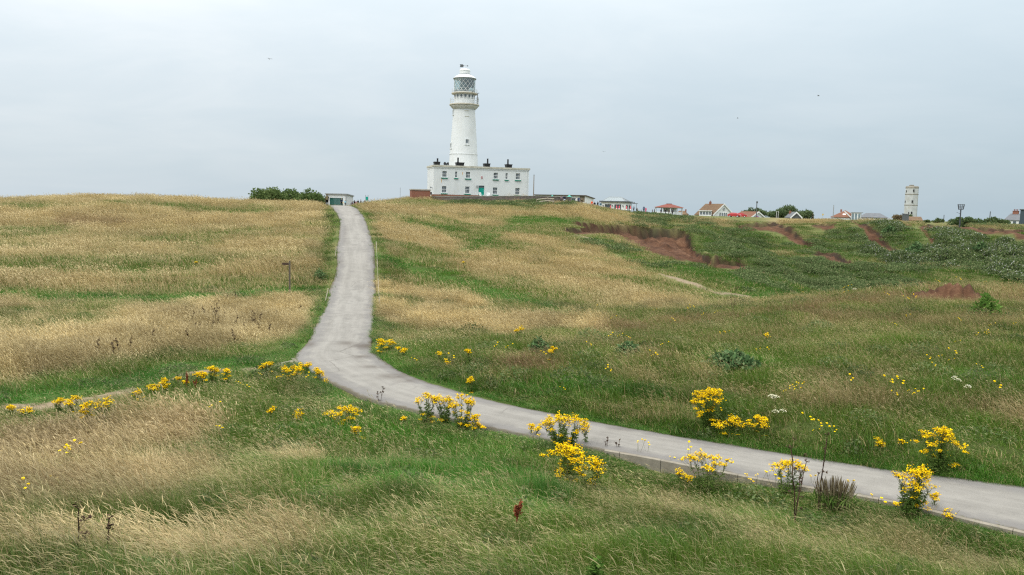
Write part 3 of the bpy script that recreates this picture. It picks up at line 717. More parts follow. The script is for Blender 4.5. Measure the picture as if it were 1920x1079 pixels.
vc = N('ShaderNodeVectorMath', operation='SCALE', ins={0: c, 3: val})
df = N('ShaderNodeBsdfDiffuse', ins={0: vc.outputs[0]}); tr = N('ShaderNodeBsdfTranslucent', ins={0: vc.outputs[0]})
gl = N('ShaderNodeBsdfGlossy', ins={0: (1, 1, 1, 1), 1: 0.45})
m1 = N('ShaderNodeMixShader', ins={0: 0.26, 1: df.outputs[0], 2: tr.outputs[0]})
m2 = N('ShaderNodeMixShader', ins={0: 0.022, 1: m1.outputs[0], 2: gl.outputs[0]})
N.l.new(m2.outputs[0], out.inputs[0])

mleaf, N, out = material('scrub_leaves')
rnd = attr(N, 'rnd'); val = attr(N, 'val', 'INSTANCER'); part = attr(N, 'part')
c = N.ramp(rnd, [(0.0, (0.069, 0.110, 0.041)), (0.5, (0.122, 0.174, 0.070)), (0.85, (0.188, 0.234, 0.102)), (1.0, (0.275, 0.288, 0.156))])
c = N.mix(N.math('GREATER_THAN', part, 0.5), c, (0.62, 0.63, 0.58))
vc = N('ShaderNodeVectorMath', operation='SCALE', ins={0: c, 3: val})
df = N('ShaderNodeBsdfDiffuse', ins={0: vc.outputs[0]}); tr = N('ShaderNodeBsdfTranslucent', ins={0: vc.outputs[0]})
m1 = N('ShaderNodeMixShader', ins={0: 0.3, 1: df.outputs[0], 2: tr.outputs[0]})
N.l.new(m1.outputs[0], out.inputs[0])

NVAR = 5
gcoll = bpy.data.collections.new('grass_tufts')
KINDS = []       # order in which the instance index counts
def variant(fn, mat, seed):
    T = Tuft(); fn(T, np.random.default_rng(seed))
    KINDS.append(T.mesh('grass_tuft', mat))
#        footprint, width factor
LODS = [(0.24, 1.0), (0.60, 2.3), (1.5, 6.0)]
for L, (Fp, wf) in enumerate(LODS):
    k = (1.0, 1.6, 2.2)[L]
    for s in range(NVAR):     # 0 tall dry grass
        def fn(T, g, L=L, Fp=Fp, wf=wf, k=k):
            blades(T, g, int(30 * k), Fp, 0.18, 0.42, 0.0042 * wf, 0.28, 0.26)
            stalks(T, g, int(46 * k), Fp, 0.34, 0.62, 0.0021 * wf, 0.48, 0.16, 0.12, 0.0066 * wf)
        variant(fn, mgrass, 100 * L + s)
    for s in range(NVAR):     # 1 rough mixed grass
        def fn(T, g, L=L, Fp=Fp, wf=wf, k=k):
            blades(T, g, int(72 * k), Fp, 0.12, 0.36, 0.0045 * wf, 0.26, 0.30)
            stalks(T, g, int((2, 2, 2)[L] * k), Fp, 0.28, 0.46, 0.002 * wf, 0.50, 0.17, 0.085, 0.0058 * wf)
        variant(fn, mgrass, 100 * L + 20 + s)
    for s in range(NVAR):     # 4 rough grass in seed
        def fn(T, g, L=L, Fp=Fp, wf=wf, k=k):
            blades(T, g, int(64 * k), Fp, 0.12, 0.34, 0.0045 * wf, 0.26, 0.30)
            stalks(T, g, int((13, 12, 11)[L] * k), Fp, 0.28, 0.48, 0.002 * wf, 0.50, 0.17, 0.085, 0.0062 * wf)
        variant(fn, mgrass, 100 * L + 80 + s)
    for s in range(NVAR):     # 2 lush green grass
        def fn(T, g, L=L, Fp=Fp, wf=wf, k=k):
            blades(T, g, int(105 * k), Fp, 0.08, 0.27, 0.0050 * wf, 0.28, 0.34)
        variant(fn, mgrass, 100 * L + 40 + s)
    for s in range(NVAR):     # 3 broad-leaved scrub
        def fn(T, g, L=L, Fp=Fp, wf=wf, k=k):
            leaves(T, g, int((110, 260, 330)[L]), Fp, (0.20, 0.32, 0.50)[L], (0.045, 0.055, 0.15)[L])
        variant(fn, mleaf, 100 * L + 60 + s)
for s in range(NVAR):         # white-flowered scrub, only far off
    def fn(T, g):
        leaves(T, g, 220, 1.3, 0.7, 0.2); leaves(T, g, 24, 1.1, 0.85, 0.14, 1.0)
    variant(fn, mleaf, 900 + s)
for me in KINDS:
    gcoll.objects.link(bpy.data.objects.new('grass_tuft', me))
names = [o.name for o in gcoll.objects]
ORDER = {n: i for i, n in enumerate(sorted(names))}
IDX = np.array([ORDER[n] for n in names])

def sample(r0_, r1_, dens, jit):
    A0, A1 = R(-36.5), R(36.5)
    n = int((A1 - A0) / 2 * (r1_ ** 2 - r0_ ** 2) * dens)
    a = rng.uniform(A0, A1, n); r = np.sqrt(rng.uniform(r0_ ** 2, r1_ ** 2, n))
    return r * np.sin(a), r * np.cos(a)
SLOT = np.array([0, 1, 3, 4, 2])      # kind -> its place in the order of building
pts = []
for L, ra, rb, dens, lo, hi in ((0, 3.6, 17.0, 105.0, -0.05, 1e9), (1, 14.5, 54.0, 15.0, 0.42, 1e9), (2, 46.0, 190.0, 2.1, 1.35, 1e9), (0, 14.5, 50.0, 95.0, -0.06, 0.75), (1, 46.0, 112.0, 14.0, 0.22, 2.2)):
    strip = hi < 1e8
    x, y = sample(ra, rb, dens, 0)
    r = np.hypot(x, y)
    keep = np.ones(len(x), bool)
    if L > 0 and not strip: keep &= rng.uniform(0, 1, len(x)) < sstep(ra, ra * 1.17, r)
    if L < 2 and not strip: keep &= rng.uniform(0, 1, len(x)) < 1 - sstep(rb * 0.85, rb, r)
    if strip: keep &= grid_lookup(RD, x, y) < hi
    x, y, r = x[keep], y[keep], r[keep]
    z = grid_lookup(Z, x, y); rd = grid_lookup(RD, x, y)
    cv = {k_: grid_lookup(v_, x, y) for k_, v_ in CV.items()}
    n = len(x); u = rng.uniform(0, 1, n); u2 = rng.uniform(0, 1, n); u3 = rng.uniform(0, 1, n)
    fp = LODS[L][0]
    # nothing on the road, bare soil or trodden track
    ok = (rd > lo + 0.10 * u2 * fp / 0.24) & (rd < hi)
    ok &= ~((cv['soilx'] > 0.22 + 0.3 * u3) if L == 2 else (u3 < cv['soil'] * 1.35)) & ~(u3 < (cv['dirtx'] if L > 0 else cv['dirt']) * 1.1)
    verge = np.exp(-np.maximum(rd, 0) / 0.55) * (r < 110)
    tan = np.clip(cv['tan'] * (1 - 0.85 * verge), 0, 1)
    lush = np.clip(np.maximum(cv['lush'], verge * 0.9), 0, 1)
    russ = cv['russet']
    kind = np.full(n, 1)
    seedy = np.clip(0.15 - 0.6 * cv['bay'] + 1.1 * tan + 0.6 * russ + 0.9 * (fbm(x / 2.4, y / 2.4, 3, 55)) , 0, 1)
    kind[u3 < seedy * 0.8] = 4
    kind[u < 0.92 * sstep(0.18, 0.95, tan)] = 0
    kind[(u2 < lush * 0.97) & (lush > tan * 0.6)] = 2
    sc = cv['scrub'] * (0.35 + 0.9 * vnoise(x / 5.0, y / 5.0, 57))
    tus = (vnoise(x / 0.75, y / 0.75, 47) > 0.74) & (vnoise(x / 6.0, y / 6.0, 48) > 0.42) & (L < 2) & (tan < 0.5)
    kind[tus & (u2 < 0.8)] = 2
    kind[u2 < np.clip(sc * 0.68, 0, 0.75)] = 3
    wh = u3 < cv['white'] * 1.0
    if L < 2: kind[(kind == 1) & (u2 > 0.985)] = 3
    hs = (0.48 + 0.95 * vnoise(x / 0.85, y / 0.85, 61)) * rng.uniform(0.8, 1.2, n)
    hs *= np.where(kind == 0, 1.0 + 0.25 * tan, 1.0)
    hs *= np.where(kind == 2, 0.70 + 0.65 * vnoise(x / 0.7, y / 0.7, 63), 1.0)
    hs *= 1 - 0.45 * verge * (kind != 3)
    hs *= 1 - 0.45 * cv['lush'] * sstep(18, 24, r) * (kind != 3)
    hs *= 1 - 0.75 * cv['trod'] * (kind != 3)
    sd = grid_lookup(RSIDE, x, y)
    hs *= 1 - 0.45 * np.exp(-(np.maximum(rd, 0) / 1.3) ** 2) * (sd < 0) * (x > 1.2) * (r < 26)
    hs *= np.where(tus, 1.35, 1.0)
    tint = np.where(kind == 0, 0.40 + 0.5 * tan, np.where((kind == 1) | (kind == 4), 0.02 + 0.15 * sstep(24, 45, r) * (1 - cv['bay']) + 0.58 * tan + 0.45 * russ + 0.10 * (kind == 4) + 0.14 * (rng.uniform(0, 1, n) - 0.5) + 0.10 * vnoise(x / 1.1, y / 1.1, 71), 0.02 + 0.10 * rng.uniform(0, 1, n)))
    val = (0.80 + 0.40 * rng.uniform(0, 1, n)) * (0.78 + 0.44 * vnoise(x / 2.0, y / 2.0, 81))
    val *= np.where(tus, 0.72, 1.0)
    blue = np.clip(lush * 1.1 + 0.35 * vnoise(x / 3.0, y / 3.0, 91) - 0.2, 0, 1)
    blue = np.clip(blue + 0.5 * cv['bay'], 0, 1)
    if L == 2: val = 0.5 + 0.5 * val
    val *= np.where(kind == 0, 0.95, 0.86) 
    russ = np.maximum(russ, 0.30 * (1 - sstep(18, 32, r)) * np.clip(tan + 0.25, 0, 1))
    val *= np.where(kind == 0, 1 - 0.10 * (1 - sstep(18, 32, r)), 1.0)
    val *= 1 - 0.16 * cv['bay'] * (kind != 3)
    val *= 1 + 0.16 * (kind == 2) * (r < 20) * (tus == False)
    ss = rng.uniform(0.85, 1.2, n)
    ki = np.where(wh & (L == 2), 3 * 5 * NVAR, (L * 5 + SLOT[kind]) * NVAR) + rng.integers(0, NVAR, n)
    rot = rng.normal(0, 0.55, n)
    rot = np.where(kind == 3, rng.uniform(0, 6.28, n), rot)
    P = dict(x=x, y=y, z=z - 0.02, idx=IDX[ki], rz=rot, s=ss, sz=ss * np.clip(hs, 0.35, 1.7), tint=np.clip(tint, 0, 1), val=val, blue=blue, russ=np.clip(russ * 1.1, 0, 1))
    pts.append({k_: v_[ok] for k_, v_ in P.items()})
G = {k_: np.concatenate([p[k_] for p in pts]) for k_ in pts[0]}
print('TUFTS', len(G['x']))
def scatter_object(name, G, coll, label_kind='stuff'):
    n = len(G['x'])
    me = bpy.data.meshes.new(name)
    me.vertices.add(n); me.vertices.foreach_set('co', np.stack([G['x'], G['y'], G['z']], 1).astype(np.float32).ravel())
    for k_ in ('tint', 'val', 'blue', 'russ'): put_attr(me, k_, G[k_])
    a = me.attributes.new('idx', 'INT', 'POINT'); a.data.foreach_set('value', G['idx'].astype(np.int32))
    a = me.attributes.new('rot', 'FLOAT_VECTOR', 'POINT'); a.data.foreach_set('vector', np.stack([0 * G['rz'], 0 * G['rz'], G['rz']], 1).astype(np.float32).ravel())
    a = me.attributes.new('scl', 'FLOAT_VECTOR', 'POINT'); a.data.foreach_set('vector', np.stack([G['s'], G['s'], G['sz']], 1).astype(np.float32).ravel())
    o = tag(link(name, me), kind=label_kind)
    ng = bpy.data.node_groups.new(name + '_scatter', 'GeometryNodeTree')
    ng.interface.new_socket('Geometry', in_out='INPUT', socket_type='NodeSocketGeometry')
    ng.interface.new_socket('Geometry', in_out='OUTPUT', socket_type='NodeSocketGeometry')
    nn, ll = ng.nodes, ng.links
    gi = nn.new('NodeGroupInput'); go = nn.new('NodeGroupOutput')
    ci = nn.new('GeometryNodeCollectionInfo'); ci.inputs['Collection'].default_value = coll
    ci.inputs['Separate Children'].default_value = True; ci.inputs['Reset Children'].default_value = True
    ip = nn.new('GeometryNodeInstanceOnPoints'); ip.inputs['Pick Instance'].default_value = True
    def named(nm, dt):
        q = nn.new('GeometryNodeInputNamedAttribute'); q.data_type = dt; q.inputs['Name'].default_value = nm
        return [s for s in q.outputs if s.enabled and s.name == 'Attribute'][0]
    er = nn.new('FunctionNodeEulerToRotation')
    ll.new(named('rot', 'FLOAT_VECTOR'), er.inputs[0])
    ll.new(gi.outputs[0], ip.inputs['Points']); ll.new(ci.outputs[0], ip.inputs['Instance'])
    ll.new(named('idx', 'INT'), ip.inputs['Instance Index']); ll.new(er.outputs[0], ip.inputs['Rotation']); ll.new(named('scl', 'FLOAT_VECTOR'), ip.inputs['Scale'])
    ll.new(ip.outputs[0], go.inputs[0])
    md = o.modifiers.new('scatter', 'NODES'); md.node_group = ng
    return o
grass = scatter_object('grass', G, gcoll)
# ------------------------------------------------------------------ builders for made things
class MB:
    """Collects simple solids into ONE mesh."""
    def __init__(self): self.v = []; self.f = []; self.m = []
    def add(self, vs, fs, mi=0):
        b = len(self.v); self.v += [tuple(v) for v in vs]; self.f += [tuple(b + i for i in f) for f in fs]; self.m += [mi] * len(fs)
        return self
    def box(self, x0, x1, y0, y1, z0, z1, mi=0, M=None):
        vs = [Vector(p) for p in ((x0, y0, z0), (x1, y0, z0), (x1, y1, z0), (x0, y1, z0), (x0, y0, z1), (x1, y0, z1), (x1, y1, z1), (x0, y1, z1))]
        if M is not None: vs = [M @ p for p in vs]
        return self.add(vs, [(0, 3, 2, 1), (4, 5, 6, 7), (0, 1, 5, 4), (1, 2, 6, 5), (2, 3, 7, 6), (3, 0, 4, 7)], mi)
    def frustum(self, x0, x1, y0, y1, z0, X0, X1, Y0, Y1, z1, mi=0):
        return self.add([(x0, y0, z0), (x1, y0, z0), (x1, y1, z0), (x0, y1, z0), (X0, Y0, z1), (X1, Y0, z1), (X1, Y1, z1), (X0, Y1, z1)],
                        [(0, 3, 2, 1), (4, 5, 6, 7), (0, 1, 5, 4), (1, 2, 6, 5), (2, 3, 7, 6), (3, 0, 4, 7)], mi)
    def tube(self, p0, p1, ra, rb=None, n=8, mi=0):
        p0, p1 = Vector(p0), Vector(p1); rb = ra if rb is None else rb
        d = (p1 - p0).normalized(); a = d.orthogonal().normalized(); b = d.cross(a)
        vs = []
        for p, r_ in ((p0, ra), (p1, rb)):
            vs += [p + (a * math.cos(2 * math.pi * k / n) + b * math.sin(2 * math.pi * k / n)) * r_ for k in range(n)]
        fs = [(k, (k + 1) % n, n + (k + 1) % n, n + k) for k in range(n)] + [tuple(range(n))[::-1], tuple(range(n, 2 * n))]
        return self.add(vs, fs, mi)
    def lathe(self, prof, n=32, mi=0, c=(0, 0, 0), off=0.0):
        vs = []
        for r_, z in prof:
            vs += [(c[0] + r_ * math.cos(2 * math.pi * (k + off) / n), c[1] + r_ * math.sin(2 * math.pi * (k + off) / n), c[2] + z) for k in range(n)]
        fs = []
        for q in range(len(prof) - 1):
            fs += [(q * n + k, q * n + (k + 1) % n, (q + 1) * n + (k + 1) % n, (q + 1) * n + k) for k in range(n)]
        fs += [tuple(range(n))[::-1], tuple(range((len(prof) - 1) * n, len(prof) * n))]
        return self.add(vs, fs, mi)
    def prism(self, poly, y0, y1, mi=0):
        """Polygon in x, z carried along y."""
        n = len(poly)
        vs = [(x, y0, z) for x, z in poly] + [(x, y1, z) for x, z in poly]
        return self.add(vs, [tuple(range(n)), tuple(range(n, 2 * n))[::-1]] + [(k, n + k, n + (k + 1) % n, (k + 1) % n) for k in range(n)], mi)
    def build(self, name, mats, parent=None, smooth=False, loc=None, rot=None):
        if not isinstance(mats, (list, tuple)): mats = [mats]
        me = new_mesh(name, self.v, self.f, mats, self.m, smooth)
        bm = bmesh.new(); bm.from_mesh(me); bmesh.ops.recalc_face_normals(bm, faces=bm.faces[:]); bm.to_mesh(me); bm.free()
        if smooth:
            me.set_sharp_from_angle(angle=R(40))
        return link(name, me, parent, loc, rot)
def empty(name, loc, rz=0.0, **kw):
    o = bpy.data.objects.new(name, None); COL.objects.link(o)
    o.location = loc; o.rotation_euler = (0, 0, rz); o.empty_display_size = 0.3
    return tag(o, **kw)
def panel(mb, w, h, t, holes, y=0.0, mi=0):
    """Wall panel (x 0..w, z 0..h, y..y+t) with rectangular holes (x0, x1, z0, z1)."""
    xs = sorted({0, w} | {a for q in holes for a in q[:2]}); zs = sorted({0, h} | {a for q in holes for a in q[2:]})
    for a, b in zip(xs, xs[1:]):
        col = []
        for c_, d in zip(zs, zs[1:]):
            mx, mz = (a + b) / 2, (c_ + d) / 2
            if any(q[0] < mx < q[1] and q[2] < mz < q[3] for q in holes):
                col.append(None)
            else: col.append((c_, d))
        run = None
        for q in col + [None]:
            if q is None:
                if run: mb.box(a, b, y, y + t, run[0], run[1], mi); run = None
            else: run = q if run is None else (run[0], q[1])
    return mb
def copy_tree(o, parent=None):
    c = o.copy(); COL.objects.link(c)
    if parent is not None: c.parent = parent
    for ch in list(o.children): copy_tree(ch, c)
    return c

def simple(name, col, rough=0.8, spec=0.25, var=0.18, scale=3.0, metal=0.0, stain=None, bump=0.0):
    m, N, out = material(name)
    pos = N('ShaderNodeTexCoord').outputs['Object']
    n_ = N.noise(scale, 6, 0.62, pos)
    lo = tuple(c * (1 - var) for c in col); hi = tuple(min(1, c * (1 + var)) for c in col)
    c = N.ramp(n_, [(0.3, lo), (0.7, hi)])
    if stain:
        c = N.mix(N.math('MULTIPLY', N.ramp(N.noise(stain[2], 7, 0.68, pos), [(0.52, 0.0), (0.72, 1.0)]), stain[1]), c, stain[0])
    b = principled(N, out, c, rough, spec, Metallic=metal)
    if bump:
        bp = N('ShaderNodeBump', ins={'Strength': bump, 'Distance': 0.05, 'Height': n_}); N.set(b.inputs['Normal'], bp.outputs[0])
    return m
def brick(name, c1, c2, mortar, scale=1.0):
    m, N, out = material(name)
    pos = N('ShaderNodeTexCoord').outputs['Object']
    s = N('ShaderNodeSeparateXYZ', ins={0: pos})
    uv = N('ShaderNodeCombineXYZ', ins={0: N.math('ADD', s.outputs[0], s.outputs[1]), 1: s.outputs[2], 2: 0.0})
    bt = N('ShaderNodeTexBrick', ins={'Vector': uv.outputs[0], 'Color1': c1 + (1,), 'Color2': c2 + (1,), 'Mortar': mortar + (1,), 'Scale': scale, 'Mortar Size': 0.012, 'Brick Width': 0.23, 'Row Height': 0.075})
    c = N.mix(N.math('MULTIPLY', N.noise(1.1, 6, 0.65, pos), 0.55), bt.outputs[0], tuple(x * 0.5 for x in c1))
    principled(N, out, c, 0.9, 0.15)
    return m
def tiled(name, c1, c2, rows=3.4):
    """Clay tiles or slates laid in courses; blotched with lichen."""
    m, N, out = material(name)
    pos = N('ShaderNodeTexCoord').outputs['Object']
    n_ = N.noise(0.9, 6, 0.65, pos)
    s = N('ShaderNodeSeparateXYZ', ins={0: pos})
    w = N.math('FRACT', N.math('MULTIPLY', s.outputs[2], rows))
    c = N.ramp(n_, [(0.3, c1), (0.7, c2)])
    c = N.mix(N.math('MULTIPLY', N.noise(14.0, 3, 0.6, pos), 0.4), c, tuple(x * 0.6 for x in c1))
    b = principled(N, out, c, 0.85, 0.2)
    bp = N('ShaderNodeBump', ins={'Strength': 0.6, 'Distance': 0.04, 'Height': w}); N.set(b.inputs['Normal'], bp.outputs[0])
    return m
def glass_mat(name, col=(0.05, 0.065, 0.08), rough=0.08):
    m, N, out = material(name)
    pos = N('ShaderNodeTexCoord').outputs['Object']
    c = N.ramp(N.noise(2.2, 3, 0.6, pos), [(0.3, tuple(x * 0.7 for x in col)), (0.7, tuple(x * 1.3 for x in col))])
    principled(N, out, c, rough, 0.6)
    return m
def white_paint(name, base=(0.60, 0.63, 0.645), grime=(0.40, 0.40, 0.37), amount=0.55):
    """Masonry paint: rain streaks and bleached patches."""
    m, N, out = material(name)
    pos = N('ShaderNodeTexCoord').outputs['Object']
    s = N('ShaderNodeSeparateXYZ', ins={0: pos})
    st = N('ShaderNodeCombineXYZ', ins={0: N.math('MULTIPLY', s.outputs[0], 2.6), 1: N.math('MULTIPLY', s.outputs[1], 2.6), 2: N.math('MULTIPLY', s.outputs[2], 0.16)})
    streak = N.ramp(N.noise(1.0, 6, 0.7, st.outputs[0]), [(0.50, 0.0), (0.78, 1.0)])
    blot = N.ramp(N.noise(0.35, 7, 0.7, pos), [(0.50, 0.0), (0.75, 1.0)])
    c = N.mix(N.math('MULTIPLY', streak, amount * 0.55), base, grime)
    c = N.mix(N.math('MULTIPLY', blot, amount * 0.6), c, grime)
    principled(N, out, c, 0.62, 0.3)
    return m
M_white = white_paint('white_masonry')
M_whitew = simple('white_gloss', (0.64, 0.665, 0.67), 0.45, 0.4, 0.05)
M_frame = simple('window_paint', (0.72, 0.73, 0.73), 0.5, 0.3, 0.06)
M_glass = glass_mat('window_glass', (0.085, 0.11, 0.13))
M_green = simple('green_paint', (0.015, 0.19, 0.135), 0.5, 0.35, 0.12)
M_teal = simple('door_paint', (0.0, 0.30, 0.235), 0.5, 0.35, 0.10)
M_stone = simple('coping_stone', (0.47, 0.46, 0.40), 0.9, 0.1, 0.2, 2.0, stain=((0.22, 0.22, 0.15), 0.6, 1.5))
M_band = simple('gallery_stone', (0.52, 0.49, 0.42), 0.9, 0.1, 0.2, 2.0, stain=((0.25, 0.19, 0.12), 0.7, 1.2))
M_black = simple('black_paint', (0.018, 0.02, 0.024), 0.6, 0.3, 0.3)
M_iron = simple('painted_iron', (0.62, 0.64, 0.64), 0.5, 0.4, 0.08)
M_grey = simple('grey_metal', (0.24, 0.26, 0.27), 0.55, 0.35, 0.1)
M_darkgrey = simple('dark_grey', (0.085, 0.095, 0.10), 0.6, 0.3, 0.12)
M_wood = simple('weathered_wood', (0.20, 0.165, 0.12), 0.9, 0.1, 0.3, 6.0)
M_palewood = simple('bleached_wood', (0.44, 0.40, 0.32), 0.9, 0.1, 0.25, 5.0)
M_brick = brick('red_brick', (0.30, 0.095, 0.055), (0.20, 0.065, 0.042), (0.26, 0.20, 0.16))
M_stonewall = simple('rubble_wall', (0.155, 0.135, 0.12), 0.95, 0.08, 0.45, 3.2, bump=0.8, stain=((0.27, 0.13, 0.09), 0.6, 0.9))
M_tan = simple('stained_concrete', (0.36, 0.34, 0.30), 0.95, 0.08, 0.2, 4.0, stain=((0.17, 0.15, 0.12), 0.6, 2.0))

def on_plane(px, py, P0, n):
    d = Vector(ray(px, py)[:, 0]); P0 = Vector(P0); n = Vector(n)
    return d * (P0.dot(n) / d.dot(n))

# ------------------------------------------------------------------ lighthouse tower
TR = 175.0
TX = 869.0
tb = at_range(TX, TR, 300)
def th_(py): return float(place(TX, py, TR)[2]) - tb.z
mpp = TR / FPX * 0.995
tower = empty('lighthouse', tb, R(20), label='tall white lighthouse with latticed lantern rising behind the flat-roofed house', cat='lighthouse')
def rr_(p): return p * mpp
zt = th_(206.5); zb = -0.5
def rad(z): return rr_(26.6) + (rr_(20.0) - rr_(26.6)) * (z - th_(305)) / (zt - th_(305)) if z >= th_(305) else rr_(26.6) + (th_(305) - z) / 14.0 * 0.55
prof = [(rad(z), z) for z in np.linspace(zb, zt, 24)]
MB().lathe(prof, 56).build('tower', M_white, tower, True)
zs_ = th_(290)
MB().lathe([(rad(zs_) + 0.02, zs_ - 0.10), (rad(zs_) + 0.09, zs_ - 0.06), (rad(zs_) + 0.09, zs_ + 0.06), (rad(zs_) + 0.02, zs_ + 0.10)], 56).build('string_course', M_white, tower, True)
# corbelled gallery
g0, g1 = th_(206.3), th_(196.3)
H = g1 - g0
gal = MB().lathe([(rr_(20.2), g0), (rr_(21.2), g0 + 0.05 * H), (rr_(21.4), g0 + 0.2 * H), (rr_(23.4), g0 + 0.26 * H), (rr_(23.8), g0 + 0.42 * H), (rr_(25.4), g0 + 0.48 * H), (rr_(25.6), g0 + 0.62 * H), (rr_(25.0), g0 + 0.66 * H), (rr_(27.2), g0 + 0.74 * H), (rr_(27.4), g0 + 0.98 * H), (rr_(27.0), g0 + H), (rr_(16), g0 + H + 0.02)], 56)
gal.build('gallery', simple('gallery_paint', (0.56, 0.57, 0.55), 0.8, 0.2, 0.12, 1.5, stain=((0.36, 0.31, 0.23), 0.5, 1.0)), tower, True)
MB().lathe([(rr_(27.0), g0 + 0.76 * H), (rr_(27.65), g0 + 0.78 * H), (rr_(27.65), g0 + 0.95 * H), (rr_(27.0), g0 + 0.97 * H)], 56).build('gallery_edge', M_band, tower, True)
def railing(name, r_, z, h, n, rails=(1.0, 0.62, 0.3), tr=0.035):
    mb = MB()
    for k in range(n):
        a = 2 * math.pi * k / n
        mb.tube((r_ * math.cos(a), r_ * math.sin(a), z), (r_ * math.cos(a), r_ * math.sin(a), z + h), tr, tr, 6)
    for q in rails:
        m_ = 48
        for k in range(m_):
            a, b = 2 * math.pi * k / m_, 2 * math.pi * (k + 1) / m_
            mb.tube((r_ * math.cos(a), r_ * math.sin(a), z + h * q), (r_ * math.cos(b), r_ * math.sin(b), z + h * q), tr * 0.75, None, 5)
    return mb.build(name, M_iron, tower)
railing('gallery_railing', rr_(26.4), g1, th_(185.8) - g1, 22)
# drum below the lantern, with its row of small windows
d0, d1 = g1, th_(177.8)
MB().lathe([(rr_(18.6), d0 - 0.05), (rr_(18.5), d1)], 56).build('drum', M_white, tower, True)
for k in range(16):
    a = 2 * math.pi * (k + 0.5) / 16
    Mx = Matrix.Rotation(a, 4, 'Z')
    w = MB().box(rr_(18.5) - 0.10, rr_(18.5) + 0.045, -0.26, 0.26, d1 - 0.92, d1 - 0.16, 0, Mx).build('drum_window', M_glass, tower)
    f = MB()
    for (y0, y1, z0, z1) in ((-0.30, -0.24, -0.96, -0.12), (0.24, 0.30, -0.96, -0.12), (-0.24, 0.24, -0.96, -0.90), (-0.24, 0.24, -0.18, -0.12)):
        f.box(rr_(18.5) - 0.05, rr_(18.5) + 0.075, y0, y1, d1 + z0, d1 + z1, 0, Mx)
    f.build('frame', M_frame, w)
e0, e1 = th_(178.2), th_(175.4)
MB().lathe([(rr_(18.6), e0), (rr_(23.6), e0 + 0.08), (rr_(24.1), (e0 + e1) / 2), (rr_(24.0), e1), (rr_(16), e1 + 0.01)], 56).build('lantern_gallery', M_band, tower, True)
railing('lantern_railing', rr_(23.4), e1, th_(168.6) - e1, 18, (1.0, 0.55), 0.025)
# lantern: glazing held by a diagonal lattice, the optic inside
l0, l1 = e1, th_(148.6)
rl = rr_(19.2)
mlg, N, out = material('lantern_glass')
gls = N('ShaderNodeBsdfGlass', ins={'Color': (0.90, 0.96, 0.95, 1), 'Roughness': 0.02, 'IOR': 1.05})
trn = N('ShaderNodeBsdfTransparent', ins={0: (0.66, 0.77, 0.76, 1)}); glo = N('ShaderNodeBsdfGlossy', ins={0: (0.9, 0.95, 0.97, 1), 1: 0.05})
mx = N('ShaderNodeMixShader', ins={0: 0.16, 1: trn.outputs[0], 2: glo.outputs[0]}); N.l.new(mx.outputs[0], out.inputs[0])
lan = MB()
n = 56
for k in range(n):
    a, b = 2 * math.pi * k / n, 2 * math.pi * (k + 1) / n
    lan.add([(rl * math.cos(a), rl * math.sin(a), l0), (rl * math.cos(b), rl * math.sin(b), l0), (rl * math.cos(b), rl * math.sin(b), l1), (rl * math.cos(a), rl * math.sin(a), l1)], [(0, 1, 2, 3)])
glz = lan.build('lantern_glazing', mlg, tower, True)
lat = MB(); nd = 16
for k in range(nd):
    for sg in (1, -1):
        P = []
        for q in range(9):
            a = 2 * math.pi * (k + sg * q / 8 * 2.6) / nd
            P.append((rl * 1.006 * math.cos(a), rl * 1.006 * math.sin(a), l0 + 0.12 + (l1 - l0 - 0.15) * q / 8))
        for p, q in zip(P, P[1:]): lat.tube(p, q, 0.03, None, 5)
for z in (l0 + 0.1, l1 - 0.04): lat.lathe([(rl - 0.02, z - 0.07), (rl + 0.05, z - 0.07), (rl + 0.05, z + 0.07), (rl - 0.02, z + 0.07)], 40)
lat.build('glazing_bars', M_iron, glz)
opt = MB()
pr = [(0.5, l0)] + [(0.85 + 0.30 * math.sin(math.pi * t) + 0.04 * (q % 2), l0 + 0.5 + (l1 - l0 - 0.9) * t) for q, t in enumerate(np.linspace(0, 1, 15))] + [(0.25, l1 - 0.25)]
opt.lathe(pr, 20)
mopt, N, out = material('optic_prisms')
principled(N, out, N.ramp(N.noise(3.0, 2, 0.5, N('ShaderNodeTexCoord').outputs['Object']), [(0.4, (0.16, 0.23, 0.23)), (0.6, (0.05, 0.08, 0.085))]), 0.08, 0.9)
opt.build('optic', mopt, tower, True)
blk = MB()
for k in range(7):   # blanked panes on the landward side, dark inside
    a, b = R(-85 + 8 * k), R(-85 + 8 * (k + 1)); q = rl - 0.16
    blk.add([(q * math.cos(a), q * math.sin(a), l0 + 1.0), (q * math.cos(b), q * math.sin(b), l0 + 1.0), (q * math.cos(b), q * math.sin(b), l1), (q * math.cos(a), q * math.sin(a), l1)], [(0, 1, 2, 3)])
sol = blk.build('blind_panel', M_darkgrey, tower)
base_ = MB()
for k in range(26):
    a = 2 * math.pi * k / 26
    base_.box(rl - 0.22, rl - 0.10, -0.13, 0.13, l0 + 0.05, l0 + 0.62, 0, Matrix.Rotation(a, 4, 'Z'))
base_.build('lantern_plinth', M_darkgrey, tower)
r0_, r1_ = l1, th_(140.6)
c0, c1 = r1_, th_(132.5)
dome = MB().lathe([(rl + 0.02, r0_ - 0.06), (rr_(21.2), r0_), (rr_(21.0), r0_ + 0.14), (rr_(17.5), r0_ + (r1_ - r0_) * 0.50), (rr_(13.5), r0_ + (r1_ - r0_) * 0.80), (rr_(10.4), r1_), (rr_(9.6), c0 + 0.02), (rr_(9.6), c1 - 0.15), (rr_(10.2), c1 - 0.1), (rr_(9.9), c1), (rr_(8.6), c1 + 0.28), (rr_(5.5), th_(129.6)), (rr_(1.5), th_(128.4)), (0.05, th_(128.2))], 48)
dome.build('lantern_roof', M_whitew, tower, True)
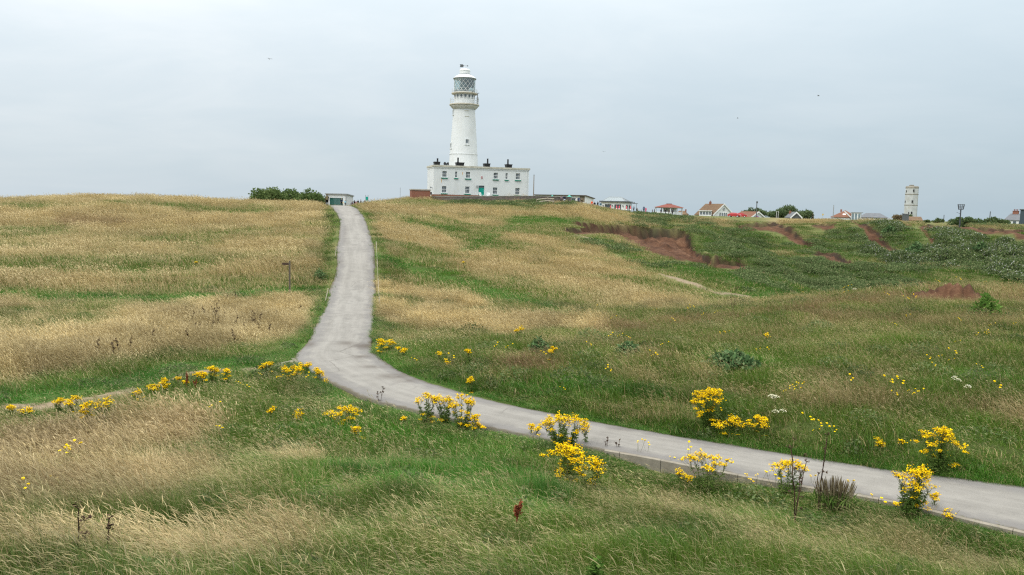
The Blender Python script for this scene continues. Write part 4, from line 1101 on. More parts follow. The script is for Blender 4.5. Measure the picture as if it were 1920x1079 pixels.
for z, r_ in ((r0_ + 0.02, rr_(21.3)), (c0 + 0.05, rr_(10.5))):
    MB().lathe([(r_ - 0.1, z - 0.08), (r_, z - 0.06), (r_, z + 0.06), (r_ - 0.1, z + 0.08)], 48).build('roof_moulding', M_grey, tower, True)
MB().tube((0, 0, th_(128.6)), (0, 0, th_(119.0)), 0.05, 0.02, 6).build('lightning_rod', M_iron, tower)
zv = th_(123.8)
vd = Matrix.Rotation(R(-20) + math.atan2(-1, -0.0) * 0, 4, 'Z')
vane = MB()
vane.prism([(-1.15, zv - 0.30), (-0.45, zv - 0.30), (-0.22, zv), (-0.45, zv + 0.30), (-1.15, zv + 0.30), (-1.0, zv)], -0.02, 0.02)
vane.tube((-0.4, 0, zv), (0.65, 0, zv), 0.03); vane.tube((0.55, 0, zv - 0.10), (0.55, 0, zv + 0.10), 0.13, 0.13, 8)
vane.build('weather_vane', M_darkgrey, tower, rot=(0, 0, R(-20)))
# aerial and lamp bracket on the gallery's right edge, small hooks on the tower
MB().tube((0, 0, g1), (0, 0, g1 + 2.4), 0.09).tube((-0.35, 0, g1 + 2.3), (0.35, 0, g1 + 2.5), 0.07).box(-0.16, 0.16, -0.16, 0.16, g1 + 0.9, g1 + 1.5).build('lamp_bracket', M_grey, tower, loc=(rr_(24.6) * math.cos(R(-28)), rr_(24.6) * math.sin(R(-28)), 0))
def tower_window(px, py, w, h, az):
    z = th_(py); r_ = rad(z); Mx = Matrix.Rotation(az - R(20), 4, 'Z')
    o = MB().box(r_ - 0.3, r_ + 0.012, -w / 2, w / 2, z - h / 2, z + h / 2, 0, Mx).build('window', M_glass, tower)
    f = MB()
    f.box(r_ - 0.3, r_ + 0.10, -w / 2 - 0.16, -w / 2, z - h / 2 - 0.14, z + h / 2 + 0.14, 0, Mx).box(r_ - 0.3, r_ + 0.10, w / 2, w / 2 + 0.16, z - h / 2 - 0.14, z + h / 2 + 0.14, 0, Mx)
    f.box(r_ - 0.3, r_ + 0.10, -w / 2, w / 2, z + h / 2, z + h / 2 + 0.2, 0, Mx).box(r_ - 0.3, r_ + 0.16, -w / 2 - 0.25, w / 2 + 0.25, z - h / 2 - 0.22, z - h / 2, 0, Mx).box(r_ - 0.3, r_ + 0.03, -0.03, 0.03, z - h / 2, z + h / 2, 0, Mx)
    f.build('frame', M_white, o)
look = math.atan2(-tb.y, -tb.x)
def face_az(px, py):
    t = (px - (TX + (300 - py) * 0.013)) * mpp / rad(th_(py))
    return look + math.asin(max(-0.98, min(0.98, t)))
tower_window(875.5, 268.0, 0.62, 1.0, face_az(875.5, 268))
tower_window(846, 275.0, 0.6, 1.0, face_az(846.2, 275))
tower_window(850, 212.5, 0.6, 0.9, face_az(850.0, 212.5))
for py, ww in ((210, 0.9), (220.5, 0.9)):
    z = th_(py); Mx = Matrix.Rotation(face_az(875.0, py) - R(20), 4, 'Z'); r_ = rad(z)
    MB().box(r_ - 0.1, r_ + 0.05, -ww / 2, ww / 2, z - 0.05, z + 0.05, 0, Mx).build('sill_course', M_stone, tower)

# ------------------------------------------------------------------ the keepers' house below it
A = Vector(place(813.0, 340, 163.6)); B = Vector(place(991.3, 340, 168.6))
A.z = B.z = 0
ex = (B - A).normalized(); ey = Vector((-ex.y, ex.x, 0)); yaw = math.atan2(ex.y, ex.x)
zbase = 2.35
LEN = (B - A).length
nf = -ey
def loc2(px, py):
    p = on_plane(px, py, A, nf) - A
    return p.dot(ex), p.z - zbase
# depth so that the far left corner falls where it is seen
best = min(np.arange(4, 14, 0.1), key=lambda D: abs(project(*[np.array([c]) for c in (A.x + ey.x * D, A.y + ey.y * D, 8.0)])[0][0] - 801.6))
DEP = float(best)
HT = loc2(813, 312.6)[1]
house = empty('keepers_house', (A.x, A.y, zbase), yaw, label='long white two-storey house with flat roof and teal door below the lighthouse', cat='house')
print('HOUSE len %.1f depth %.1f height %.1f' % (LEN, DEP, HT))
WIN = [(833.6, 321.2, 332.0, 8.3), (855.3, 322.0, 332.8, 3.9), (877.6, 322.7, 333.8, 8.0), (929.7, 324.3, 335.3, 8.0), (950.0, 325.0, 336.2, 4.0), (971.2, 325.5, 336.6, 7.8),
       (832.9, 349.3, 361.4, 8.4), (876.5, 350.2, 362.4, 8.2), (928.4, 352.0, 364.0, 8.2), (970.3, 353.0, 365.2, 8.0)]
holes = []
for px, ya, yb, w in WIN:
    x0, _ = loc2(px - w / 2, (ya + yb) / 2); x1, _ = loc2(px + w / 2, (ya + yb) / 2)
    _, za = loc2(px, yb); _, zb2 = loc2(px, ya)
    holes.append((x0, x1, za, zb2))
dx0, _ = loc2(897.1, 358); dx1, _ = loc2(908.0, 358); _, dz1 = loc2(902.6, 348.4); _, dzm = loc2(902.6, 352.4)
door_hole = (dx0, dx1, 0.0, dz1)
w = MB(); panel(w, LEN, HT, 0.4, holes + [door_hole])
w.box(0, 0.4, 0.4, DEP - 0.4, 0, HT).box(LEN - 0.4, LEN, 0.4, DEP - 0.4, 0, HT).box(0, LEN, DEP - 0.4, DEP, 0, HT)
w.build('wall', M_white, house)
MB().box(0.4, LEN - 0.4, 0.4, DEP - 0.4, HT - 0.35, HT - 0.1).build('roof', M_stone, house)
cop = MB()
cop.box(-0.18, LEN + 0.22, -0.18, 0.5, HT, HT + 0.36).box(-0.18, 0.5, 0.5, DEP + 0.18, HT, HT + 0.36).box(LEN - 0.4, LEN + 0.22, 0.5, DEP + 0.18, HT, HT + 0.36).box(0.5, LEN - 0.4, DEP - 0.4, DEP + 0.18, HT, HT + 0.36)
cop.build('parapet_coping', M_stone, house)
MB().box(-0.07, LEN + 0.08, -0.07, 0.0 - 0.003, HT - 0.28, HT - 0.003).box(-0.07, -0.003, -0.003, DEP, HT - 0.28, HT - 0.003).build('cornice', M_white, house)
for i, (x0, x1, z0, z1) in enumerate(holes):
    pane = MB().box(x0, x1, 0.20, 0.23, z0, z1).build('window', M_glass, house)
    f = MB(); t = 0.045
    f.box(x0, x0 + t, 0.13, 0.197, z0, z1).box(x1 - t, x1, 0.13, 0.197, z0, z1).box(x0 + t, x1 - t, 0.13, 0.197, z0, z0 + t).box(x0 + t, x1 - t, 0.13, 0.197, z1 - t, z1)
    zm = (z0 + z1) / 2
    f.box(x0 + t, x1 - t, 0.12, 0.197, zm - 0.035, zm + 0.035)
    nb = 2 if x1 - x0 < 0.6 else 3
    for k in range(1, nb):
        xb = x0 + (x1 - x0) * k / nb
        f.box(xb - 0.016, xb + 0.016, 0.15, 0.197, z0 + t, zm - 0.05).box(xb - 0.016, xb + 0.016, 0.15, 0.197, zm + 0.05, z1 - t)
    f.build('frame', M_frame, pane)
    MB().box(x0 - 0.16, x1 + 0.16, -0.10, 0.12, z0 - 0.16, z0).build('ledge', M_whitew, pane)
    MB().box(x0 - 0.20, x1 + 0.20, -0.16, -0.003, z0 - 0.36, z0 - 0.163).build('sill', M_green, pane)
door = MB().box(dx0, dx1, 0.24, 0.30, 0.0, dzm).box(dx0 + 0.12, (dx0 + dx1) / 2 - 0.06, 0.215, 0.237, 0.3, dzm - 0.2).box((dx0 + dx1) / 2 + 0.06, dx1 - 0.12, 0.215, 0.237, 0.3, dzm - 0.2).build('door', M_teal, house)
MB().box(dx0, dx1, 0.24, 0.28, dzm + 0.06, dz1).build('fanlight', M_glass, door)
MB().box(dx0, dx1, 0.20, 0.30, dzm, dzm + 0.057).build('transom', M_grey, door)
MB().tube((dx1 - 0.25, 0.21, 1.05), (dx1 - 0.25, 0.15, 1.05), 0.045).build('handle', M_black, door)
MB().box(dx0 - 0.3, dx1 + 0.3, -0.7, -0.003, -0.4, 0.0).build('doorstep', M_stone, house)
sx, sz = loc2(903.3, 333.2)
pl = MB().box(sx - 0.20, sx + 0.20, -0.05, -0.003, sz - 0.26, sz + 0.26).build('plaque', M_whitew, house)
mred = simple('plaque_red', (0.35, 0.035, 0.04), 0.5, 0.3, 0.1)
MB().box(sx - 0.17, sx + 0.17, -0.065, -0.053, sz + 0.02, sz + 0.23).box(sx - 0.17, sx - 0.03, -0.065, -0.053, sz - 0.22, sz - 0.04).box(sx + 0.03, sx + 0.17, -0.065, -0.053, sz - 0.22, sz - 0.04).build('arms', mred, pl)
lx, lz = loc2(894.4, 349.8)
MB().box(lx - 0.12, lx + 0.12, -0.3, -0.003, lz - 0.18, lz + 0.18).build('wall_lamp', M_grey, house)
lx, lz = loc2(1.2 + 806.8, 351.5)
MB().tube((-0.3, 1.2, lz), (-0.003, 1.2, lz), 0.06).box(-0.5, -0.3, 1.0, 1.4, lz - 0.15, lz + 0.15).build('wall_lamp', M_grey, house)
# rust runs below two fixings: real stains with a shape of their own
mrust = simple('rust_stain', (0.52, 0.30, 0.10), 0.9, 0.1, 0.25, 4.0)
for px, py, L_ in ((828.0, 334.5, 1.1), (867.6, 323.0, 0.7)):
    x, z = loc2(px, py)
    MB().prism([(x - 0.07, z), (x + 0.07, z), (x + 0.03, z - L_ * 0.6), (x - 0.05, z - L_), (x - 0.09, z - L_ * 0.5)], -0.006, -0.003).build('rust_run', mrust, house)
# squat black chimney troughs with single pots, and the twin horn
def chimney(px, py, wt, wb, h, pxp, hp, y):
    k = 1.0 / (FPX / 167.0)
    x, _ = loc2(px, py); xp, _ = loc2(pxp, py)
    z0 = HT + 0.34
    c = MB().frustum(x - wb * k / 2, x + wb * k / 2, y - 0.45, y + 0.45, z0 - 0.6, x - wt * k / 2, x + wt * k / 2, y - 0.75, y + 0.75, z0 + h * k)
    c.box(x - wt * k / 2 - 0.06, x + wt * k / 2 + 0.06, y - 0.8, y + 0.8, z0 + h * k, z0 + h * k + 0.12)
    o = c.build('chimney', M_black, house)
    MB().lathe([(0.22, 0), (0.18, 0.15), (0.16, hp * k - 0.1), (0.19, hp * k - 0.06), (0.19, hp * k)], 12, 0, (xp, y, z0 + h * k + 0.1)).build('chimney_pot', M_black, o, True)
chimney(822.7, 309.5, 10.4, 7.8, 5.6, 824.1, 6.6, 2.2)
chimney(866.3, 311.0, 14.4, 12.0, 6.0, 862.9, 9.0, 2.2)
chimney(917.3, 313.0, 10.8, 8.4, 6.0, 919.1, 9.4, 2.2)
chimney(958.7, 314.5, 11.2, 8.6, 6.0, 957.5, 9.6, 2.2)
hx, _ = loc2(840.6, 310); k = 1 / (FPX / 167.0); z0 = HT + 0.1
horn = MB().box(hx - 3.4 * k, hx + 3.4 * k, 1.8, 2.6, z0 - 0.3, z0 + 1.2 * k).tube((hx, 2.2, z0 + k), (hx, 2.2, z0 + 5.0 * k), 0.12)
horn.tube((hx, 2.2, z0 + 5.6 * k), (hx - 3.3 * k, 1.9, z0 + 6.2 * k), 0.08, 0.34, 12).tube((hx, 2.2, z0 + 5.6 * k), (hx + 3.3 * k, 1.9, z0 + 6.2 * k), 0.08, 0.34, 12)
horn.build('fog_horn', M_black, house)
ax_, _ = loc2(912.7, 312)
MB().tube((ax_, 3, HT), (ax_, 3, HT + 0.95), 0.03).tube((ax_ - 0.25, 3, HT + 0.8), (ax_ + 0.25, 3, HT + 0.8), 0.02).build('aerial', M_grey, house)
# downpipe at the right corner
MB().tube((LEN - 0.5, -0.07, 0), (LEN - 0.5, -0.07, HT - 0.3), 0.055).build('downpipe', M_whitew, house)

# ------------------------------------------------------------------ walls and the brick shed in front
def wall_run(name, pts, top, thick, mat, cap=None, **kw):
    """A free-standing wall through ground points pts (x, y), top heights."""
    mb = MB(); cp = MB()
    for (p, q, ta, tc) in zip(pts, pts[1:], top, top[1:]):
        p, q = Vector(p), Vector(q); d = (q - p); L_ = d.length; d.normalize(); nrm = Vector((-d.y, d.x))
        nseg = max(1, int(L_ / 2.5))
        for s in range(nseg):
            a, b = p + d * L_ * s / nseg, p + d * L_ * (s + 1) / nseg
            za, zb_ = ground_z(a.x, a.y) - 0.5, ground_z(b.x, b.y) - 0.5
            t0, t1 = ta + (tc - ta) * s / nseg, ta + (tc - ta) * (s + 1) / nseg
            h = nrm * thick / 2
            vs = [(*(a - h), za), (*(b - h), zb_), (*(b + h), zb_), (*(a + h), za), (*(a - h), t0), (*(b - h), t1), (*(b + h), t1), (*(a + h), t0)]
            fs = [(0, 3, 2, 1), (4, 5, 6, 7), (0, 1, 5, 4), (2, 3, 7, 6)] + ([(3, 0, 4, 7)] if s == 0 else []) + ([(1, 2, 6, 5)] if s == nseg - 1 else [])
            mb.add(vs, fs)
            if cap:
                h2 = nrm * (thick / 2 + 0.06)
                cp.add([(*(a - h2), t0 + 0.003), (*(b - h2), t1 + 0.003), (*(b + h2), t1 + 0.003), (*(a + h2), t0 + 0.003), (*(a - h2), t0 + 0.11), (*(b - h2), t1 + 0.11), (*(b + h2), t1 + 0.11), (*(a + h2), t0 + 0.11)], [(0, 3, 2, 1), (4, 5, 6, 7), (0, 1, 5, 4), (2, 3, 7, 6), (3, 0, 4, 7), (1, 2, 6, 5)])
    root = tag(bpy.data.objects.new(name, None), **kw); COL.objects.link(root); root.location = (pts[0][0], pts[0][1], ground_z(*pts[0]))
    bpy.context.view_layer.update()
    inv = root.matrix_world.inverted()
    for m_, n_, ma in ((mb, 'stonework', mat), (cp, 'coping', cap)):
        if ma is not None and m_.v:
            m_.v = [tuple(inv @ Vector(v)) for v in m_.v]; m_.build(n_, ma, root)
    return root
def xy(px, r, py=372): p = place(px, py, r); return (float(p[0]), float(p[1]))
def zz(px, py, r): return float(place(px, py, r)[2])
wall_run('boundary_wall', [xy(809, 151.0), xy(900, 152.0), xy(1000, 155.0), xy(1069, 160.0)], [zz(809, 369.2, 151), zz(900, 368.9, 152), zz(1000, 368.4, 155), zz(1069, 370.2, 160)], 0.5, M_stonewall, M_tan, label='long low dark stone wall in front of the white house', cat='wall')
wall_run('garden_wall', [xy(809, 157.5), xy(899, 159.5)], [zz(809, 364.6, 157.5), zz(899, 366.6, 159.5)], 0.35, M_brick, None, label='low red brick garden wall between the stone wall and the white house', cat='wall')
p = at_range(771.5, 149.0); q = at_range(806.6, 149.5)
d = (q - p); L_ = Vector((d.x, d.y, 0)).length; ry = math.atan2(d.y, d.x)
z0 = min(p.z, q.z) - 0.3; top = zz(789, 357.2, 149)
shed = empty('brick_shed', (p.x, p.y, z0), ry, label='small flat-roofed red brick shed at the left end of the stone wall', cat='shed')
h = top - z0
MB().box(0, L_, 0, 2.6, 0, h).build('wall', M_brick, shed)
MB().box(-0.08, L_ + 0.10, -0.10, 2.75, h + 0.003, h + 0.22).build('roof_slab', M_tan, shed)
MB().box(L_ + 0.003, L_ + 0.35, 0.3, 1.2, h - 0.75, h - 0.25).build('gutter_box', M_darkgrey, shed)
# white garden seats on the grass by the door
def chair(name, px, r, rz, label, kind):
    b = at_range(px, r); root = empty(name, b, rz, label=label, cat=kind, group='white seats in front of the house')
    MB().box(-0.35, 0.35, -0.3, 0.3, 0.40, 0.46).build('seat', M_whitew, root)
    s = MB()
    for q in range(5): s.box(-0.33 + 0.14 * q, -0.23 + 0.14 * q, 0.0, 0.03, 0, 0.75)
    s.box(-0.35, 0.35, 0.033, 0.06, 0.08, 0.16).box(-0.35, 0.35, 0.033, 0.06, 0.58, 0.66)
    s.build('backrest', M_whitew, root, loc=(0, 0.27, 0.46), rot=(R(-16), 0, 0))
    for sx_ in (-1, 1):
        for sy_ in (-1, 1): MB().box(sx_ * 0.35 - 0.04, sx_ * 0.35 + 0.04, sy_ * 0.27 - 0.04, sy_ * 0.27 + 0.04, -0.15, 0.62 if sy_ < 0 else 0.40).build('leg', M_whitew, root)
        MB().box(sx_ * 0.35 - 0.06, sx_ * 0.35 + 0.06, -0.35, 0.25, 0.623, 0.66).build('armrest', M_whitew, root)
    return root
chair('garden_bench', 902.0, 162.5, yaw + 0.5, 'white garden seat standing right in front of the teal door', 'seat')
chair('garden_chair', 914.5, 162.5, yaw - 0.4, 'white garden chair right of the teal door, nearer the door of two', 'chair')
chair('garden_chair', 918.5, 162.8, yaw + 0.7, 'white garden chair right of the teal door, farther from it of two', 'chair')
# bare pole right of the house
def pole(name, px, py_top, r, rad_, mat, label, cat, lean=0.0, group=None, finial=True):
    b = at_range(px, r, py_top); top = float(place(px, py_top, r)[2])
    o = empty(name, b, label=label, cat=cat, group=group)
    MB().tube((0, 0, -0.4), (lean, 0, top - b.z), rad_ * 1.15, rad_ * 0.85, 8).build('shaft', mat, o, True)
    if finial: MB().tube((lean, 0, top - b.z), (lean, 0, top - b.z + 0.12), rad_ * 1.2, rad_ * 0.9, 8).build('cap', M_darkgrey, o)
    return o
pole('flagpole', 1001.3, 329.0, 158.0, 0.085, M_wood, 'bare brown flagpole standing right of the white house', 'pole')
pole('thin_mast', 750.5, 353.5, 140.0, 0.03, M_grey, 'thin grey mast on the grass between path and brick shed', 'mast')
# ------------------------------------------------------------------ yard at the top of the path: shed, board, bushes
M_shutter = simple('shutter_green', (0.010, 0.085, 0.070), 0.5, 0.35, 0.15)
M_tileo = tiled('orange_tiles', (0.153, 0.069, 0.045), (0.214, 0.112, 0.074))
M_tiler = tiled('red_tiles', (0.180, 0.056, 0.044), (0.232, 0.083, 0.064))
M_tileb = tiled('brown_tiles', (0.113, 0.072, 0.047), (0.191, 0.126, 0.072))
M_slate = tiled('slates', (0.115, 0.125, 0.14), (0.17, 0.18, 0.195))
M_render = white_paint('white_render', (0.66, 0.68, 0.68), (0.50, 0.49, 0.45), 0.35)
M_red = simple('red_paint', (0.375, 0.032, 0.036), 0.35, 0.5, 0.1)
M_turq = simple('turquoise_canvas', (0.09, 0.42, 0.36), 0.8, 0.1, 0.1)
M_pinkred = simple('red_canvas', (0.62, 0.10, 0.13), 0.85, 0.1, 0.15)
M_canvasw = simple('white_canvas', (0.78, 0.74, 0.73), 0.85, 0.1, 0.05)
M_rubber = simple('tyre_rubber', (0.02, 0.02, 0.02), 0.9, 0.1, 0.2)
M_yellow = simple('yellow_sign', (0.62, 0.42, 0.03), 0.6, 0.3, 0.1)
M_navyclad = simple('dark_cladding', (0.050, 0.070, 0.085), 0.7, 0.2, 0.2, 6.0)

def frame_of(pxa, pya, ra, pxb, pyb, rb):
    """Local frame of a front wall seen from (pxa) to (pxb): origin, x axis angle, length."""
    a = Vector(place(pxa, pya, ra)); b = Vector(place(pxb, pyb, rb))
    d = b - a; d.z = 0
    return a, math.atan2(d.y, d.x), d.length
def zl(px, py, r, base): return float(place(px, py, r)[2]) - base

# white shed with a green shutter
a, ry, L_ = frame_of(611.0, 375, 165.0, 649.6, 375, 165.0)
ry -= R(19); L_ *= 1.06
zb = at_range(630, 165).z - 0.15
H1 = zl(611, 364.6, 165, zb); 
s = empty('white_shed', (a.x, a.y, zb), ry, label='white flat-roofed shed with a dark green shutter at the top of the path', cat='shed')
x0, x1 = L_ * 7.0 / 38.6, L_ * 31.8 / 38.6
w = MB(); panel(w, L_, H1, 0.2, [(x0, x1, 0.0, zl(630, 371.4, 165, zb))]); D = 4.2
w.box(0, 0.2, 0.2, D, 0, H1).add([(L_ - 0.2, 0.2, 0), (L_, 0.2, 0), (L_, D, 0), (L_ - 0.2, D, 0), (L_ - 0.2, 0.2, H1), (L_, 0.2, H1), (L_, D, H1 - 0.28), (L_ - 0.2, D, H1 - 0.28)], [(0, 3, 2, 1), (4, 5, 6, 7), (0, 1, 5, 4), (1, 2, 6, 5), (2, 3, 7, 6), (3, 0, 4, 7)])
w.build('wall', M_white, s)
MB().add([(-0.15, -0.25, H1 + .003), (L_ + 0.2, -0.25, H1 + .003), (L_ + 0.2, D + 0.2, H1 - 0.30), (-0.15, D + 0.2, H1 - 0.30), (-0.15, -0.25, H1 + .20), (L_ + 0.2, -0.25, H1 + .20), (L_ + 0.2, D + 0.2, H1 - 0.10), (-0.15, D + 0.2, H1 - 0.10)], [(0, 3, 2, 1), (4, 5, 6, 7), (0, 1, 5, 4), (1, 2, 6, 5), (2, 3, 7, 6), (3, 0, 4, 7)]).build('roof', M_grey, s)
sh = MB(); hz = zl(630, 371.4, 165, zb)
for q in range(14): sh.box(x0, x1, 0.10, 0.13 + 0.02 * (q % 2), hz * q / 14, hz * (q + 1) / 14 - 0.012)
sh.build('shutter', M_shutter, s)
MB().tube((L_ - 0.12, -0.06, 0), (L_ - 0.12, -0.06, H1 - 0.02), 0.07).build('downpipe', M_grey, s)

# teal notice board on two posts
a, ry, L_ = frame_of(685.3, 370, 158.0, 690.5, 370, 158.0)
b = at_range(687.8, 158.0)
nb = empty('notice_board', (a.x, a.y, b.z), ry, label='teal notice board between two grey posts right of the path top', cat='notice board')
for x in (0.04, L_ - 0.04): MB().box(x - 0.045, x + 0.045, -0.04, 0.04, -0.3, zl(688, 366.0, 158, b.z)).build('post', M_grey, nb)
MB().box(0.05, L_ - 0.05, -0.075, -0.043, zl(688, 376.5, 158, b.z), zl(688, 369.3, 158, b.z)).build('panel', M_teal, nb)

# ------------------------------------------------------------------ shrubs and trees: trunks, limbs, leaf clusters
M_bark = simple('bark', (0.085, 0.07, 0.055), 0.95, 0.05, 0.3, 5.0)
def leaf_mat(name, lo, mid, hi):
    m, N, out = material(name)
    rnd = attr(N, 'rnd')
    oi = N('ShaderNodeObjectInfo')
    c = N.ramp(rnd, [(0.0, lo), (0.55, mid), (1.0, hi)])
    c = N.mix(N.math('MULTIPLY', oi.outputs['Random'], 0.18), c, (0.12, 0.13, 0.05))
    df = N('ShaderNodeBsdfDiffuse', ins={0: c}); tr = N('ShaderNodeBsdfTranslucent', ins={0: c})
    m1 = N('ShaderNodeMixShader', ins={0: 0.28, 1: df.outputs[0], 2: tr.outputs[0]}); N.l.new(m1.outputs[0], out.inputs[0])
    return m
M_leafa = leaf_mat('bush_leaves', (0.052, 0.088, 0.030), (0.103, 0.160, 0.053), (0.183, 0.236, 0.096))
M_leafb = leaf_mat('tree_leaves', (0.051, 0.088, 0.041), (0.099, 0.146, 0.068), (0.170, 0.221, 0.116))  # village trees: leaf colours lightened to paint in distance haze
M_leafc = leaf_mat('hedge_leaves', (0.045, 0.080, 0.032), (0.088, 0.136, 0.054), (0.160, 0.200, 0.088))
M_leafd = leaf_mat('brown_leaves', (0.10, 0.075, 0.045), (0.19, 0.15, 0.09), (0.30, 0.24, 0.15))
def woody(name, base, W_, H_, D_, seed, mat, label, cat, group=None, trunk=0.25, blobs=9, nleaf=2600, leaf=0.22, flat=0.6):
    g = np.random.default_rng(seed)
    o = empty(name, base, label=label, cat=cat, group=group)
    C_ = []
    for k in range(blobs):
        x = g.uniform(-0.40, 0.40) * W_; y = g.uniform(-0.38, 0.38) * D_
        f_ = 1 - (x / (0.5 * W_)) ** 2 * flat
        rb = g.uniform(0.15, 0.26) * min(W_, H_ * 1.6)
        top = H_ * f_ * g.uniform(0.72, 1.0)
        C_.append((x, y, max(top - rb * 0.8, rb * 0.5), rb))
        if top > rb * 2.4: C_.append((x * 1.05, y, max(top - rb * 2.2, rb * 0.4), rb * 1.1))
    T = Tuft()
    tot = sum(c[3] ** 2 for c in C_)
    for (cx, cy, cz, rb) in C_:
        n_ = int(nleaf * rb ** 2 / tot)
        d = g.normal(0, 1, (n_, 3)); d /= np.linalg.norm(d, axis=1)[:, None]
        r_ = rb * g.uniform(0.55, 1.08, n_)
        p = np.array([cx, cy, cz]) + d * r_[:, None] * np.array([1, 1, 0.82])
        p[:, 2] = np.maximum(p[:, 2], 0.03)
        u = g.normal(0, 1, (n_, 3)) + d * 0.6 + np.array([0, 0, 0.3]); u /= np.linalg.norm(u, axis=1)[:, None]
        s_ = np.cross(u, g.normal(0, 1, (n_, 3))); s_ /= np.linalg.norm(s_, axis=1)[:, None]
        Ls = leaf * g.uniform(0.6, 1.5, n_); t = np.array([0, 0.5, 1.0]); pr = np.array([0.3, 1.0, 0.15])
        c = p[:, None, :] + u[:, None, :] * (Ls[:, None] * t[None])[:, :, None]
        off = s_[:, None, :] * (Ls[:, None] * pr[None] * 0.36)[:, :, None]
        T.add(np.stack([c - off, c + off], 2), 0.0, np.clip(g.uniform(0, 1) * 0.4 + g.uniform(0, 0.6, n_), 0, 1))
    me = T.mesh('crown', mat)
    link('crown', me, o)
    tk = MB()
    for k in range(3 if W_ > H_ * 1.3 else 1):
        x = (k - 1) * W_ * 0.18 if W_ > H_ * 1.3 else 0
        tk.tube((x, 0, -0.4), (x * 1.05, 0, H_ * 0.42), trunk, trunk * 0.6, 8)
        near = sorted(C_, key=lambda c: abs(c[0] - x))[:5]
        for c in near: tk.tube((x * 1.05, 0, H_ * 0.36), (c[0], c[1], c[2]), trunk * 0.5, trunk * 0.15, 6)
    tk.build('trunk', M_bark, o, True)
    return o
def plant_at(pxa, pxb, py_top, r, name, seed, mat, label, cat, **kw):
    pc = (pxa + pxb) / 2; b = at_range(pc, r, py_top)
    W_ = (pxb - pxa) * r / FPX * math.cos(math.atan((pc - 960) / FPX)) ** 2; H_ = float(place(pc, py_top, r)[2]) - b.z
    return woody(name, b, W_, H_, kw.pop('depth', 0.8) * W_, seed, mat, label, cat, **kw)
plant_at(464, 540, 350.5, 131, 'bush', 1, M_leafa, 'leftmost big rounded green bush on the skyline left of the white shed', 'bush', nleaf=4600, blobs=18, group='bushes on the skyline by the shed', leaf=0.26)
plant_at(508, 584, 353.0, 134, 'bush', 2, M_leafa, 'green bush in the middle of the skyline clump left of the white shed', 'bush', nleaf=4200, blobs=18, group='bushes on the skyline by the shed', leaf=0.26)
plant_at(548, 614, 354.5, 131, 'bush', 3, M_leafa, 'bush nearest the white shed, sloping down behind the walker with the backpack', 'bush', nleaf=4000, blobs=16, group='bushes on the skyline by the shed', leaf=0.26, flat=0.95)
plant_at(398, 412, 374.5, 112, 'low_bush', 4, M_leafc, 'tiny low bush on the left skyline beside a stub of post', 'bush', nleaf=500, blobs=5, leaf=0.12)
pole('stub_post', 390.5, 369.8, 110.0, 0.07, M_wood, 'short wooden stub post on the left skyline grass', 'post', finial=False)

# ------------------------------------------------------------------ long low building with a serving hatch
a, ry, L_ = frame_of(1003.0, 372, 200.0, 1097.5, 372, 195.6)
zb = at_range(1050, 200).z - 0.6
cf = empty('low_building', (a.x, a.y, zb), ry, label='long low white building with thin brown flat roof behind the stone wall', cat='building')
Ht = zl(1050, 367.2, 200, zb)
k = 200 / FPX
hx0, hx1 = L_ * (1072 - 1003) / 94.5, L_ * (1087 - 1003) / 94.5
hz0, hz1 = zl(1080, 379, 200, zb), zl(1080, 372.6, 200, zb)
w = MB(); panel(w, L_, Ht, 0.25, [(hx0, hx1, hz0, hz1)]); D = 7.0
w.box(0, 0.25, 0.25, D, 0, Ht - 0.5).box(0.25, L_ - 0.25, D - 0.25, D, 0, Ht - 0.55)
w.add([(L_ - 0.25, 0.25, 0), (L_, 0.25, 0), (L_, D, 0), (L_ - 0.25, D, 0), (L_ - 0.25, 0.25, Ht), (L_, 0.25, Ht), (L_, D, Ht - 0.55), (L_ - 0.25, D, Ht - 0.55)], [(0, 3, 2, 1), (4, 5, 6, 7), (0, 1, 5, 4), (1, 2, 6, 5), (2, 3, 7, 6), (3, 0, 4, 7)])
w.build('wall', M_render, cf)
M_rooff = simple('roof_felt', (0.105, 0.085, 0.075), 0.9, 0.1, 0.3, 1.0)
MB().add([(-0.3, -0.5, Ht + .003), (L_ + 0.3, -0.5, Ht + .003), (L_ + 0.3, D + 0.5, Ht - 0.60), (-0.3, D + 0.5, Ht - 0.60), (-0.3, -0.5, Ht + .17), (L_ + 0.3, -0.5, Ht + .17), (L_ + 0.3, D + 0.5, Ht - 0.43), (-0.3, D + 0.5, Ht - 0.43)], [(0, 3, 2, 1), (4, 5, 6, 7), (0, 1, 5, 4), (1, 2, 6, 5), (2, 3, 7, 6), (3, 0, 4, 7)]).build('roof', M_rooff, cf)
MB().box(hx0, hx1, 0.22, 0.26, hz0, hz1).build('serving_hatch', M_glass, cf)
MB().box(hx0 - 0.1, hx1 + 0.1, -0.2, -0.003, hz0 - 0.12, hz0).build('counter', M_palewood, cf)
lt = MB(); lx0, lx1 = L_ * (1087.8 - 1003) / 94.5, L_ * (1096.5 - 1003) / 94.5
for q in range(8): lt.box(lx0 + (lx1 - lx0) * q / 8, lx0 + (lx1 - lx0) * (q + 0.7) / 8, -0.09, -0.05, Ht - 1.5, Ht - 0.1)
for q in range(6): lt.box(lx0, lx1, -0.049, -0.004, Ht - 1.5 + 0.25 * q, Ht - 1.40 + 0.25 * q)
lt.build('trellis', M_wood, cf)
px_ = L_ * (1070 - 1003) / 94.5
MB().box(px_ - 0.14, px_ + 0.14, -0.35, -0.07, 0, Ht - 0.02).build('column', M_whitew, cf)
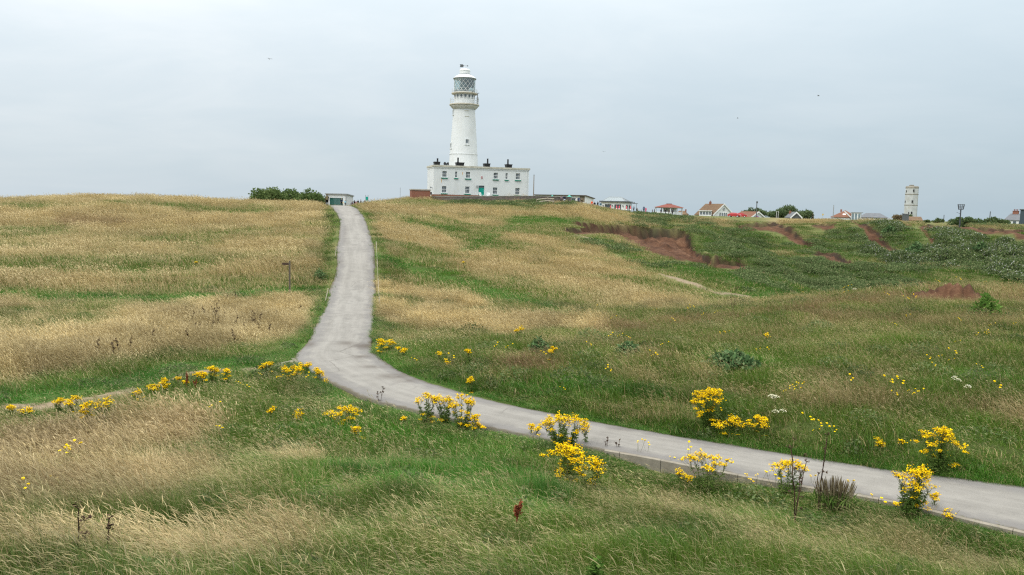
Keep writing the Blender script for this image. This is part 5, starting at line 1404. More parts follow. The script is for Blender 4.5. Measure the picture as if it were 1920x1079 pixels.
for q in range(5):
    xq = L_ * (0.05 + 0.125 * q)
    f = MB().box(xq, xq + 0.9, -0.03, -0.004, Ht - 1.1, Ht - 0.25).build('window', M_glass, cf)
    MB().box(xq - 0.06, xq, -0.05, -0.004, Ht - 1.15, Ht - 0.2).box(xq + 0.9, xq + 0.96, -0.05, -0.004, Ht - 1.15, Ht - 0.2).box(xq, xq + 0.9, -0.05, -0.004, Ht - 0.25, Ht - 0.2).build('frame', M_frame, f)
# open parasols in front of it
def parasol(px, py_top, r, wpx, mat, label, group):
    b = at_range(px, r, py_top); top = float(place(px, py_top, r)[2]) - b.z
    o = empty('parasol', b, 0.3, label=label, cat='parasol', group=group)
    MB().tube((0, 0, -0.1), (0, 0, top - 0.02), 0.035, 0.03, 8).build('pole', M_palewood, o)
    Rr = wpx * r / FPX / 2
    cn = MB(); n_ = 8
    cn.add([(0, 0, top)] + [(Rr * math.cos(2 * math.pi * q / n_), Rr * math.sin(2 * math.pi * q / n_), top - 0.42) for q in range(n_)] + [(Rr * math.cos(2 * math.pi * q / n_), Rr * math.sin(2 * math.pi * q / n_), top - 0.60) for q in range(n_)], [(0, 1 + q, 1 + (q + 1) % n_) for q in range(n_)] + [(1 + q, 9 + q, 9 + (q + 1) % n_, 1 + (q + 1) % n_) for q in range(n_)])
    cn.build('canopy', mat, o)
    MB().lathe([(0.05, top - 0.02), (0.06, top + 0.05), (0.02, top + 0.12)], 8).build('finial', M_palewood, o)
    MB().lathe([(0.28, -0.05), (0.26, 0.06), (0.05, 0.09)], 12).build('base', M_grey, o)
    return o
parasol(1035.5, 366.3, 186, 9.0, M_turq, 'turquoise open parasol above the stone wall, nearer the white house', 'turquoise parasols')
parasol(1067.5, 365.9, 186, 9.5, M_turq, 'turquoise open parasol by the serving hatch, farther from the white house', 'turquoise parasols')
# rail fence on the bank below the wall
fr = empty('rail_fence', at_range(1006, 147.0), label='weathered timber rail fence on the grass below the stone wall', cat='fence')
bpy.context.view_layer.update()
fx = [(1006.5, 374.6), (1016, 373.4), (1027.2, 372.2), (1038.5, 373.6)]
FP = [Vector(place(x, y, 147.0)) - fr.location for x, y in fx]
for q, p in enumerate(FP):
    gzq = at_range(fx[q][0], 147.0).z - fr.location.z
    MB().box(p.x - 0.09, p.x + 0.09, p.y - 0.09, p.y + 0.09, gzq - 0.4, p.z + 0.12).build('post', M_wood, fr)
for q in range(3):
    for dz in (0.0, -0.45):
        A_, B_ = FP[q] + Vector((0, -0.12, dz)), FP[q + 1] + Vector((0, -0.12, dz))
        MB().tube(A_, B_, 0.07, 0.07, 6).build('rail', M_palewood, fr)

# ------------------------------------------------------------------ restaurant with a glazed hipped roof
a, ry, L_ = frame_of(1126.7, 388, 233.0, 1172.6, 388, 231.4)
ry += R(0)
zb = at_range(1150, 231).z - 0.3
rs = empty('restaurant', (a.x, a.y, zb), ry, label='white restaurant pavilion with a glazed hipped roof and dark doorways', cat='building')
Ht = zl(1150, 379.6, 231, zb); D = 8.0
def rx(px): return L_ * (px - 1126.7) / 45.9
def rzz(py): return zl(1150, py, 231, zb)
hl = [(rx(1133.8), rx(1146.4), 0.1, rzz(383.6)), (rx(1152.0), rx(1164.7), 0.1, rzz(383.6))]
w = MB(); panel(w, L_, Ht, 0.3, hl); w.box(0, 0.3, 0.3, D - 0.3, 0, Ht).box(0, L_, D - 0.3, D, 0, Ht)
w.box(L_ - 0.3, L_, 0.3, 0.9, 0, Ht).box(L_ - 0.3, L_, 4.0, 5.0, 0, Ht).box(L_ - 0.3, L_, 8.2, D - 0.3, 0, Ht).box(L_ - 0.3, L_, 0.9, 4.0, Ht - 0.75, Ht).box(L_ - 0.3, L_, 5.0, 8.2, Ht - 0.75, Ht)
w.build('wall', M_render, rs)
MB().box(-0.45, L_ + 0.45, -0.45, D + 0.45, Ht + 0.003, Ht + 0.38).build('fascia', M_darkgrey, rs)
for (x0, x1, z0, z1) in hl:
    d_ = MB().box(x0, x1, 0.24, 0.28, z0, z1).build('door', M_glass, rs)
    f = MB()
    for q in range(5): f.box(x0 + (x1 - x0) * q / 4 - 0.04, x0 + (x1 - x0) * q / 4 + 0.04, 0.16, 0.237, z0, z1)
    f.box(x0, x1, 0.15, 0.157, z1 - 0.12, z1 - 0.02).build('frame', M_darkgrey, d_)
for y0, y1 in ((0.9, 4.0), (5.0, 8.2)):
    d_ = MB().box(L_ - 0.26, L_ - 0.22, y0, y1, 0.1, Ht - 0.75).build('door', M_glass, rs)
    MB().box(L_ - 0.2, L_ - 0.1, (y0 + y1) / 2 - 0.05, (y0 + y1) / 2 + 0.05, 0.1, Ht - 0.75).build('frame', M_darkgrey, d_)
for px in (1148.5, 1168.2, 1131.0):
    MB().lathe([(0.02, 0.2), (0.16, 0.12), (0.18, -0.12), (0.05, -0.22)], 10, 0, (rx(px), -0.2, rzz(386.0))).build('wall_lamp', M_darkgrey, rs)
zr0, zr1 = Ht + 0.38, rzz(369.2)
xr0, xr1 = rx(1135.8), rx(1158.5); yr = D / 2
e = 0.25
cor = [(e, e), (L_ - e, e), (L_ - e, D - e), (e, D - e)]
mrg, N, out = material('roof_glass')
trn = N('ShaderNodeBsdfTransparent', ins={0: (0.55, 0.62, 0.64, 1)}); glo = N('ShaderNodeBsdfGlossy', ins={0: (0.9, 0.95, 0.97, 1), 1: 0.1}); dfg = N('ShaderNodeBsdfDiffuse', ins={0: (0.30, 0.35, 0.37, 1)})
mx = N('ShaderNodeMixShader', ins={0: 0.35, 1: trn.outputs[0], 2: glo.outputs[0]}); mx2 = N('ShaderNodeMixShader', ins={0: 0.45, 1: mx.outputs[0], 2: dfg.outputs[0]}); N.l.new(mx2.outputs[0], out.inputs[0])
rf = MB().add([(c[0], c[1], zr0) for c in cor] + [(xr0, yr, zr1), (xr1, yr, zr1)], [(0, 1, 5, 4), (1, 2, 5), (2, 3, 4, 5), (3, 0, 4)]).build('glass_roof', mrg, rs)
br = MB()
for p, q in ((0, 4), (1, 5), (2, 5), (3, 4)):
    br.tube((*cor[p], zr0), ((xr0, xr1)[q - 4], yr, zr1), 0.07, None, 6)
br.tube((xr0, yr, zr1), (xr1, yr, zr1), 0.09, None, 6)
for q in range(1, 6):
    t = q / 6; xa = e + (L_ - 2 * e) * (0.12 + 0.74 * t); xb = xr0 + (xr1 - xr0) * t
    br.tube((xa, e, zr0), (xb, yr, zr1), 0.045, None, 5).tube((xa, D - e, zr0), (xb, yr, zr1), 0.045, None, 5)
for q in range(1, 5):
    t = q / 5
    br.tube((L_ - e, e + (D - 2 * e) * t, zr0), (xr1, yr, zr1), 0.045, None, 5).tube((e, e + (D - 2 * e) * t, zr0), (xr0, yr, zr1), 0.045, None, 5)
br.build('glazing_bars', M_grey, rf)
# flat canopy on posts at its right end
b = at_range(1188.5, 228.0); top = zl(1188.5, 381.6, 228, b.z)
cn = empty('canopy', b, ry, label='small dark flat canopy on two posts at the right end of the restaurant', cat='canopy')
MB().box(-0.9, 0.9, -0.9, 0.9, top - 0.14, top).build('roof', M_darkgrey, cn)
for x in (-0.7, 0.7): MB().tube((x, 0, -0.3), (x, 0, top - 0.143), 0.06, None, 8).build('post', M_grey, cn)
MB().lathe([(0.28, top + 0.003), (0.2, top + 0.25), (0.03, top + 0.42)], 8).build('cowl', M_darkgrey, cn)
# furled red and white parasols
def furled(px, py_top, r, label):
    b = at_range(px, r, py_top); top = float(place(px, py_top, r)[2]) - b.z
    o = empty('furled_parasol', b, random.Random(px).uniform(0, 6), label=label, cat='parasol', group='furled red parasols by the restaurant')
    MB().tube((0, 0, -0.2), (0, 0, top), 0.03, None, 8).build('pole', M_palewood, o)
    MB().lathe([(0.02, top + 0.02), (0.10, top - 0.12), (0.15, top - 0.5), (0.20, top - 0.85)], 10).build('canopy', M_pinkred, o, True)
    MB().lathe([(0.20, top - 0.853), (0.24, top - 1.05), (0.22, top - 1.2), (0.10, top - 1.25)], 10).build('canopy_hem', M_canvasw, o, True)
    MB().lathe([(0.25, -0.05), (0.22, 0.07), (0.04, 0.09)], 10).build('base', M_grey, o)
for px, lab in ((1145.0, 'furled red parasol in the left doorway of the restaurant'), (1156.3, 'furled red parasol at the left side of the restaurant\'s wide middle doorway'), (1161.3, 'furled red parasol at the right side of the restaurant\'s wide middle doorway'), (1174.8, 'furled red parasol just past the restaurant\'s front corner'), (1182.4, 'furled red parasol under the restaurant\'s side wall, nearest the canopy')):
    furled(px, 385.6 if px < 1170 else 386.5, 226.0, lab)

# ------------------------------------------------------------------ kiosk with a red tiled pyramid roof
a, ry, L_ = frame_of(1229.5, 396, 243.0, 1254.0, 396, 239.0)
b = at_range(1247, 240); zb = b.z - 0.1
ry += R(8)
kz = empty('kiosk', (a.x, a.y, zb), ry, label='white open-sided kiosk with a red tiled pyramid roof', cat='kiosk')
D = L_; Ht = zl(1246, 390.6, 241, zb); top = zl(1246.6, 382.8, 241, zb)
for (x, y) in ((0, 0), (L_ / 2, 0), (L_, 0), (L_, D / 2), (L_, D), (L_ / 2, D), (0, D), (0, D / 2)):
    MB().box(x - 0.11, x + 0.11, y - 0.11, y + 0.11, -0.4, Ht).build('post', M_whitew, kz)
MB().box(-0.15, L_ + 0.15, -0.15, D + 0.15, Ht + .003, Ht + 0.2).build('beam', M_whitew, kz)
c = L_ / 2
MB().frustum(-0.55, L_ + 0.55, -0.55, D + 0.55, Ht + 0.203, c - 0.55, c + 0.55, c - 0.55, c + 0.55, top).build('roof', M_tiler, kz)
MB().box(c - 0.6, c + 0.6, c - 0.6, c + 0.6, top + .003, top + 0.16).build('roof_cap', M_tiler, kz)
MB().box(0.15, L_ / 2 - 0.15, 0.02, 0.08, 0, 0.95).box(L_ / 2 + 0.15, L_ - 0.15, 0.02, 0.08, 0, 0.95).box(L_ - 0.08, L_ - 0.02, 0.15, D - 0.15, 0, 0.95).build('rail_panel', M_frame, kz)
MB().box(0.8, L_ - 0.8, c, c + 1.6, 0, 2.2).build('counter', M_render, kz)
tag(MB().tube((0, 0, -0.4), (0, 0, zl(1258, 384.2, 252, at_range(1258, 252).z)), 0.07, 0.05, 8).build('thin_post', M_grey, None, loc=at_range(1258, 252)), 'thin grey post rising behind the red roofed kiosk', 'post')
# low brown roofed hut beyond
def gable(name, pxa, pxb, py_eave, py_ridge, r, D, mats, label, cat, ry=0.0, overhang=0.3, hip=0.0, ridge_along=True, **kw):
    """House whose eaves front runs pxa..pxb; ridge along the front (ridge_along) or a gable facing us."""
    a, r0_, L_ = frame_of(pxa, py_eave, r, pxb, py_eave, r)
    pc = (pxa + pxb) / 2
    zb = at_range(pc, r).z - 0.3; He = zl(pc, py_eave, r, zb); Hr = zl(pc, py_ridge, r, zb)
    L_ /= math.cos(ry)
    o = empty(name, (a.x, a.y, zb), r0_ + ry, label=label, cat=cat, **kw)
    wall, roof = mats[:2]
    w = MB(); oh = overhang
    if ridge_along:
        w.box(0, L_, 0, D, 0, He)
        if hip == 0:
            for x in (0, L_ - 0.25): w.add([(x, 0, He), (x + .25, 0, He), (x + .25, D, He), (x, D, He), (x, D / 2, Hr - 0.1), (x + .25, D / 2, Hr - 0.1)], [(0, 1, 5, 4), (1, 2, 5), (2, 3, 4, 5), (3, 0, 4), (0, 3, 2, 1)])
        w.build('wall', wall, o)
        rf = MB(); y0, y1 = -oh, D + oh; e_ = (Hr - He) / (D / 2) * oh
        for s_ in (0, 1):
            dz = 0.16 * s_
        P = [(-oh, y0, He - e_), (L_ + oh, y0, He - e_), (L_ + oh, y1, He - e_), (-oh, y1, He - e_), (-oh + hip, D / 2, Hr), (L_ + oh - hip, D / 2, Hr)]
        Q = [(x, y, z + 0.18) for x, y, z in P]
        rf.add(Q + P, [(0, 1, 5, 4), (1, 2, 5), (2, 3, 4, 5), (3, 0, 4), (6, 10, 11, 7), (7, 11, 8), (8, 11, 10, 9), (9, 10, 6), (0, 6, 7, 1), (1, 7, 8, 2), (2, 8, 9, 3), (3, 9, 6, 0)])
        rf.build('roof', roof, o)
    else:
        c_ = L_ / 2
        w.prism([(0, 0), (L_, 0), (L_, He), (c_, Hr - 0.12), (0, He)], 0, D); w.build('wall', wall, o)
        e_ = (Hr - He) / c_ * oh
        rf = MB()
        rf.prism([(-oh, He - e_), (c_, Hr), (L_ + oh, He - e_), (L_ + oh, He - e_ + 0.22), (c_, Hr + 0.24), (-oh, He - e_ + 0.22)], -0.25, D + 0.25)
        rf.build('roof', roof, o)
        if len(mats) > 2:
            MB().prism([(-oh - .05, He - e_ - 0.25), (c_, Hr - 0.22), (L_ + oh + .05, He - e_ - 0.25), (L_ + oh + .05, He - e_ + 0.26), (c_, Hr + 0.30), (-oh - .05, He - e_ + 0.26)], -0.36, -0.253).build('bargeboard', mats[2], o)
    return o, L_, He, Hr
o, L_, He, Hr = gable('brown_roofed_hut', 1266.5, 1287, 402.6, 396.6, 262, 5.0, (M_brick, M_tileb), 'low hut with a brown tiled roof just right of the kiosk', 'hut', ry=R(-6), hip=1.2)
MB().box(L_ * 0.8, L_ * 0.8 + 0.4, 2.3, 2.8, Hr - 0.6, Hr + 0.7).build('chimney', M_brick, o)

# ------------------------------------------------------------------ white gabled house with a tawny roof
o, L_, He, Hr = gable('gabled_house', 1337.5, 1376.0, 403.5, 383.6, 285, 11.5, (M_render, M_tileb, M_whitew), 'white gabled house with a steep tawny roof and tall narrow windows', 'house', ry=R(34), overhang=0.35, ridge_along=False)
for k_, px in enumerate((1350.0, 1354.0, 1357.8, 1361.4)):
    x = L_ * (px - 1337.5) / 38.5
    z1 = He + 0.75; 
    f = MB().box(x - 0.26, x + 0.26, -0.03, -0.004, He - 1.1, z1).build('window', M_glass, o)
    MB().box(x - 0.34, x - 0.26, -0.06, -0.004, He - 1.15, z1 + .08).box(x + 0.26, x + 0.34, -0.06, -0.004, He - 1.15, z1 + .08).box(x - 0.26, x + 0.26, -0.06, -0.004, z1, z1 + .08).build('frame', M_frame, f)
em = MB()
for k_ in range(24):
    a0, a1 = 2 * math.pi * k_ / 24, 2 * math.pi * (k_ + 1) / 24
    em.tube((L_ / 2 + 0.42 * math.cos(a0), -0.05, Hr - 1.7 + 0.42 * math.sin(a0)), (L_ / 2 + 0.42 * math.cos(a1), -0.05, Hr - 1.7 + 0.42 * math.sin(a1)), 0.06, None, 5)
em.tube((L_ / 2 - 0.3, -0.05, Hr - 1.7), (L_ / 2 + 0.3, -0.05, Hr - 1.7), 0.05).tube((L_ / 2, -0.05, Hr - 2.0), (L_ / 2, -0.05, Hr - 1.4), 0.05)
em.build('wheel_emblem', M_grey, o)
MB().box(L_ / 2 - 0.5, L_ / 2 + 0.1, 8.0, 8.7, Hr - 0.8, Hr + 1.0).build('chimney', M_brick, o)
MB().lathe([(0.13, 0), (0.12, 0.35)], 8, 0, (L_ / 2 - 0.2, 8.35, Hr + 1.0)).build('chimney_pot', M_tiler, o)
an = empty('white_annex', at_range(1311.5, 284) - Vector((0, 0, 0.3)), float(-azim(1320)[0]), label='flat-roofed white glazed annex left of the tawny roofed house', cat='building')
La = 21.5 * 284 / FPX; Ha = zl(1320, 396.0, 284, an.location.z)
w = MB(); hs_ = [(La * (0.06 + 0.235 * q), La * (0.06 + 0.235 * q) + La * 0.18, Ha * 0.35, Ha * 0.88) for q in range(4)]
panel(w, La, Ha, 0.2, hs_); w.box(0, 0.2, 0.2, 4, 0, Ha).box(La - 0.2, La, 0.2, 4, 0, Ha).box(0.2, La - 0.2, 3.8, 4, 0, Ha); w.build('wall', M_render, an)
for q in hs_:
    f = MB().box(q[0], q[1], 0.1, 0.13, q[2], q[3]).build('window', M_glass, an)
    MB().box((q[0] + q[1]) / 2 - 0.03, (q[0] + q[1]) / 2 + 0.03, 0.06, 0.097, q[2], q[3]).build('frame', M_frame, f)
MB().box(-0.3, La + 0.2, -0.3, 4.2, Ha + .003, Ha + 0.22).build('roof', M_whitew, an)

def car(px, r, rz, mat, label, Lc=4.2, kind='hatch'):
    b = at_range(px, r); o = empty('parked_car', b + Vector((0, 0, 0.02)), rz, label=label, cat='car', group='red cars parked by the gabled house')
    h = Lc / 2
    side = [(-h, 0.35), (-h + 0.05, 0.75), (-h + 0.35, 0.92), (-h + 0.75, 0.96), (-0.72, 1.42), (0.85, 1.47), (h - 0.45, 1.02), (h - 0.08, 0.92), (h, 0.55), (h - 0.05, 0.32), (h - 0.55, 0.28)]
    sec = []
    for y, sx_ in ((-0.86, 0.985), (-0.80, 1.0), (0.80, 1.0), (0.86, 0.985)):
        sec.append([(x * sx_, y * (1 - 0.16 * max(0, (z - 0.95)) / 0.5), z) for x, z in side])
    n_ = len(side); vs = [v for s_ in sec for v in s_]
    fs = [(q * n_ + k_, q * n_ + (k_ + 1) % n_, (q + 1) * n_ + (k_ + 1) % n_, (q + 1) * n_ + k_) for q in range(3) for k_ in range(n_)] + [tuple(range(n_))[::-1], tuple(range(3 * n_, 4 * n_))]
    MB().add(vs, fs).build('body', mat, o)
    gl_ = MB()
    for sg in (-1, 1):
        y = 0.755 * sg
        gl_.add([(-0.60, y * 1.03, 1.0), (0.10, y * 1.03, 1.0), (0.10, y * 0.965, 1.38), (-0.50, y * 0.965, 1.36)], [(0, 1, 2, 3)]).add([(0.18, y * 1.03, 1.0), (1.15, y * 1.03, 1.02), (0.85, y * 0.965, 1.40), (0.18, y * 0.965, 1.39)], [(0, 1, 2, 3)])
    gl_.build('side_windows', M_glass, o)
    MB().add([(-1.20, -0.66, 1.035), (-1.20, 0.66, 1.035), (-0.78, 0.60, 1.40), (-0.78, -0.60, 1.40)], [(0, 1, 2, 3)]).build('windscreen', M_glass, o)
    for x in (-h + 0.8, h - 0.85):
        for y in (-0.80, 0.80):
            wl = MB().tube((x, y - 0.1, 0.30), (x, y + 0.1, 0.30), 0.31, None, 16).build('wheel', M_rubber, o)
            MB().tube((x, y - 0.11, 0.30), (x, y + 0.11, 0.30), 0.17, None, 12).build('rim', M_iron, wl)
    for y in (-0.6, 0.6): MB().box(-h - 0.01, -h + 0.08, y - 0.17, y + 0.17, 0.62, 0.76).build('headlight', M_iron, o)
    return o
car(1377.5, 268, R(150), M_red, 'red hatchback parked beside the white gabled house, nearer the gable')
car(1389.0, 272, R(165), M_red, 'red car parked between the gabled house and the orange roofed house')

# ------------------------------------------------------------------ orange roofed house with a painted flag on its gable
o, L_, He, Hr = gable('orange_roofed_house', 1408, 1434.5, 408.5, 398.3, 292, 9.0, (M_render, M_tileo, M_whitew), 'white house with an orange tiled roof and a flag on its gable', 'house', ry=R(40), ridge_along=False)
fl = MB(); x0 = L_ * 0.24
M_fr = simple('flag_red', (0.55, 0.03, 0.06), 0.7, 0.1, 0.08); M_fb = simple('flag_blue', (0.06, 0.06, 0.28), 0.7, 0.1, 0.08)
fz = He - 0.35
flg = empty('flag', (0, 0, 0)); flg.parent = o
fl.box(x0, x0 + 1.5, -0.40, -0.385, fz, fz + 1.0, 1)
fl.box(x0, x0 + 1.5, -0.418, -0.403, fz + 0.36, fz + 0.64, 2).box(x0 + 0.62, x0 + 0.88, -0.418, -0.403, fz, fz + 0.357, 2).box(x0 + 0.62, x0 + 0.88, -0.418, -0.403, fz + 0.643, fz + 1.0, 2)
fl.box(x0, x0 + 1.5, -0.434, -0.421, fz + 0.42, fz + 0.58, 0).box(x0 + 0.68, x0 + 0.82, -0.434, -0.421, fz, fz + 0.417, 0).box(x0 + 0.68, x0 + 0.82, -0.434, -0.421, fz + 0.583, fz + 1.0, 0)
fl.build('flag_cloth', [M_fr, M_fb, M_canvasw], flg)
MB().tube((x0 - 0.06, -0.41, fz - 0.9), (x0 - 0.06, -0.41, fz + 1.1), 0.035).build('staff', M_whitew, flg)
plant_at(1391, 1437, 388.5, 325, 'broad_tree', 11, M_leafb, 'round dark tree behind the orange roofed house with the flag', 'tree', nleaf=2600, blobs=12, leaf=0.5, trunk=0.3, flat=0.5, group='trees in the village')
t = pole('telegraph_pole', 1419.3, 379.5, 283.0, 0.16, M_darkgrey, 'tall dark pole in front of the flag house, with a lamp head', 'pole', lean=0.0)
MB().box(-0.2, 0.3, -0.16, 0.16, zl(1419, 381.5, 283, t.location.z), zl(1419, 379.0, 283, t.location.z) + 0.2).build('lamp_head', M_darkgrey, t)
plant_at(1443, 1480, 391.5, 335, 'village_tree', 12, M_leafb, 'left and lower part of the village tree row, behind pale lamp posts', 'tree', nleaf=2200, blobs=10, leaf=0.5, trunk=0.3, group='trees in the village')
plant_at(1457, 1500, 384.3, 340, 'village_tree', 13, M_leafb, 'tallest domed village tree, behind the dark hut with the white bargeboard', 'tree', nleaf=3200, blobs=14, leaf=0.5, trunk=0.35, group='trees in the village')
plant_at(1490, 1527, 393.0, 338, 'village_tree', 14, M_leafb, 'right-hand village tree sloping down past the dark hut', 'tree', nleaf=2200, blobs=10, leaf=0.5, trunk=0.3, flat=0.8, group='trees in the village')
for px, lab in ((1456.0, 'thin pale lamp post before the village trees, left of two'), (1459.6, 'thin pale lamp post before the village trees, right of two')):
    t = pole('lamp_post', px, 397.3 if px < 1458 else 396.2, 282, 0.06, M_iron, lab, 'lamp post', group='pale lamp posts', finial=False)
    hz = zl(px, 397.0, 282, t.location.z)
    MB().box(-0.22, 0.1, -0.08, 0.08, hz, hz + 0.1).build('lamp_head', M_iron, t)
o, L_, He, Hr = gable('dark_hut', 1483.5, 1502.5, 408.0, 398.9, 288, 8.0, (M_darkgrey, M_slate, M_whitew), 'dark gabled hut with a white bargeboard before the village trees', 'hut', ry=R(14), ridge_along=False)
MB().box(L_ / 2 - 0.9, L_ / 2 - 0.3, 6.0, 6.6, Hr - 0.9, Hr + 0.6).build('chimney', M_brick, o)
# yellow sign, stump of a chimney
sg_ = at_range(1543.4, 275); sgn = empty('yellow_sign', sg_, 0.4, label='small yellow sign on a post left of the red roofed bungalow', cat='sign')
hz = zl(1543.4, 401.2, 275, sg_.z)
MB().tube((0, 0, -0.3), (0, 0, hz), 0.04).build('post', M_grey, sgn); MB().box(-0.25, 0.25, -0.07, -0.043, hz - 0.55, hz).build('sign_plate', M_yellow, sgn)
pole('telegraph_pole', 1563.4, 384.8, 280, 0.14, M_grey, 'bare grey pole standing left of the red roofed bungalow', 'pole', finial=False)

# ------------------------------------------------------------------ red roofed bungalow with a boxy dormer
o, L_, He, Hr = gable('red_roofed_bungalow', 1559.0, 1606.0, 407.6, 395.6, 290, 9.0, (M_render, M_tileo), 'bungalow with a bright orange-red hipped roof and a white boxy sun room', 'house', ry=R(-4), hip=4.2)
k = 290 / FPX * 1.08
sk_ = (Hr - He) / 4.5
MB().add([(3.4, 1.2, He + 1.2 * sk_ + .24), (4.3, 1.2, He + 1.2 * sk_ + .24), (4.3, 2.0, He + 2.0 * sk_ + .24), (3.4, 2.0, He + 2.0 * sk_ + .24), (3.4, 1.2, He + 1.2 * sk_), (4.3, 1.2, He + 1.2 * sk_), (4.3, 2.0, He + 2.0 * sk_), (3.4, 2.0, He + 2.0 * sk_)], [(0, 1, 2, 3), (0, 4, 5, 1), (1, 5, 6, 2), (2, 6, 7, 3), (3, 7, 4, 0)]).build('skylight', M_iron, o)
MB().box(L_ * 0.30, L_ * 0.30 + 0.5, 4.2, 4.8, Hr - 0.4, Hr + 0.5).build('chimney', M_brick, o)
MB().prism([(L_ * 0.50, He + 1.9), (L_ * 0.78, He - 0.15), (L_ * 0.80, He + 0.1), (L_ * 0.53, He + 2.1)], -0.9, -0.75).build('bargeboard', M_whitew, o)
sr = empty('sun_room', (0, 0, 0)); sr.parent = o
xs0, xs1 = L_ * 0.80, L_ * 1.18; zs0, zs1 = He - 1.4, He + 1.55
w = MB(); panel(w, xs1 - xs0, zs1 - zs0 + 1.0, 0.12, [((xs1 - xs0) * q, (xs1 - xs0) * (q + 0.24), 1.4, zs1 - zs0 + 0.75) for q in (0.04, 0.36, 0.70)])
w.build('frame', M_whitew, sr, loc=(xs0, -0.8, zs0 - 1.0))
MB().box(xs0 + 0.1, xs1 - 0.1, -0.74, 3.6, zs0 - 1.0, zs1 - 0.1).build('glazing', glass_mat('sunroom_glass', (0.16, 0.22, 0.25)), sr)
MB().box(xs0 - 0.3, xs1 + 0.35, -1.0, 4.0, zs1 + .003, zs1 + 0.2).build('roof', M_grey, sr)
gable('slate_roofed_building', 1612, 1664, 408.6, 400.8, 312, 10.0, (M_render, M_slate), 'long low building with a dark blue-grey slate roof', 'building', ry=R(3), hip=2.5)

# ------------------------------------------------------------------ old chalk tower
r_t = 600.0
b = at_range(1707.0, r_t, 400); zb = b.z
ot = empty('old_tower', b, R(8), label='old whitewashed octagonal stone tower far off on the right skyline', cat='tower')
k = r_t / FPX * math.cos(math.atan((1707 - 960) / FPX)) ** 2
Rr = 12.9 * k; Ht = zl(1709, 353.6, r_t, zb); Ht2 = zl(1709, 349.6, r_t, zb)
M_chalk = simple('whitewashed_chalk', (0.42, 0.44, 0.445), 0.95, 0.08, 0.15, 0.35, stain=((0.36, 0.34, 0.28), 0.8, 0.22), bump=0.6)
M_oldband = simple('weathered_band', (0.25, 0.235, 0.20), 0.95, 0.08, 0.25, 0.6)
MB().lathe([(Rr, -1), (Rr * 0.985, Ht * 0.5), (Rr * 0.965, Ht)], 8, 0, (0, 0, 0), 0.5).build('tower', M_chalk, ot)
MB().lathe([(Rr * 0.99, Ht + .003), (Rr * 1.0, Ht + 0.3), (Rr * 0.985, Ht2 - 0.4), (Rr * 0.93, Ht2 - 0.2), (Rr * 0.9, Ht2)], 8, 0, (0, 0, 0), 0.5).build('parapet', M_oldband, ot)
MB().box(-Rr * 0.40, Rr * 0.15, -1, 1, Ht2 - 0.3, Ht2 + 0.9).build('roof_hatch', M_oldband, ot)
for py in (364.8, 385.2):
    z = zl(1708, py, r_t, zb); MB().lathe([(Rr * 0.985, z - 0.3), (Rr * 1.015, z - 0.2), (Rr * 1.015, z + 0.2), (Rr * 0.985, z + 0.3)], 8, 0, (0, 0, 0), 0.5).build('string_course', M_oldband, ot)
look = math.atan2(-b.y, -b.x) - R(8)
for px, py, w_ in ((1712.6, 358.2, 0.6), (1710.6, 378.5, 0.62), (1709.2, 399.6, 0.62), (1697.8, 359.0, 0.5), (1695.6, 378.5, 0.5), (1703.2, 399.5, 0.45)):
    cx = 1707.6 + (385 - py) * 0.066
    t = max(-0.93, min(0.93, (px - cx) * k / Rr)); az_ = look + math.asin(t)
    # snap to the flat of the octagon it lies on
    m_ = 2 * math.pi / 8; fl_ = round(az_ / m_) * m_
    lat_ = Rr * math.sin(az_ - fl_) * 0.9; ap = Rr * 0.924 * (0.985 if py > 370 else 0.97)
    Mx = Matrix.Rotation(fl_, 4, 'Z'); z = zl(px, py, r_t, zb)
    wn = MB().box(ap - 0.5, ap + 0.10, lat_ - w_ * 0.75, lat_ + w_ * 0.75, z - w_ * 1.3, z + w_ * 1.3, 0, Mx).build('window', M_black, ot)
    MB().box(ap - 0.5, ap + 0.2, lat_ - w_ * 0.95, lat_ + w_ * 0.95, z - w_ * 1.6, z - w_ * 1.32, 0, Mx).build('sill', M_oldband, wn)
gable('brown_roofed_cottage', 1700, 1729, 414.0, 407.4, 335, 8.0, (M_brick, M_tileb), 'low cottage with a brown tiled roof at the foot of the old tower', 'house', ry=R(10))
bb = at_range(1699, 325); dk = empty('dark_outbuilding', bb, float(-azim(1699)[0]), label='small dark outbuilding at the left foot of the old tower', cat='shed')
hz = zl(1699, 402.6, 325, bb.z)
MB().box(-1.1, 1.1, 0, 2.2, -0.4, hz).build('wall', M_darkgrey, dk); MB().add([(-1.25, -0.15, hz + .003), (1.25, -0.15, hz + .003), (1.25, 2.35, hz + .003), (-1.25, 2.35, hz + .003), (-1.25, -0.15, hz + .4), (1.25, -0.15, hz + .15), (1.25, 2.35, hz + .15), (-1.25, 2.35, hz + .4)], [(0, 3, 2, 1), (4, 5, 6, 7), (0, 1, 5, 4), (1, 2, 6, 5), (2, 3, 7, 6), (3, 0, 4, 7)]).build('roof', M_slate, dk)
plant_at(1671, 1699, 400.8, 330, 'brown_shrub', 21, M_leafd, 'pale brown feathery shrub left of the old tower\'s foot', 'shrub', nleaf=1500, blobs=10, leaf=0.4, trunk=0.1)
plant_at(1702, 1713, 403.5, 345, 'small_shrub', 22, M_leafc, 'small green shrub right against the old tower\'s foot', 'shrub', nleaf=700, blobs=6, leaf=0.35, trunk=0.1)

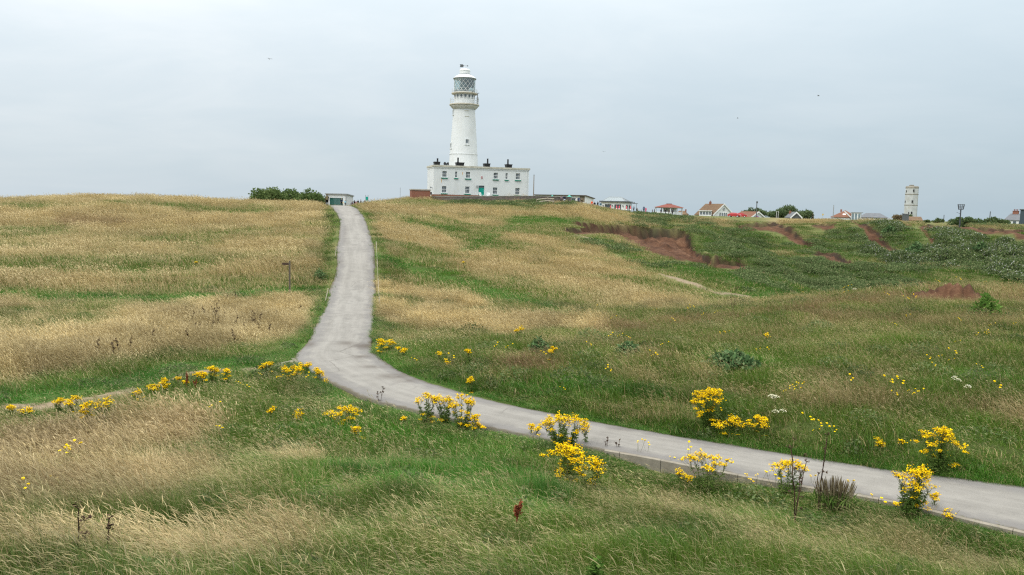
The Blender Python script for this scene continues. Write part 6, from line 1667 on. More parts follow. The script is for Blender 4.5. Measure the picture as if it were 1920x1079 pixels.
# ------------------------------------------------------------------ hedges, beacon and terrace at the far right
plant_at(1772, 1845, 405.8, 200, 'hedge', 31, M_leafc, 'long rounded dark hedge behind the beacon basket', 'hedge', nleaf=3800, blobs=22, leaf=0.24, trunk=0.08, depth=0.3, flat=0.35, group='hedges on the right skyline')
plant_at(1830, 1900, 407.2, 204, 'hedge', 32, M_leafc, 'lower humped green hedge between the beacon and the terrace house', 'hedge', nleaf=3400, blobs=18, leaf=0.24, trunk=0.08, depth=0.3, flat=0.45, group='hedges on the right skyline')
plant_at(1730, 1744, 412.6, 230, 'small_bush', 33, M_leafc, 'small dark bush on the skyline right of the old tower, nearest it', 'bush', nleaf=500, blobs=5, leaf=0.25, trunk=0.06)
plant_at(1750, 1770, 409.6, 235, 'small_bush', 34, M_leafc, 'bush on the skyline beside a thin pole, left of the beacon hedge', 'bush', nleaf=700, blobs=6, leaf=0.25, trunk=0.06)
pole('telegraph_pole', 1770.2, 403.2, 240, 0.10, M_darkgrey, 'thin dark pole just left of the beacon hedge', 'pole', finial=False)
pole('telegraph_pole', 1856.4, 396.8, 250, 0.12, M_darkgrey, 'dark leaning pole right of the beacon, above the lower hedge', 'pole', lean=0.1, finial=False)
r_b = 181.0
b = at_range(1799.6, r_b, 419); bc = empty('beacon', b, 0.2, label='iron fire beacon, a basket on a tall post, on the right skyline', cat='beacon')
z1, z2 = zl(1801, 393.3, r_b, b.z), zl(1801, 383.8, r_b, b.z)
M_iron2 = simple('black_iron', (0.05, 0.058, 0.065), 0.6, 0.3, 0.2)
MB().tube((0, 0, -0.5), (0, 0, z1), 0.14, 0.11, 10).build('post', M_iron2, bc, True)
bk = MB(); n_ = 10
for q in range(n_):
    a_ = 2 * math.pi * q / n_
    bk.tube((0.42 * math.cos(a_), 0.42 * math.sin(a_), z1), (0.62 * math.cos(a_), 0.62 * math.sin(a_), z2), 0.035, None, 5)
for z, r_ in ((z1, 0.42), ((z1 * 2 + z2) / 3, 0.49), ((z1 + 2 * z2) / 3, 0.555), (z2, 0.62)):
    for q in range(20):
        a0, a1 = 2 * math.pi * q / 20, 2 * math.pi * (q + 1) / 20
        bk.tube((r_ * math.cos(a0), r_ * math.sin(a0), z), (r_ * math.cos(a1), r_ * math.sin(a1), z), 0.04, None, 5)
bk.lathe([(0.42, z1 - 0.05), (0.42, z1 + 0.02)], 12)
bk.build('basket', M_iron2, bc)
MB().tube((0, 0, z1 - 0.9), (-0.75, 0, z1 - 0.6), 0.03).tube((-0.75, 0, z1 - 0.6), (-0.95, 0, z1 - 0.65), 0.025).build('step_arm', M_iron2, bc)
o, L_, He, Hr = gable('terrace_house', 1884, 1930, 413.3, 401.8, 330, 9.0, (M_render, M_slate), 'white terrace house with a slate roof and red chimneys at the right edge', 'house', ry=R(-24))
for t_ in (0.18, 0.68):
    cx = L_ * t_
    ch = MB().box(cx - 0.9, cx + 0.9, 4.0, 4.8, Hr - 0.8, Hr + 1.0).box(cx - 1.0, cx + 1.0, 3.9, 4.9, Hr + 1.003, Hr + 1.15).build('chimney', M_brick, o)
    for dx in (-0.55, 0.0, 0.55): MB().lathe([(0.16, Hr + 1.15), (0.13, Hr + 1.75)], 8, 0, (cx + dx, 4.4, 0)).build('chimney_pot', M_tiler, ch)
for q in range(4):
    x = L_ * (0.1 + 0.24 * q)
    f = MB().box(x, x + 1.1, -0.03, -0.004, He - 1.5, He - 0.4).build('window', M_glass, o); MB().box(x - .07, x, -0.05, -0.004, He - 1.55, He - .35).box(x + 1.1, x + 1.17, -0.05, -0.004, He - 1.55, He - .35).build('frame', M_frame, f)
a, ry, L_ = frame_of(1912.6, 405, 300, 1945, 405, 300); zb = at_range(1915, 300).z - 0.4
dh = empty('dark_house', (a.x, a.y, zb), ry - R(6), label='tall dark slate-blue clad house cut by the right edge of the photo', cat='house')
Ht = zl(1916, 394.2, 300, zb)
w = MB(); hh = [(2.2, 3.4, Ht - 2.2, Ht - 0.7), (4.2, 5.4, Ht - 2.2, Ht - 0.7)]; panel(w, L_, Ht, 0.25, hh); w.box(0, 0.25, 0.25, 6, 0, Ht).box(L_ - 0.25, L_, 0.25, 6, 0, Ht).box(0.25, L_ - 0.25, 5.75, 6, 0, Ht)
w.build('wall', M_navyclad, dh)
for q in hh: 
    f = MB().box(q[0], q[1], 0.12, 0.15, q[2], q[3]).build('window', M_glass, dh); MB().box((q[0] + q[1]) / 2 - .04, (q[0] + q[1]) / 2 + .04, 0.06, 0.117, q[2], q[3]).build('frame', M_frame, f)
MB().box(-0.25, L_ + 0.25, -0.25, 6.25, Ht + .003, Ht + 0.3).build('roof', M_darkgrey, dh)
MB().box(1.0, 1.9, 2.5, 3.2, Ht + .303, Ht + 1.3).build('chimney', M_darkgrey, dh)

# ------------------------------------------------------------------ footpath sign, marker pegs and cord along the path
b = on_ground(543.3, 549.5) - Vector((0, 0, 0.1)); r_s = math.hypot(b.x, b.y)
hz = float(place(544.0, 490.0, r_s)[2]) - b.z
fp = empty('footpath_sign', b, float(-azim(543)[0]), label='wooden fingerpost with one short arm standing in the grass left of the path', cat='signpost')
MB().box(-0.055, 0.055, -0.055, 0.055, -0.4, hz - 0.03).frustum(-0.055, 0.055, -0.055, 0.055, hz - 0.03, -0.02, 0.02, -0.06, 0.06, hz + 0.02).build('post', simple('grey_post', (0.115, 0.10, 0.08), 0.9, 0.1, 0.25, 8.0), fp)
M_signw = simple('brown_sign', (0.075, 0.05, 0.036), 0.8, 0.15, 0.2, 8.0)
z0 = hz - 0.245
ar = MB().prism([(-0.47, z0 + 0.065), (-0.40, z0), (-0.063, z0), (-0.063, z0 + 0.15), (-0.40, z0 + 0.15), (-0.47, z0 + 0.085)], -0.03, 0.01).build('arm', M_signw, fp)
def peg(pxb, pyb, pxt, pyt, label, grp):
    b = on_ground(pxb, pyb); r_ = math.hypot(b.x, b.y); t = Vector(place(pxt, pyt, r_)) - b
    o = tag(MB().tube((0, 0, -0.15), t, 0.026, 0.022, 7).tube(t * 0.93, t, 0.03, 0.027, 7).build('marker_peg', M_palewood, None, True, loc=b), label, 'peg', grp)
    return t + b
g_ = 'marker pegs along the path'
peg(608.5, 567, 615.5, 541, 'pale leaning marker peg left of the path, nearest the bend', g_)
peg(628.5, 481, 630.5, 462, 'thin pale marker peg left of the path where it narrows', g_)
T1 = [peg(705.8, 467, 705.4, 453, 'pale marker peg right of the path at the upper end of its cord', g_), peg(707.4, 500, 707.2, 487, 'marker peg right of the path, second down its cord', g_),
      peg(709.3, 540, 709.0, 524, 'marker peg right of the path, third down its cord', g_), peg(711.4, 576, 711.0, 558, 'marker peg right of the path at the lower end of its cord', g_)]
cd = MB()
for p, q in zip(T1, T1[1:]):
    prev = p
    for s_ in range(1, 7):
        t = s_ / 6; c_ = p.lerp(q, t) - Vector((0, 0, 0.10 * 4 * t * (1 - t) + 0.02)); cd.tube(prev, c_, 0.007, None, 5); prev = c_
tag(cd.build('path_cord', M_palewood), 'thin pale cord strung between pegs along the right edge of the path', 'cord')

# ------------------------------------------------------------------ kerb on the near side of the road and the slabs at the bend
mk = simple('kerb_concrete', (0.225, 0.205, 0.17), 0.92, 0.1, 0.2, 3.0, stain=((0.20, 0.175, 0.14), 0.7, 1.6), bump=0.4)
kpx, _ = project(RL[:, 0], RL[:, 1], rz)
sel = [k_ for k_ in range(NRD) if 1126 < kpx[k_] < 1990 and k_ < 150]
kb = MB()
for a_, b_ in zip(sel, sel[1:]):
    if kpx[a_] > 1126 and (a_ % 9 == 8): gap = 0.012
    else: gap = 0.0
    n0 = Vector(((RL[a_] - RRt[a_])[0], (RL[a_] - RRt[a_])[1], 0)).normalized(); n1 = Vector(((RL[b_] - RRt[b_])[0], (RL[b_] - RRt[b_])[1], 0)).normalized()
    p0 = Vector((RL[a_][0], RL[a_][1], rz[a_])); p1 = Vector((RL[b_][0], RL[b_][1], rz[b_])); p1 = p1 + (p0 - p1).normalized() * gap
    V8 = [p0 + n0 * 0.125, p1 + n1 * 0.125, p1 - n1 * 0.0, p0 - n0 * 0.0]
    kb.add([v - Vector((0, 0, 0.55)) for v in V8] + [v + Vector((0, 0, 0.035)) for v in V8], [(0, 3, 2, 1), (4, 5, 6, 7), (0, 1, 5, 4), (1, 2, 6, 5), (2, 3, 7, 6), (3, 0, 4, 7)])
tag(kb.build('kerb', mk), kind='structure')
ks = MB()
for (xa, ya, xb, yb) in ((549, 674, 564.5, 692.5), (545.5, 679, 561.5, 697.5), (526.5, 684, 549, 678.5), (526.5, 684.5, 532, 694)):
    p, q = on_ground(xa, ya), on_ground(xb, yb); z_ = max(p.z, q.z) + 0.05
    d = Vector((q.x - p.x, q.y - p.y, 0)).normalized(); n_ = Vector((-d.y, d.x, 0)) * 0.06
    V8 = [p - n_, q - n_, q + n_, p + n_]
    ks.add([(v.x, v.y, z_ - 0.45) for v in V8] + [(v.x, v.y, z_) for v in V8], [(0, 3, 2, 1), (4, 5, 6, 7), (0, 1, 5, 4), (1, 2, 6, 5), (2, 3, 7, 6), (3, 0, 4, 7)])
tag(ks.build('kerb_stones', simple('pale_kerb', (0.21, 0.19, 0.15), 0.9, 0.1, 0.2, 4.0)), kind='structure')
# gulls on the wing
M_gull = simple('gull_grey', (0.22, 0.23, 0.25), 0.8, 0.1, 0.2)
def gull(px, py, r, span, bank, label):
    o = empty('gull', Vector(place(px, py, r)), R(40) + bank, label=label, cat='gull', group='gulls gliding in the sky'); o.scale = (0.72, 0.72, 0.72)
    bm_ = MB()
    bm_.lathe([(0.01, -0.28), (0.06, -0.2), (0.085, -0.05), (0.07, 0.1), (0.035, 0.2), (0.05, 0.25), (0.03, 0.31), (0.005, 0.36)], 8)
    bd = bm_.build('body', M_gull, o, True, rot=(R(90), 0, 0))
    for s_ in (-1, 1):
        P = [(0.05 * s_, 0.10, 0.02), (0.05 * s_, -0.12, 0.02), (0.30 * s_ * span, -0.02, 0.16), (0.30 * s_ * span, 0.16, 0.16), (0.68 * s_ * span, -0.12, 0.08), (0.66 * s_ * span, -0.02, 0.085)]
        Q = [(x, y, z + 0.018) for x, y, z in P]
        MB().add(P + Q, [(0, 1, 2, 3), (3, 2, 4, 5), (6, 9, 8, 7), (9, 11, 10, 8), (0, 3, 9, 6), (3, 5, 11, 9), (1, 7, 8, 2), (2, 8, 10, 4), (4, 10, 11, 5), (0, 6, 7, 1)]).build('wing', M_gull, o)
gull(1534.5, 180, 150, 1.0, 0.3, 'gull highest up on the right side of the sky')
gull(1383.0, 222, 190, 1.0, 0.8, 'gull gliding between the lighthouse and the old tower, middle height')
gull(1132.0, 285, 190, 1.0, -0.6, 'gull lowest in the sky, right of the lighthouse')
gull(505.5, 111, 150, 1.2, 0.2, 'lone gull high in the sky left of the lighthouse')
# ------------------------------------------------------------------ ragwort and other flowering plants
def flat_mat(name, stops, transl=0.25):
    m, N, out = material(name)
    c = N.ramp(attr(N, 'rnd'), stops)
    df = N('ShaderNodeBsdfDiffuse', ins={0: c}); tr = N('ShaderNodeBsdfTranslucent', ins={0: c})
    m1 = N('ShaderNodeMixShader', ins={0: transl, 1: df.outputs[0], 2: tr.outputs[0]}); N.l.new(m1.outputs[0], out.inputs[0])
    return m
M_petal = flat_mat('yellow_petals', [(0.0, (0.30, 0.15, 0.012)), (0.12, (0.62, 0.36, 0.006)), (0.4, (0.80, 0.54, 0.006)), (1.0, (0.92, 0.68, 0.015))], 0.2)
M_rleaf = flat_mat('ragwort_leaves', [(0.0, (0.055, 0.105, 0.022)), (0.6, (0.105, 0.175, 0.038)), (1.0, (0.17, 0.24, 0.07))], 0.3)
M_rstem = flat_mat('ragwort_stems', [(0.0, (0.07, 0.085, 0.03)), (0.6, (0.13, 0.15, 0.05)), (1.0, (0.17, 0.10, 0.07))], 0.05)
M_dead = flat_mat('dead_stems', [(0.0, (0.035, 0.022, 0.018)), (0.5, (0.065, 0.042, 0.030)), (1.0, (0.12, 0.085, 0.055))], 0.05)
M_dock = flat_mat('dock_seed', [(0.0, (0.10, 0.026, 0.014)), (0.5, (0.185, 0.055, 0.028)), (1.0, (0.26, 0.10, 0.05))], 0.1)
M_plant = flat_mat('plantain_spikes', [(0.0, (0.08, 0.062, 0.040)), (0.5, (0.145, 0.118, 0.072)), (1.0, (0.22, 0.19, 0.115))], 0.1)
M_umbel = flat_mat('umbel_white', [(0.0, (0.50, 0.48, 0.30)), (1.0, (0.74, 0.73, 0.60))], 0.2)
M_bright = flat_mat('bright_leaves', [(0.0, (0.055, 0.12, 0.022)), (0.6, (0.095, 0.185, 0.036)), (1.0, (0.16, 0.26, 0.065))], 0.35)
M_darkleaf = flat_mat('dark_leaves', [(0.0, (0.051, 0.101, 0.040)), (0.6, (0.093, 0.163, 0.064)), (1.0, (0.170, 0.232, 0.112))], 0.25)
def tubes(T, rg, A_, B_, ra, rb, rnd, sides=4):
    """n straight thin tubes as open prisms."""
    d = B_ - A_; d = d / np.maximum(np.linalg.norm(d, axis=1)[:, None], 1e-6)
    ref = np.where(np.abs(d[:, 2:3]) > 0.9, np.array([[1.0, 0, 0]]), np.array([[0, 0, 1.0]]))
    u = np.cross(d, ref); u /= np.linalg.norm(u, axis=1)[:, None]; w = np.cross(d, u)
    for k in range(sides):
        a0, a1 = 2 * math.pi * k / sides, 2 * math.pi * (k + 1) / sides
        o0 = u * math.cos(a0) + w * math.sin(a0); o1 = u * math.cos(a1) + w * math.sin(a1)
        rb_ = np.stack([np.stack([A_ + o0 * ra, A_ + o1 * ra], 1), np.stack([B_ + o0 * rb, B_ + o1 * rb], 1)], 1)
        T.add(rb_, 0.0, rnd)
def discs(T, rg, C, rad_, tilt, rnd, thick=0.4):
    """Flower heads: eight-sided low domes built of four quads each."""
    n = len(C)
    nrm = rg.normal(0, tilt, (n, 3)); nrm[:, 2] = 1; nrm /= np.linalg.norm(nrm, axis=1)[:, None]
    u = np.cross(nrm, np.array([[1.0, 0.1, 0]])); u /= np.linalg.norm(u, axis=1)[:, None]; w = np.cross(nrm, u)
    ph = rg.uniform(0, 6.28, n)
    ring = []
    for k in range(9):
        a = ph + 2 * math.pi * k / 8
        ring.append(C + (u * np.cos(a)[:, None] + w * np.sin(a)[:, None]) * rad_[:, None])
    top = C + nrm * (rad_ * thick)[:, None]
    for k in range(4):
        T.add(np.stack([np.stack([top, ring[2 * k]], 1), np.stack([ring[2 * k + 2], ring[2 * k + 1]], 1)], 1), 0.0, rnd)
def leaflets(T, rg, P, D, L, wid, rnd):
    t = np.array([0, 0.45, 1.0]); pr = np.array([0.25, 1.0, 0.1])
    s = np.cross(D, rg.normal(0, 1, D.shape)); s /= np.linalg.norm(s, axis=1)[:, None]
    c = P[:, None, :] + D[:, None, :] * (L[:, None] * t[None])[:, :, None]
    c[:, 2, 2] -= 0.25 * L
    off = s[:, None, :] * (L[:, None] * wid * pr[None])[:, :, None]
    T.add(np.stack([c - off, c + off], 2), 0.0, rnd)
def ragwort_meshes(seed, H, W_, stems, heads, leafy=1.0, side_heads=0.25):
    """A clump H tall and W_ wide: upright leafy stems that fork near the top into flat heads of yellow flowers."""
    g = np.random.default_rng(seed)
    TS, TL, TF = Tuft(), Tuft(), Tuft()
    for s in range(stems):
        a = g.uniform(0, 6.28); rr = math.sqrt(g.uniform(0, 1))
        bx = np.array([0.10 * W_ * rr * math.cos(a), 0.10 * W_ * rr * math.sin(a), -0.03])
        tx = np.array([0.40 * W_ * rr * math.cos(a), 0.40 * W_ * rr * math.sin(a), 0])
        h = H * (1 - 0.20 * rr ** 2) * g.uniform(0.90, 1.0)
        n_ = 6
        ts = np.linspace(0, 1, n_ + 1)
        path = np.stack([bx[0] + (tx[0] - bx[0]) * ts ** 1.4, bx[1] + (tx[1] - bx[1]) * ts ** 1.4, -0.03 + (h * 0.80 + 0.03) * ts], 1)
        path[:, :2] += g.normal(0, 0.012, (n_ + 1, 2)) * ts[:, None]
        rn = np.full(n_, g.uniform(0, 1))
        ra = 0.0055
        tubes(TS, g, path[:-1], path[1:], ra, ra * 0.8, rn)
        # divided leaves all the way up
        m_ = int(72 * leafy * H / 0.8)
        tt = g.uniform(0.05, 0.98, m_); i = np.minimum((tt * n_).astype(int), n_ - 1); f_ = tt * n_ - i
        P = path[i] * (1 - f_)[:, None] + path[i + 1] * f_[:, None]
        D = g.normal(0, 1, (m_, 3)); D[:, 2] = np.abs(D[:, 2]) * 0.4 + 0.15; D /= np.linalg.norm(D, axis=1)[:, None]
        L = (0.15 - 0.085 * tt) * g.uniform(0.7, 1.3, m_)
        leaflets(TL, g, P, D, L, 0.10, g.uniform(0, 1, m_))
        for q in range(2):
            P2 = P + D * (L * g.uniform(0.3, 0.8, m_))[:, None]
            D2 = D + g.normal(0, 0.8, (m_, 3)); D2 /= np.linalg.norm(D2, axis=1)[:, None]
            leaflets(TL, g, P2, D2, L * 0.5, 0.14, g.uniform(0, 1, m_))
        # fork into a flat-topped head
        nb = int(g.integers(8, 13))
        tip = path[-1]
        ctr = np.array([tip[0] * 1.12, tip[1] * 1.12, h])
        ab = g.uniform(0, 6.28, nb); rb_ = 0.125 * np.sqrt(g.uniform(0, 1, nb)) * (W_ / 0.6) ** 0.5
        E = np.stack([ctr[0] + rb_ * np.cos(ab), ctr[1] + rb_ * np.sin(ab), ctr[2] - 0.35 * rb_ + g.normal(0, 0.030, nb)], 1)
        S0 = path[-1][None] * np.ones((nb, 1)) - np.array([[0, 0, 0.10]]) * g.uniform(0, 1, (nb, 1))
        tubes(TS, g, S0, E - np.array([[0, 0, 0.02]]), 0.003, 0.002, np.full(nb, 0.4), 3)
        per = max(2, int(heads / stems / nb))
        for e in E:
            c = e[None] + g.normal(0, 1, (per, 3)) * np.array([[0.030, 0.030, 0.014]])
            discs(TF, g, c, g.uniform(0.0105, 0.0160, per), 0.5, g.uniform(0, 1, per))
            tubes(TS, g, np.repeat(e[None] - np.array([[0, 0, 0.045]]), per, 0), c, 0.0012, 0.0012, np.full(per, 0.5), 3)
        # lower side sprays
        if g.uniform() < side_heads * 2.2:
            for q in range(int(g.integers(1, 3))):
                k = int(g.integers(2, 5)); d_ = g.normal(0, 1, 3); d_[2] = abs(d_[2]) + 0.4; d_ /= np.linalg.norm(d_)
                e = path[k] + d_ * g.uniform(0.12, 0.26) * (H / 0.8)
                tubes(TS, g, path[k][None], e[None], 0.003, 0.002, np.array([0.4]), 3)
                c = e[None] + g.normal(0, 1, (per * 3, 3)) * np.array([[0.038, 0.038, 0.012]])
                discs(TF, g, c, g.uniform(0.010, 0.0155, per * 3), 0.5, g.uniform(0, 1, per * 3))
    return TS.mesh('stems', M_rstem), TL.mesh('leaves', M_rleaf), TF.mesh('flower_heads', M_petal)
def grow(name, px, py, parts, label, cat, group=None, rz=0.0, sc=1.0, sink=0.0):
    b = on_ground(px, py)
    o = empty(name, b - Vector((0, 0, sink)) + Vector((0, 0, 0.02)), rz, label=label, cat=cat, group=group); o.scale = (sc, sc, sc)
    for nm, me in parts: link(nm, me, o)
    return o
def metres(px, py):
    b = on_ground(px, py); dep = b.dot(f0); return dep / FPX
RAG = 'ragwort plants beside the path'
rs_ = random.Random(4)
SINK = 0.28
def ragwort(px, pyb, pyt, wpx, label, stems=None, fill=1.0, leafy=1.0, side=0.25):
    k = metres(px, pyb); H = (pyb - pyt) * k + SINK; W_ = wpx * k
    n_ = stems or max(1, min(16, int(W_ / 0.055)))
    nh = int(n_ * 105 * fill * max(0.6, min(1.6, W_ / 0.12 / n_ * 1.2)))
    S, L, F_ = ragwort_meshes(int(px * 7 + pyb), H, W_, n_, max(nh, 12), leafy, side)
    return grow('ragwort', px, pyb, (('stems', S), ('leaves', L), ('flower_heads', F_)), label, 'ragwort', RAG, 0, 1.0, SINK)
# near side of the road
ragwort(1702, 962, 868, 84, 'biggest ragwort in the near foreground, nearest the bottom right corner of the photo', 12, 1.2, 1.1, 0.5)
ragwort(1752, 958, 925, 20, 'small single-stemmed ragwort just right of the biggest foreground ragwort', 1, 1.0, 0.6, 0)
ragwort(1771, 972, 958, 15, 'stunted ragwort on the kerb edge, left of the last pair at bottom right', 1, 0.6, 0.6, 0)
ragwort(1784, 978, 963, 15, 'last stunted ragwort on the kerb edge at bottom right', 1, 0.6, 0.6, 0)
ragwort(1474, 925, 857, 66, 'thin-stemmed flat-topped ragwort tangled with dark dead stalks', 6, 0.9, 0.7, 0.0)
ragwort(1325, 915, 842, 92, 'open ragwort with bare separate stems and a flat top on the kerb', 8, 0.8, 0.45, 0.1)
ragwort(1275, 905, 884, 26, 'low ragwort at the left foot of the open bare-stemmed ragwort', 2, 0.7, 0.7, 0.3)
ragwort(1058, 842, 771, 82, 'tall dense ragwort standing against the pale road, the upper of the two big central clumps', 12, 1.2, 1.2, 0.3)
ragwort(1098, 836, 797, 28, 'thin ragwort with fading heads right of the tall central clump', 2, 0.7, 0.5, 0)
ragwort(999, 822, 793, 22, 'small ragwort at the road edge left of the tall central clump', 2, 1.0, 0.6, 0)
ragwort(1062, 900, 836, 104, 'broad low ragwort below the tall central clump, in front of it', 12, 1.2, 0.9, 0.4)
ragwort(1110, 912, 855, 54, 'loose ragwort with scattered heads at the right of the broad low clump', 4, 0.8, 0.8, 0.9)
ragwort(799, 796, 728, 32, 'leftmost tall ragwort of the trio at the road\'s near edge', 4, 1.1, 1.2, 0.3)
ragwort(836, 798, 733, 42, 'middle leafy ragwort of the trio at the road\'s near edge', 5, 1.0, 1.3, 0.2)
ragwort(868, 806, 738, 48, 'right-hand ragwort of the trio, heavy with flowers down its side', 6, 1.2, 0.9, 0.8)
ragwort(889, 812, 776, 24, 'small ragwort hanging off the right side of the trio', 2, 1.0, 0.5, 0.3)
ragwort(897, 806, 795, 12, 'single low ragwort head on the verge right of the trio', 1, 0.6, 0.5, 0)
ragwort(760, 794, 781, 17, 'low ragwort left of the trio, on the grass', 1, 0.9, 0.5, 0)
ragwort(500, 703, 679, 28, 'leftmost ragwort of the four at the bend, set back in the grass', 4, 1.1, 0.8, 0.2)
ragwort(545, 718, 682, 36, 'ragwort in front of the pale kerb stones at the bend', 5, 1.2, 0.8, 0.7)
ragwort(573, 703, 680, 22, 'ragwort on the corner of the bend, behind the fullest one', 3, 1.1, 0.7, 0.3)
ragwort(597, 714, 689, 26, 'rightmost ragwort of the four at the bend, overhanging the road', 3, 1.1, 0.8, 0.2)
ragwort(612, 724, 711, 9, 'tiny single ragwort on the road edge just below the bend', 1, 0.5, 0.5, 0)
# left track
ragwort(398, 712, 688, 24, 'fullest ragwort by the grassy track, beside the red dock', 4, 1.2, 0.8, 0.3)
ragwort(375, 716, 697, 24, 'ragwort just left of the fullest one by the track', 3, 1.1, 0.7, 0.2)
ragwort(423, 706, 688, 16, 'ragwort just right of the fullest one by the track', 2, 1.0, 0.6, 0.2)
ragwort(352, 722, 713, 12, 'low ragwort at the foot of the red dock', 1, 0.7, 0.5, 0)
ragwort(333, 720, 708, 12, 'small ragwort left of the red dock', 1, 0.8, 0.5, 0)
ragwort(309, 727, 710, 22, 'right-hand one of a ragwort pair midway along the track', 3, 1.0, 0.7, 0.2)
ragwort(289, 733, 719, 20, 'left-hand one of a ragwort pair midway along the track', 3, 1.0, 0.7, 0.2)
ragwort(260, 744, 731, 22, 'ragwort on the slope left of the midway pair by the track', 3, 0.9, 0.6, 0.2)
ragwort(141, 764, 745, 26, 'dense dark-stemmed ragwort of the pair beside the bare track', 3, 1.1, 1.0, 0.2)
ragwort(112, 766, 746, 20, 'flat-topped ragwort of the pair beside the bare track', 3, 0.9, 0.8, 0)
ragwort(168, 790, 749, 22, 'taller leafy ragwort in pale grass below the track', 3, 1.0, 1.1, 0.4)
ragwort(195, 792, 746, 34, 'spreading ragwort with few heads beside the taller leafy one', 4, 0.5, 1.0, 0.1)
ragwort(48, 778, 762, 16, 'small ragwort second from the left edge of the photo', 2, 1.0, 0.8, 0.2)
ragwort(20, 774, 759, 15, 'small ragwort nearest the left edge of the photo', 2, 1.0, 0.6, 0)
ragwort(640, 796, 760, 60, 'broad sparse ragwort in green grass left of the trio', 6, 0.8, 0.8, 0.5)
ragwort(505, 776, 766, 16, 'isolated low ragwort in the grass below the bend', 1, 0.9, 0.5, 0)
ragwort(562, 785, 773, 22, 'scattered low ragwort beside the purplish grass patch', 2, 0.6, 0.5, 0.5)
ragwort(670, 822, 800, 20, 'short ragwort in front of the broad sparse one', 2, 0.9, 0.6, 0.6)
# far side of the road
ragwort(1332, 796, 726, 76, 'tallest ragwort on the far side of the road, densely flowered', 12, 1.5, 1.0, 1.0)
ragwort(1368, 816, 782, 48, 'low spreading ragwort right of the tallest far-side one', 6, 1.0, 0.8, 0.5)
ragwort(1424, 820, 779, 46, 'ragwort beside the low spreading one, farther right', 6, 1.0, 0.9, 0.3)
ragwort(1760, 886, 795, 76, 'big dark-leaved ragwort on the far verge near the right edge', 11, 1.2, 1.3, 0.4)
ragwort(1648, 846, 824, 24, 'small ragwort in the verge left of the big dark-leaved one', 2, 0.9, 0.6, 0.2)
ragwort(1690, 844, 827, 12, 'tiny ragwort between the small one and the big dark-leaved one', 1, 0.7, 0.5, 0)
ragwort(886, 734, 707, 18, 'lone ragwort on the far verge above the road', 2, 1.1, 0.8, 0.2)
ragwort(720, 664, 634, 36, 'bigger ragwort on the inside of the bend, nearest the road', 5, 1.1, 0.8, 0.4)
ragwort(751, 674, 650, 24, 'ragwort on the inside of the bend, second from the road', 3, 1.1, 0.8, 0.2)
ragwort(822, 682, 656, 12, 'single-stemmed ragwort in rough grass, third from the bend', 1, 0.9, 0.5, 0)
ragwort(835, 688, 671, 9, 'tiny ragwort next to the single-stemmed one', 1, 0.8, 0.5, 0)
ragwort(883, 676, 650, 16, 'ragwort with dark leaves up the bank, left of the dead thistles', 2, 1.0, 0.9, 0)
ragwort(973, 632, 612, 16, 'ragwort highest up the bank, beside dark thistle stems', 2, 1.0, 0.8, 0)
ragwort(1035, 672, 650, 17, 'ragwort above the russet grass patch on the far bank', 2, 1.0, 0.7, 0.3)
ragwort(1434, 648, 626, 12, 'distant pale ragwort on the plateau above the tallest far-side one', 1, 0.7, 0.7, 0)
ragwort(872, 502, 488, 8, 'tiny far ragwort in the meadow right of the marker cord', 1, 0.9, 0.6, 0)
ragwort(369, 497, 490, 6, 'tiny far ragwort on the left hill above the footpath sign', 1, 0.9, 0.6, 0)

# ------------------------------------------------------------------ dead stalks, docks, plantain, umbels
def stalk_meshes(seed, H, W_, n_, head, tk=1.0):
    g = np.random.default_rng(seed); TS, TH = Tuft(), Tuft()
    base = np.array([[0, 0, -0.05]])
    tips = []
    for s in range(n_):
        a = g.uniform(0, 6.28) if n_ > 2 else (0.3 if s == 0 else 3.3)
        tip = np.array([math.cos(a) * W_ * 0.5 * g.uniform(0.3, 1), math.sin(a) * W_ * 0.3, H * (1 if s == 0 else g.uniform(0.55, 0.9))])
        m_ = 7; t = np.linspace(0, 1, m_)[:, None]
        P = base * (1 - t) + tip[None] * t + np.concatenate([g.normal(0, 0.02 * H, (m_, 2)) * t * (1 - 0.6 * t), np.zeros((m_, 1))], 1)
        P[:, :2] = P[:, :2] * (t ** 0.5)
        tubes(TS, g, P[:-1], P[1:], (0.009 if s == 0 else 0.006) * tk, (0.006 if s == 0 else 0.004) * tk, g.uniform(0, 1, m_ - 1), 5)
        tips.append(P[-1])
        for q in range(3):                                  # short twigs
            k = int(g.integers(2, m_)); d = g.normal(0, 1, 3); d[2] = abs(d[2]) + 0.4; d /= np.linalg.norm(d)
            e = P[k] + d * g.uniform(0.05, 0.16) * H
            tubes(TS, g, P[k][None], e[None], 0.004, 0.002, g.uniform(0, 1, 1), 3); tips.append(e)
    for tp in tips:
        if head == 'umbel':
            m_ = 9; d = g.normal(0, 1, (m_, 3)); d[:, 2] = np.abs(d[:, 2]) + 0.7; d /= np.linalg.norm(d, axis=1)[:, None]
            e = tp[None] + d * (0.055 * g.uniform(0.7, 1.2, (m_, 1)))
            tubes(TH, g, np.repeat(tp[None], m_, 0), e, 0.0025, 0.002, g.uniform(0, 1, m_), 3)
            discs(TH, g, e, g.uniform(0.010, 0.017, m_), 0.4, g.uniform(0, 1, m_))
        elif head == 'knob':
            c = tp[None] + g.normal(0, 0.012, (5, 3)); discs(TH, g, c, g.uniform(0.010, 0.018, 5), 0.8, g.uniform(0, 1, 5), 1.0)
    return TS, TH
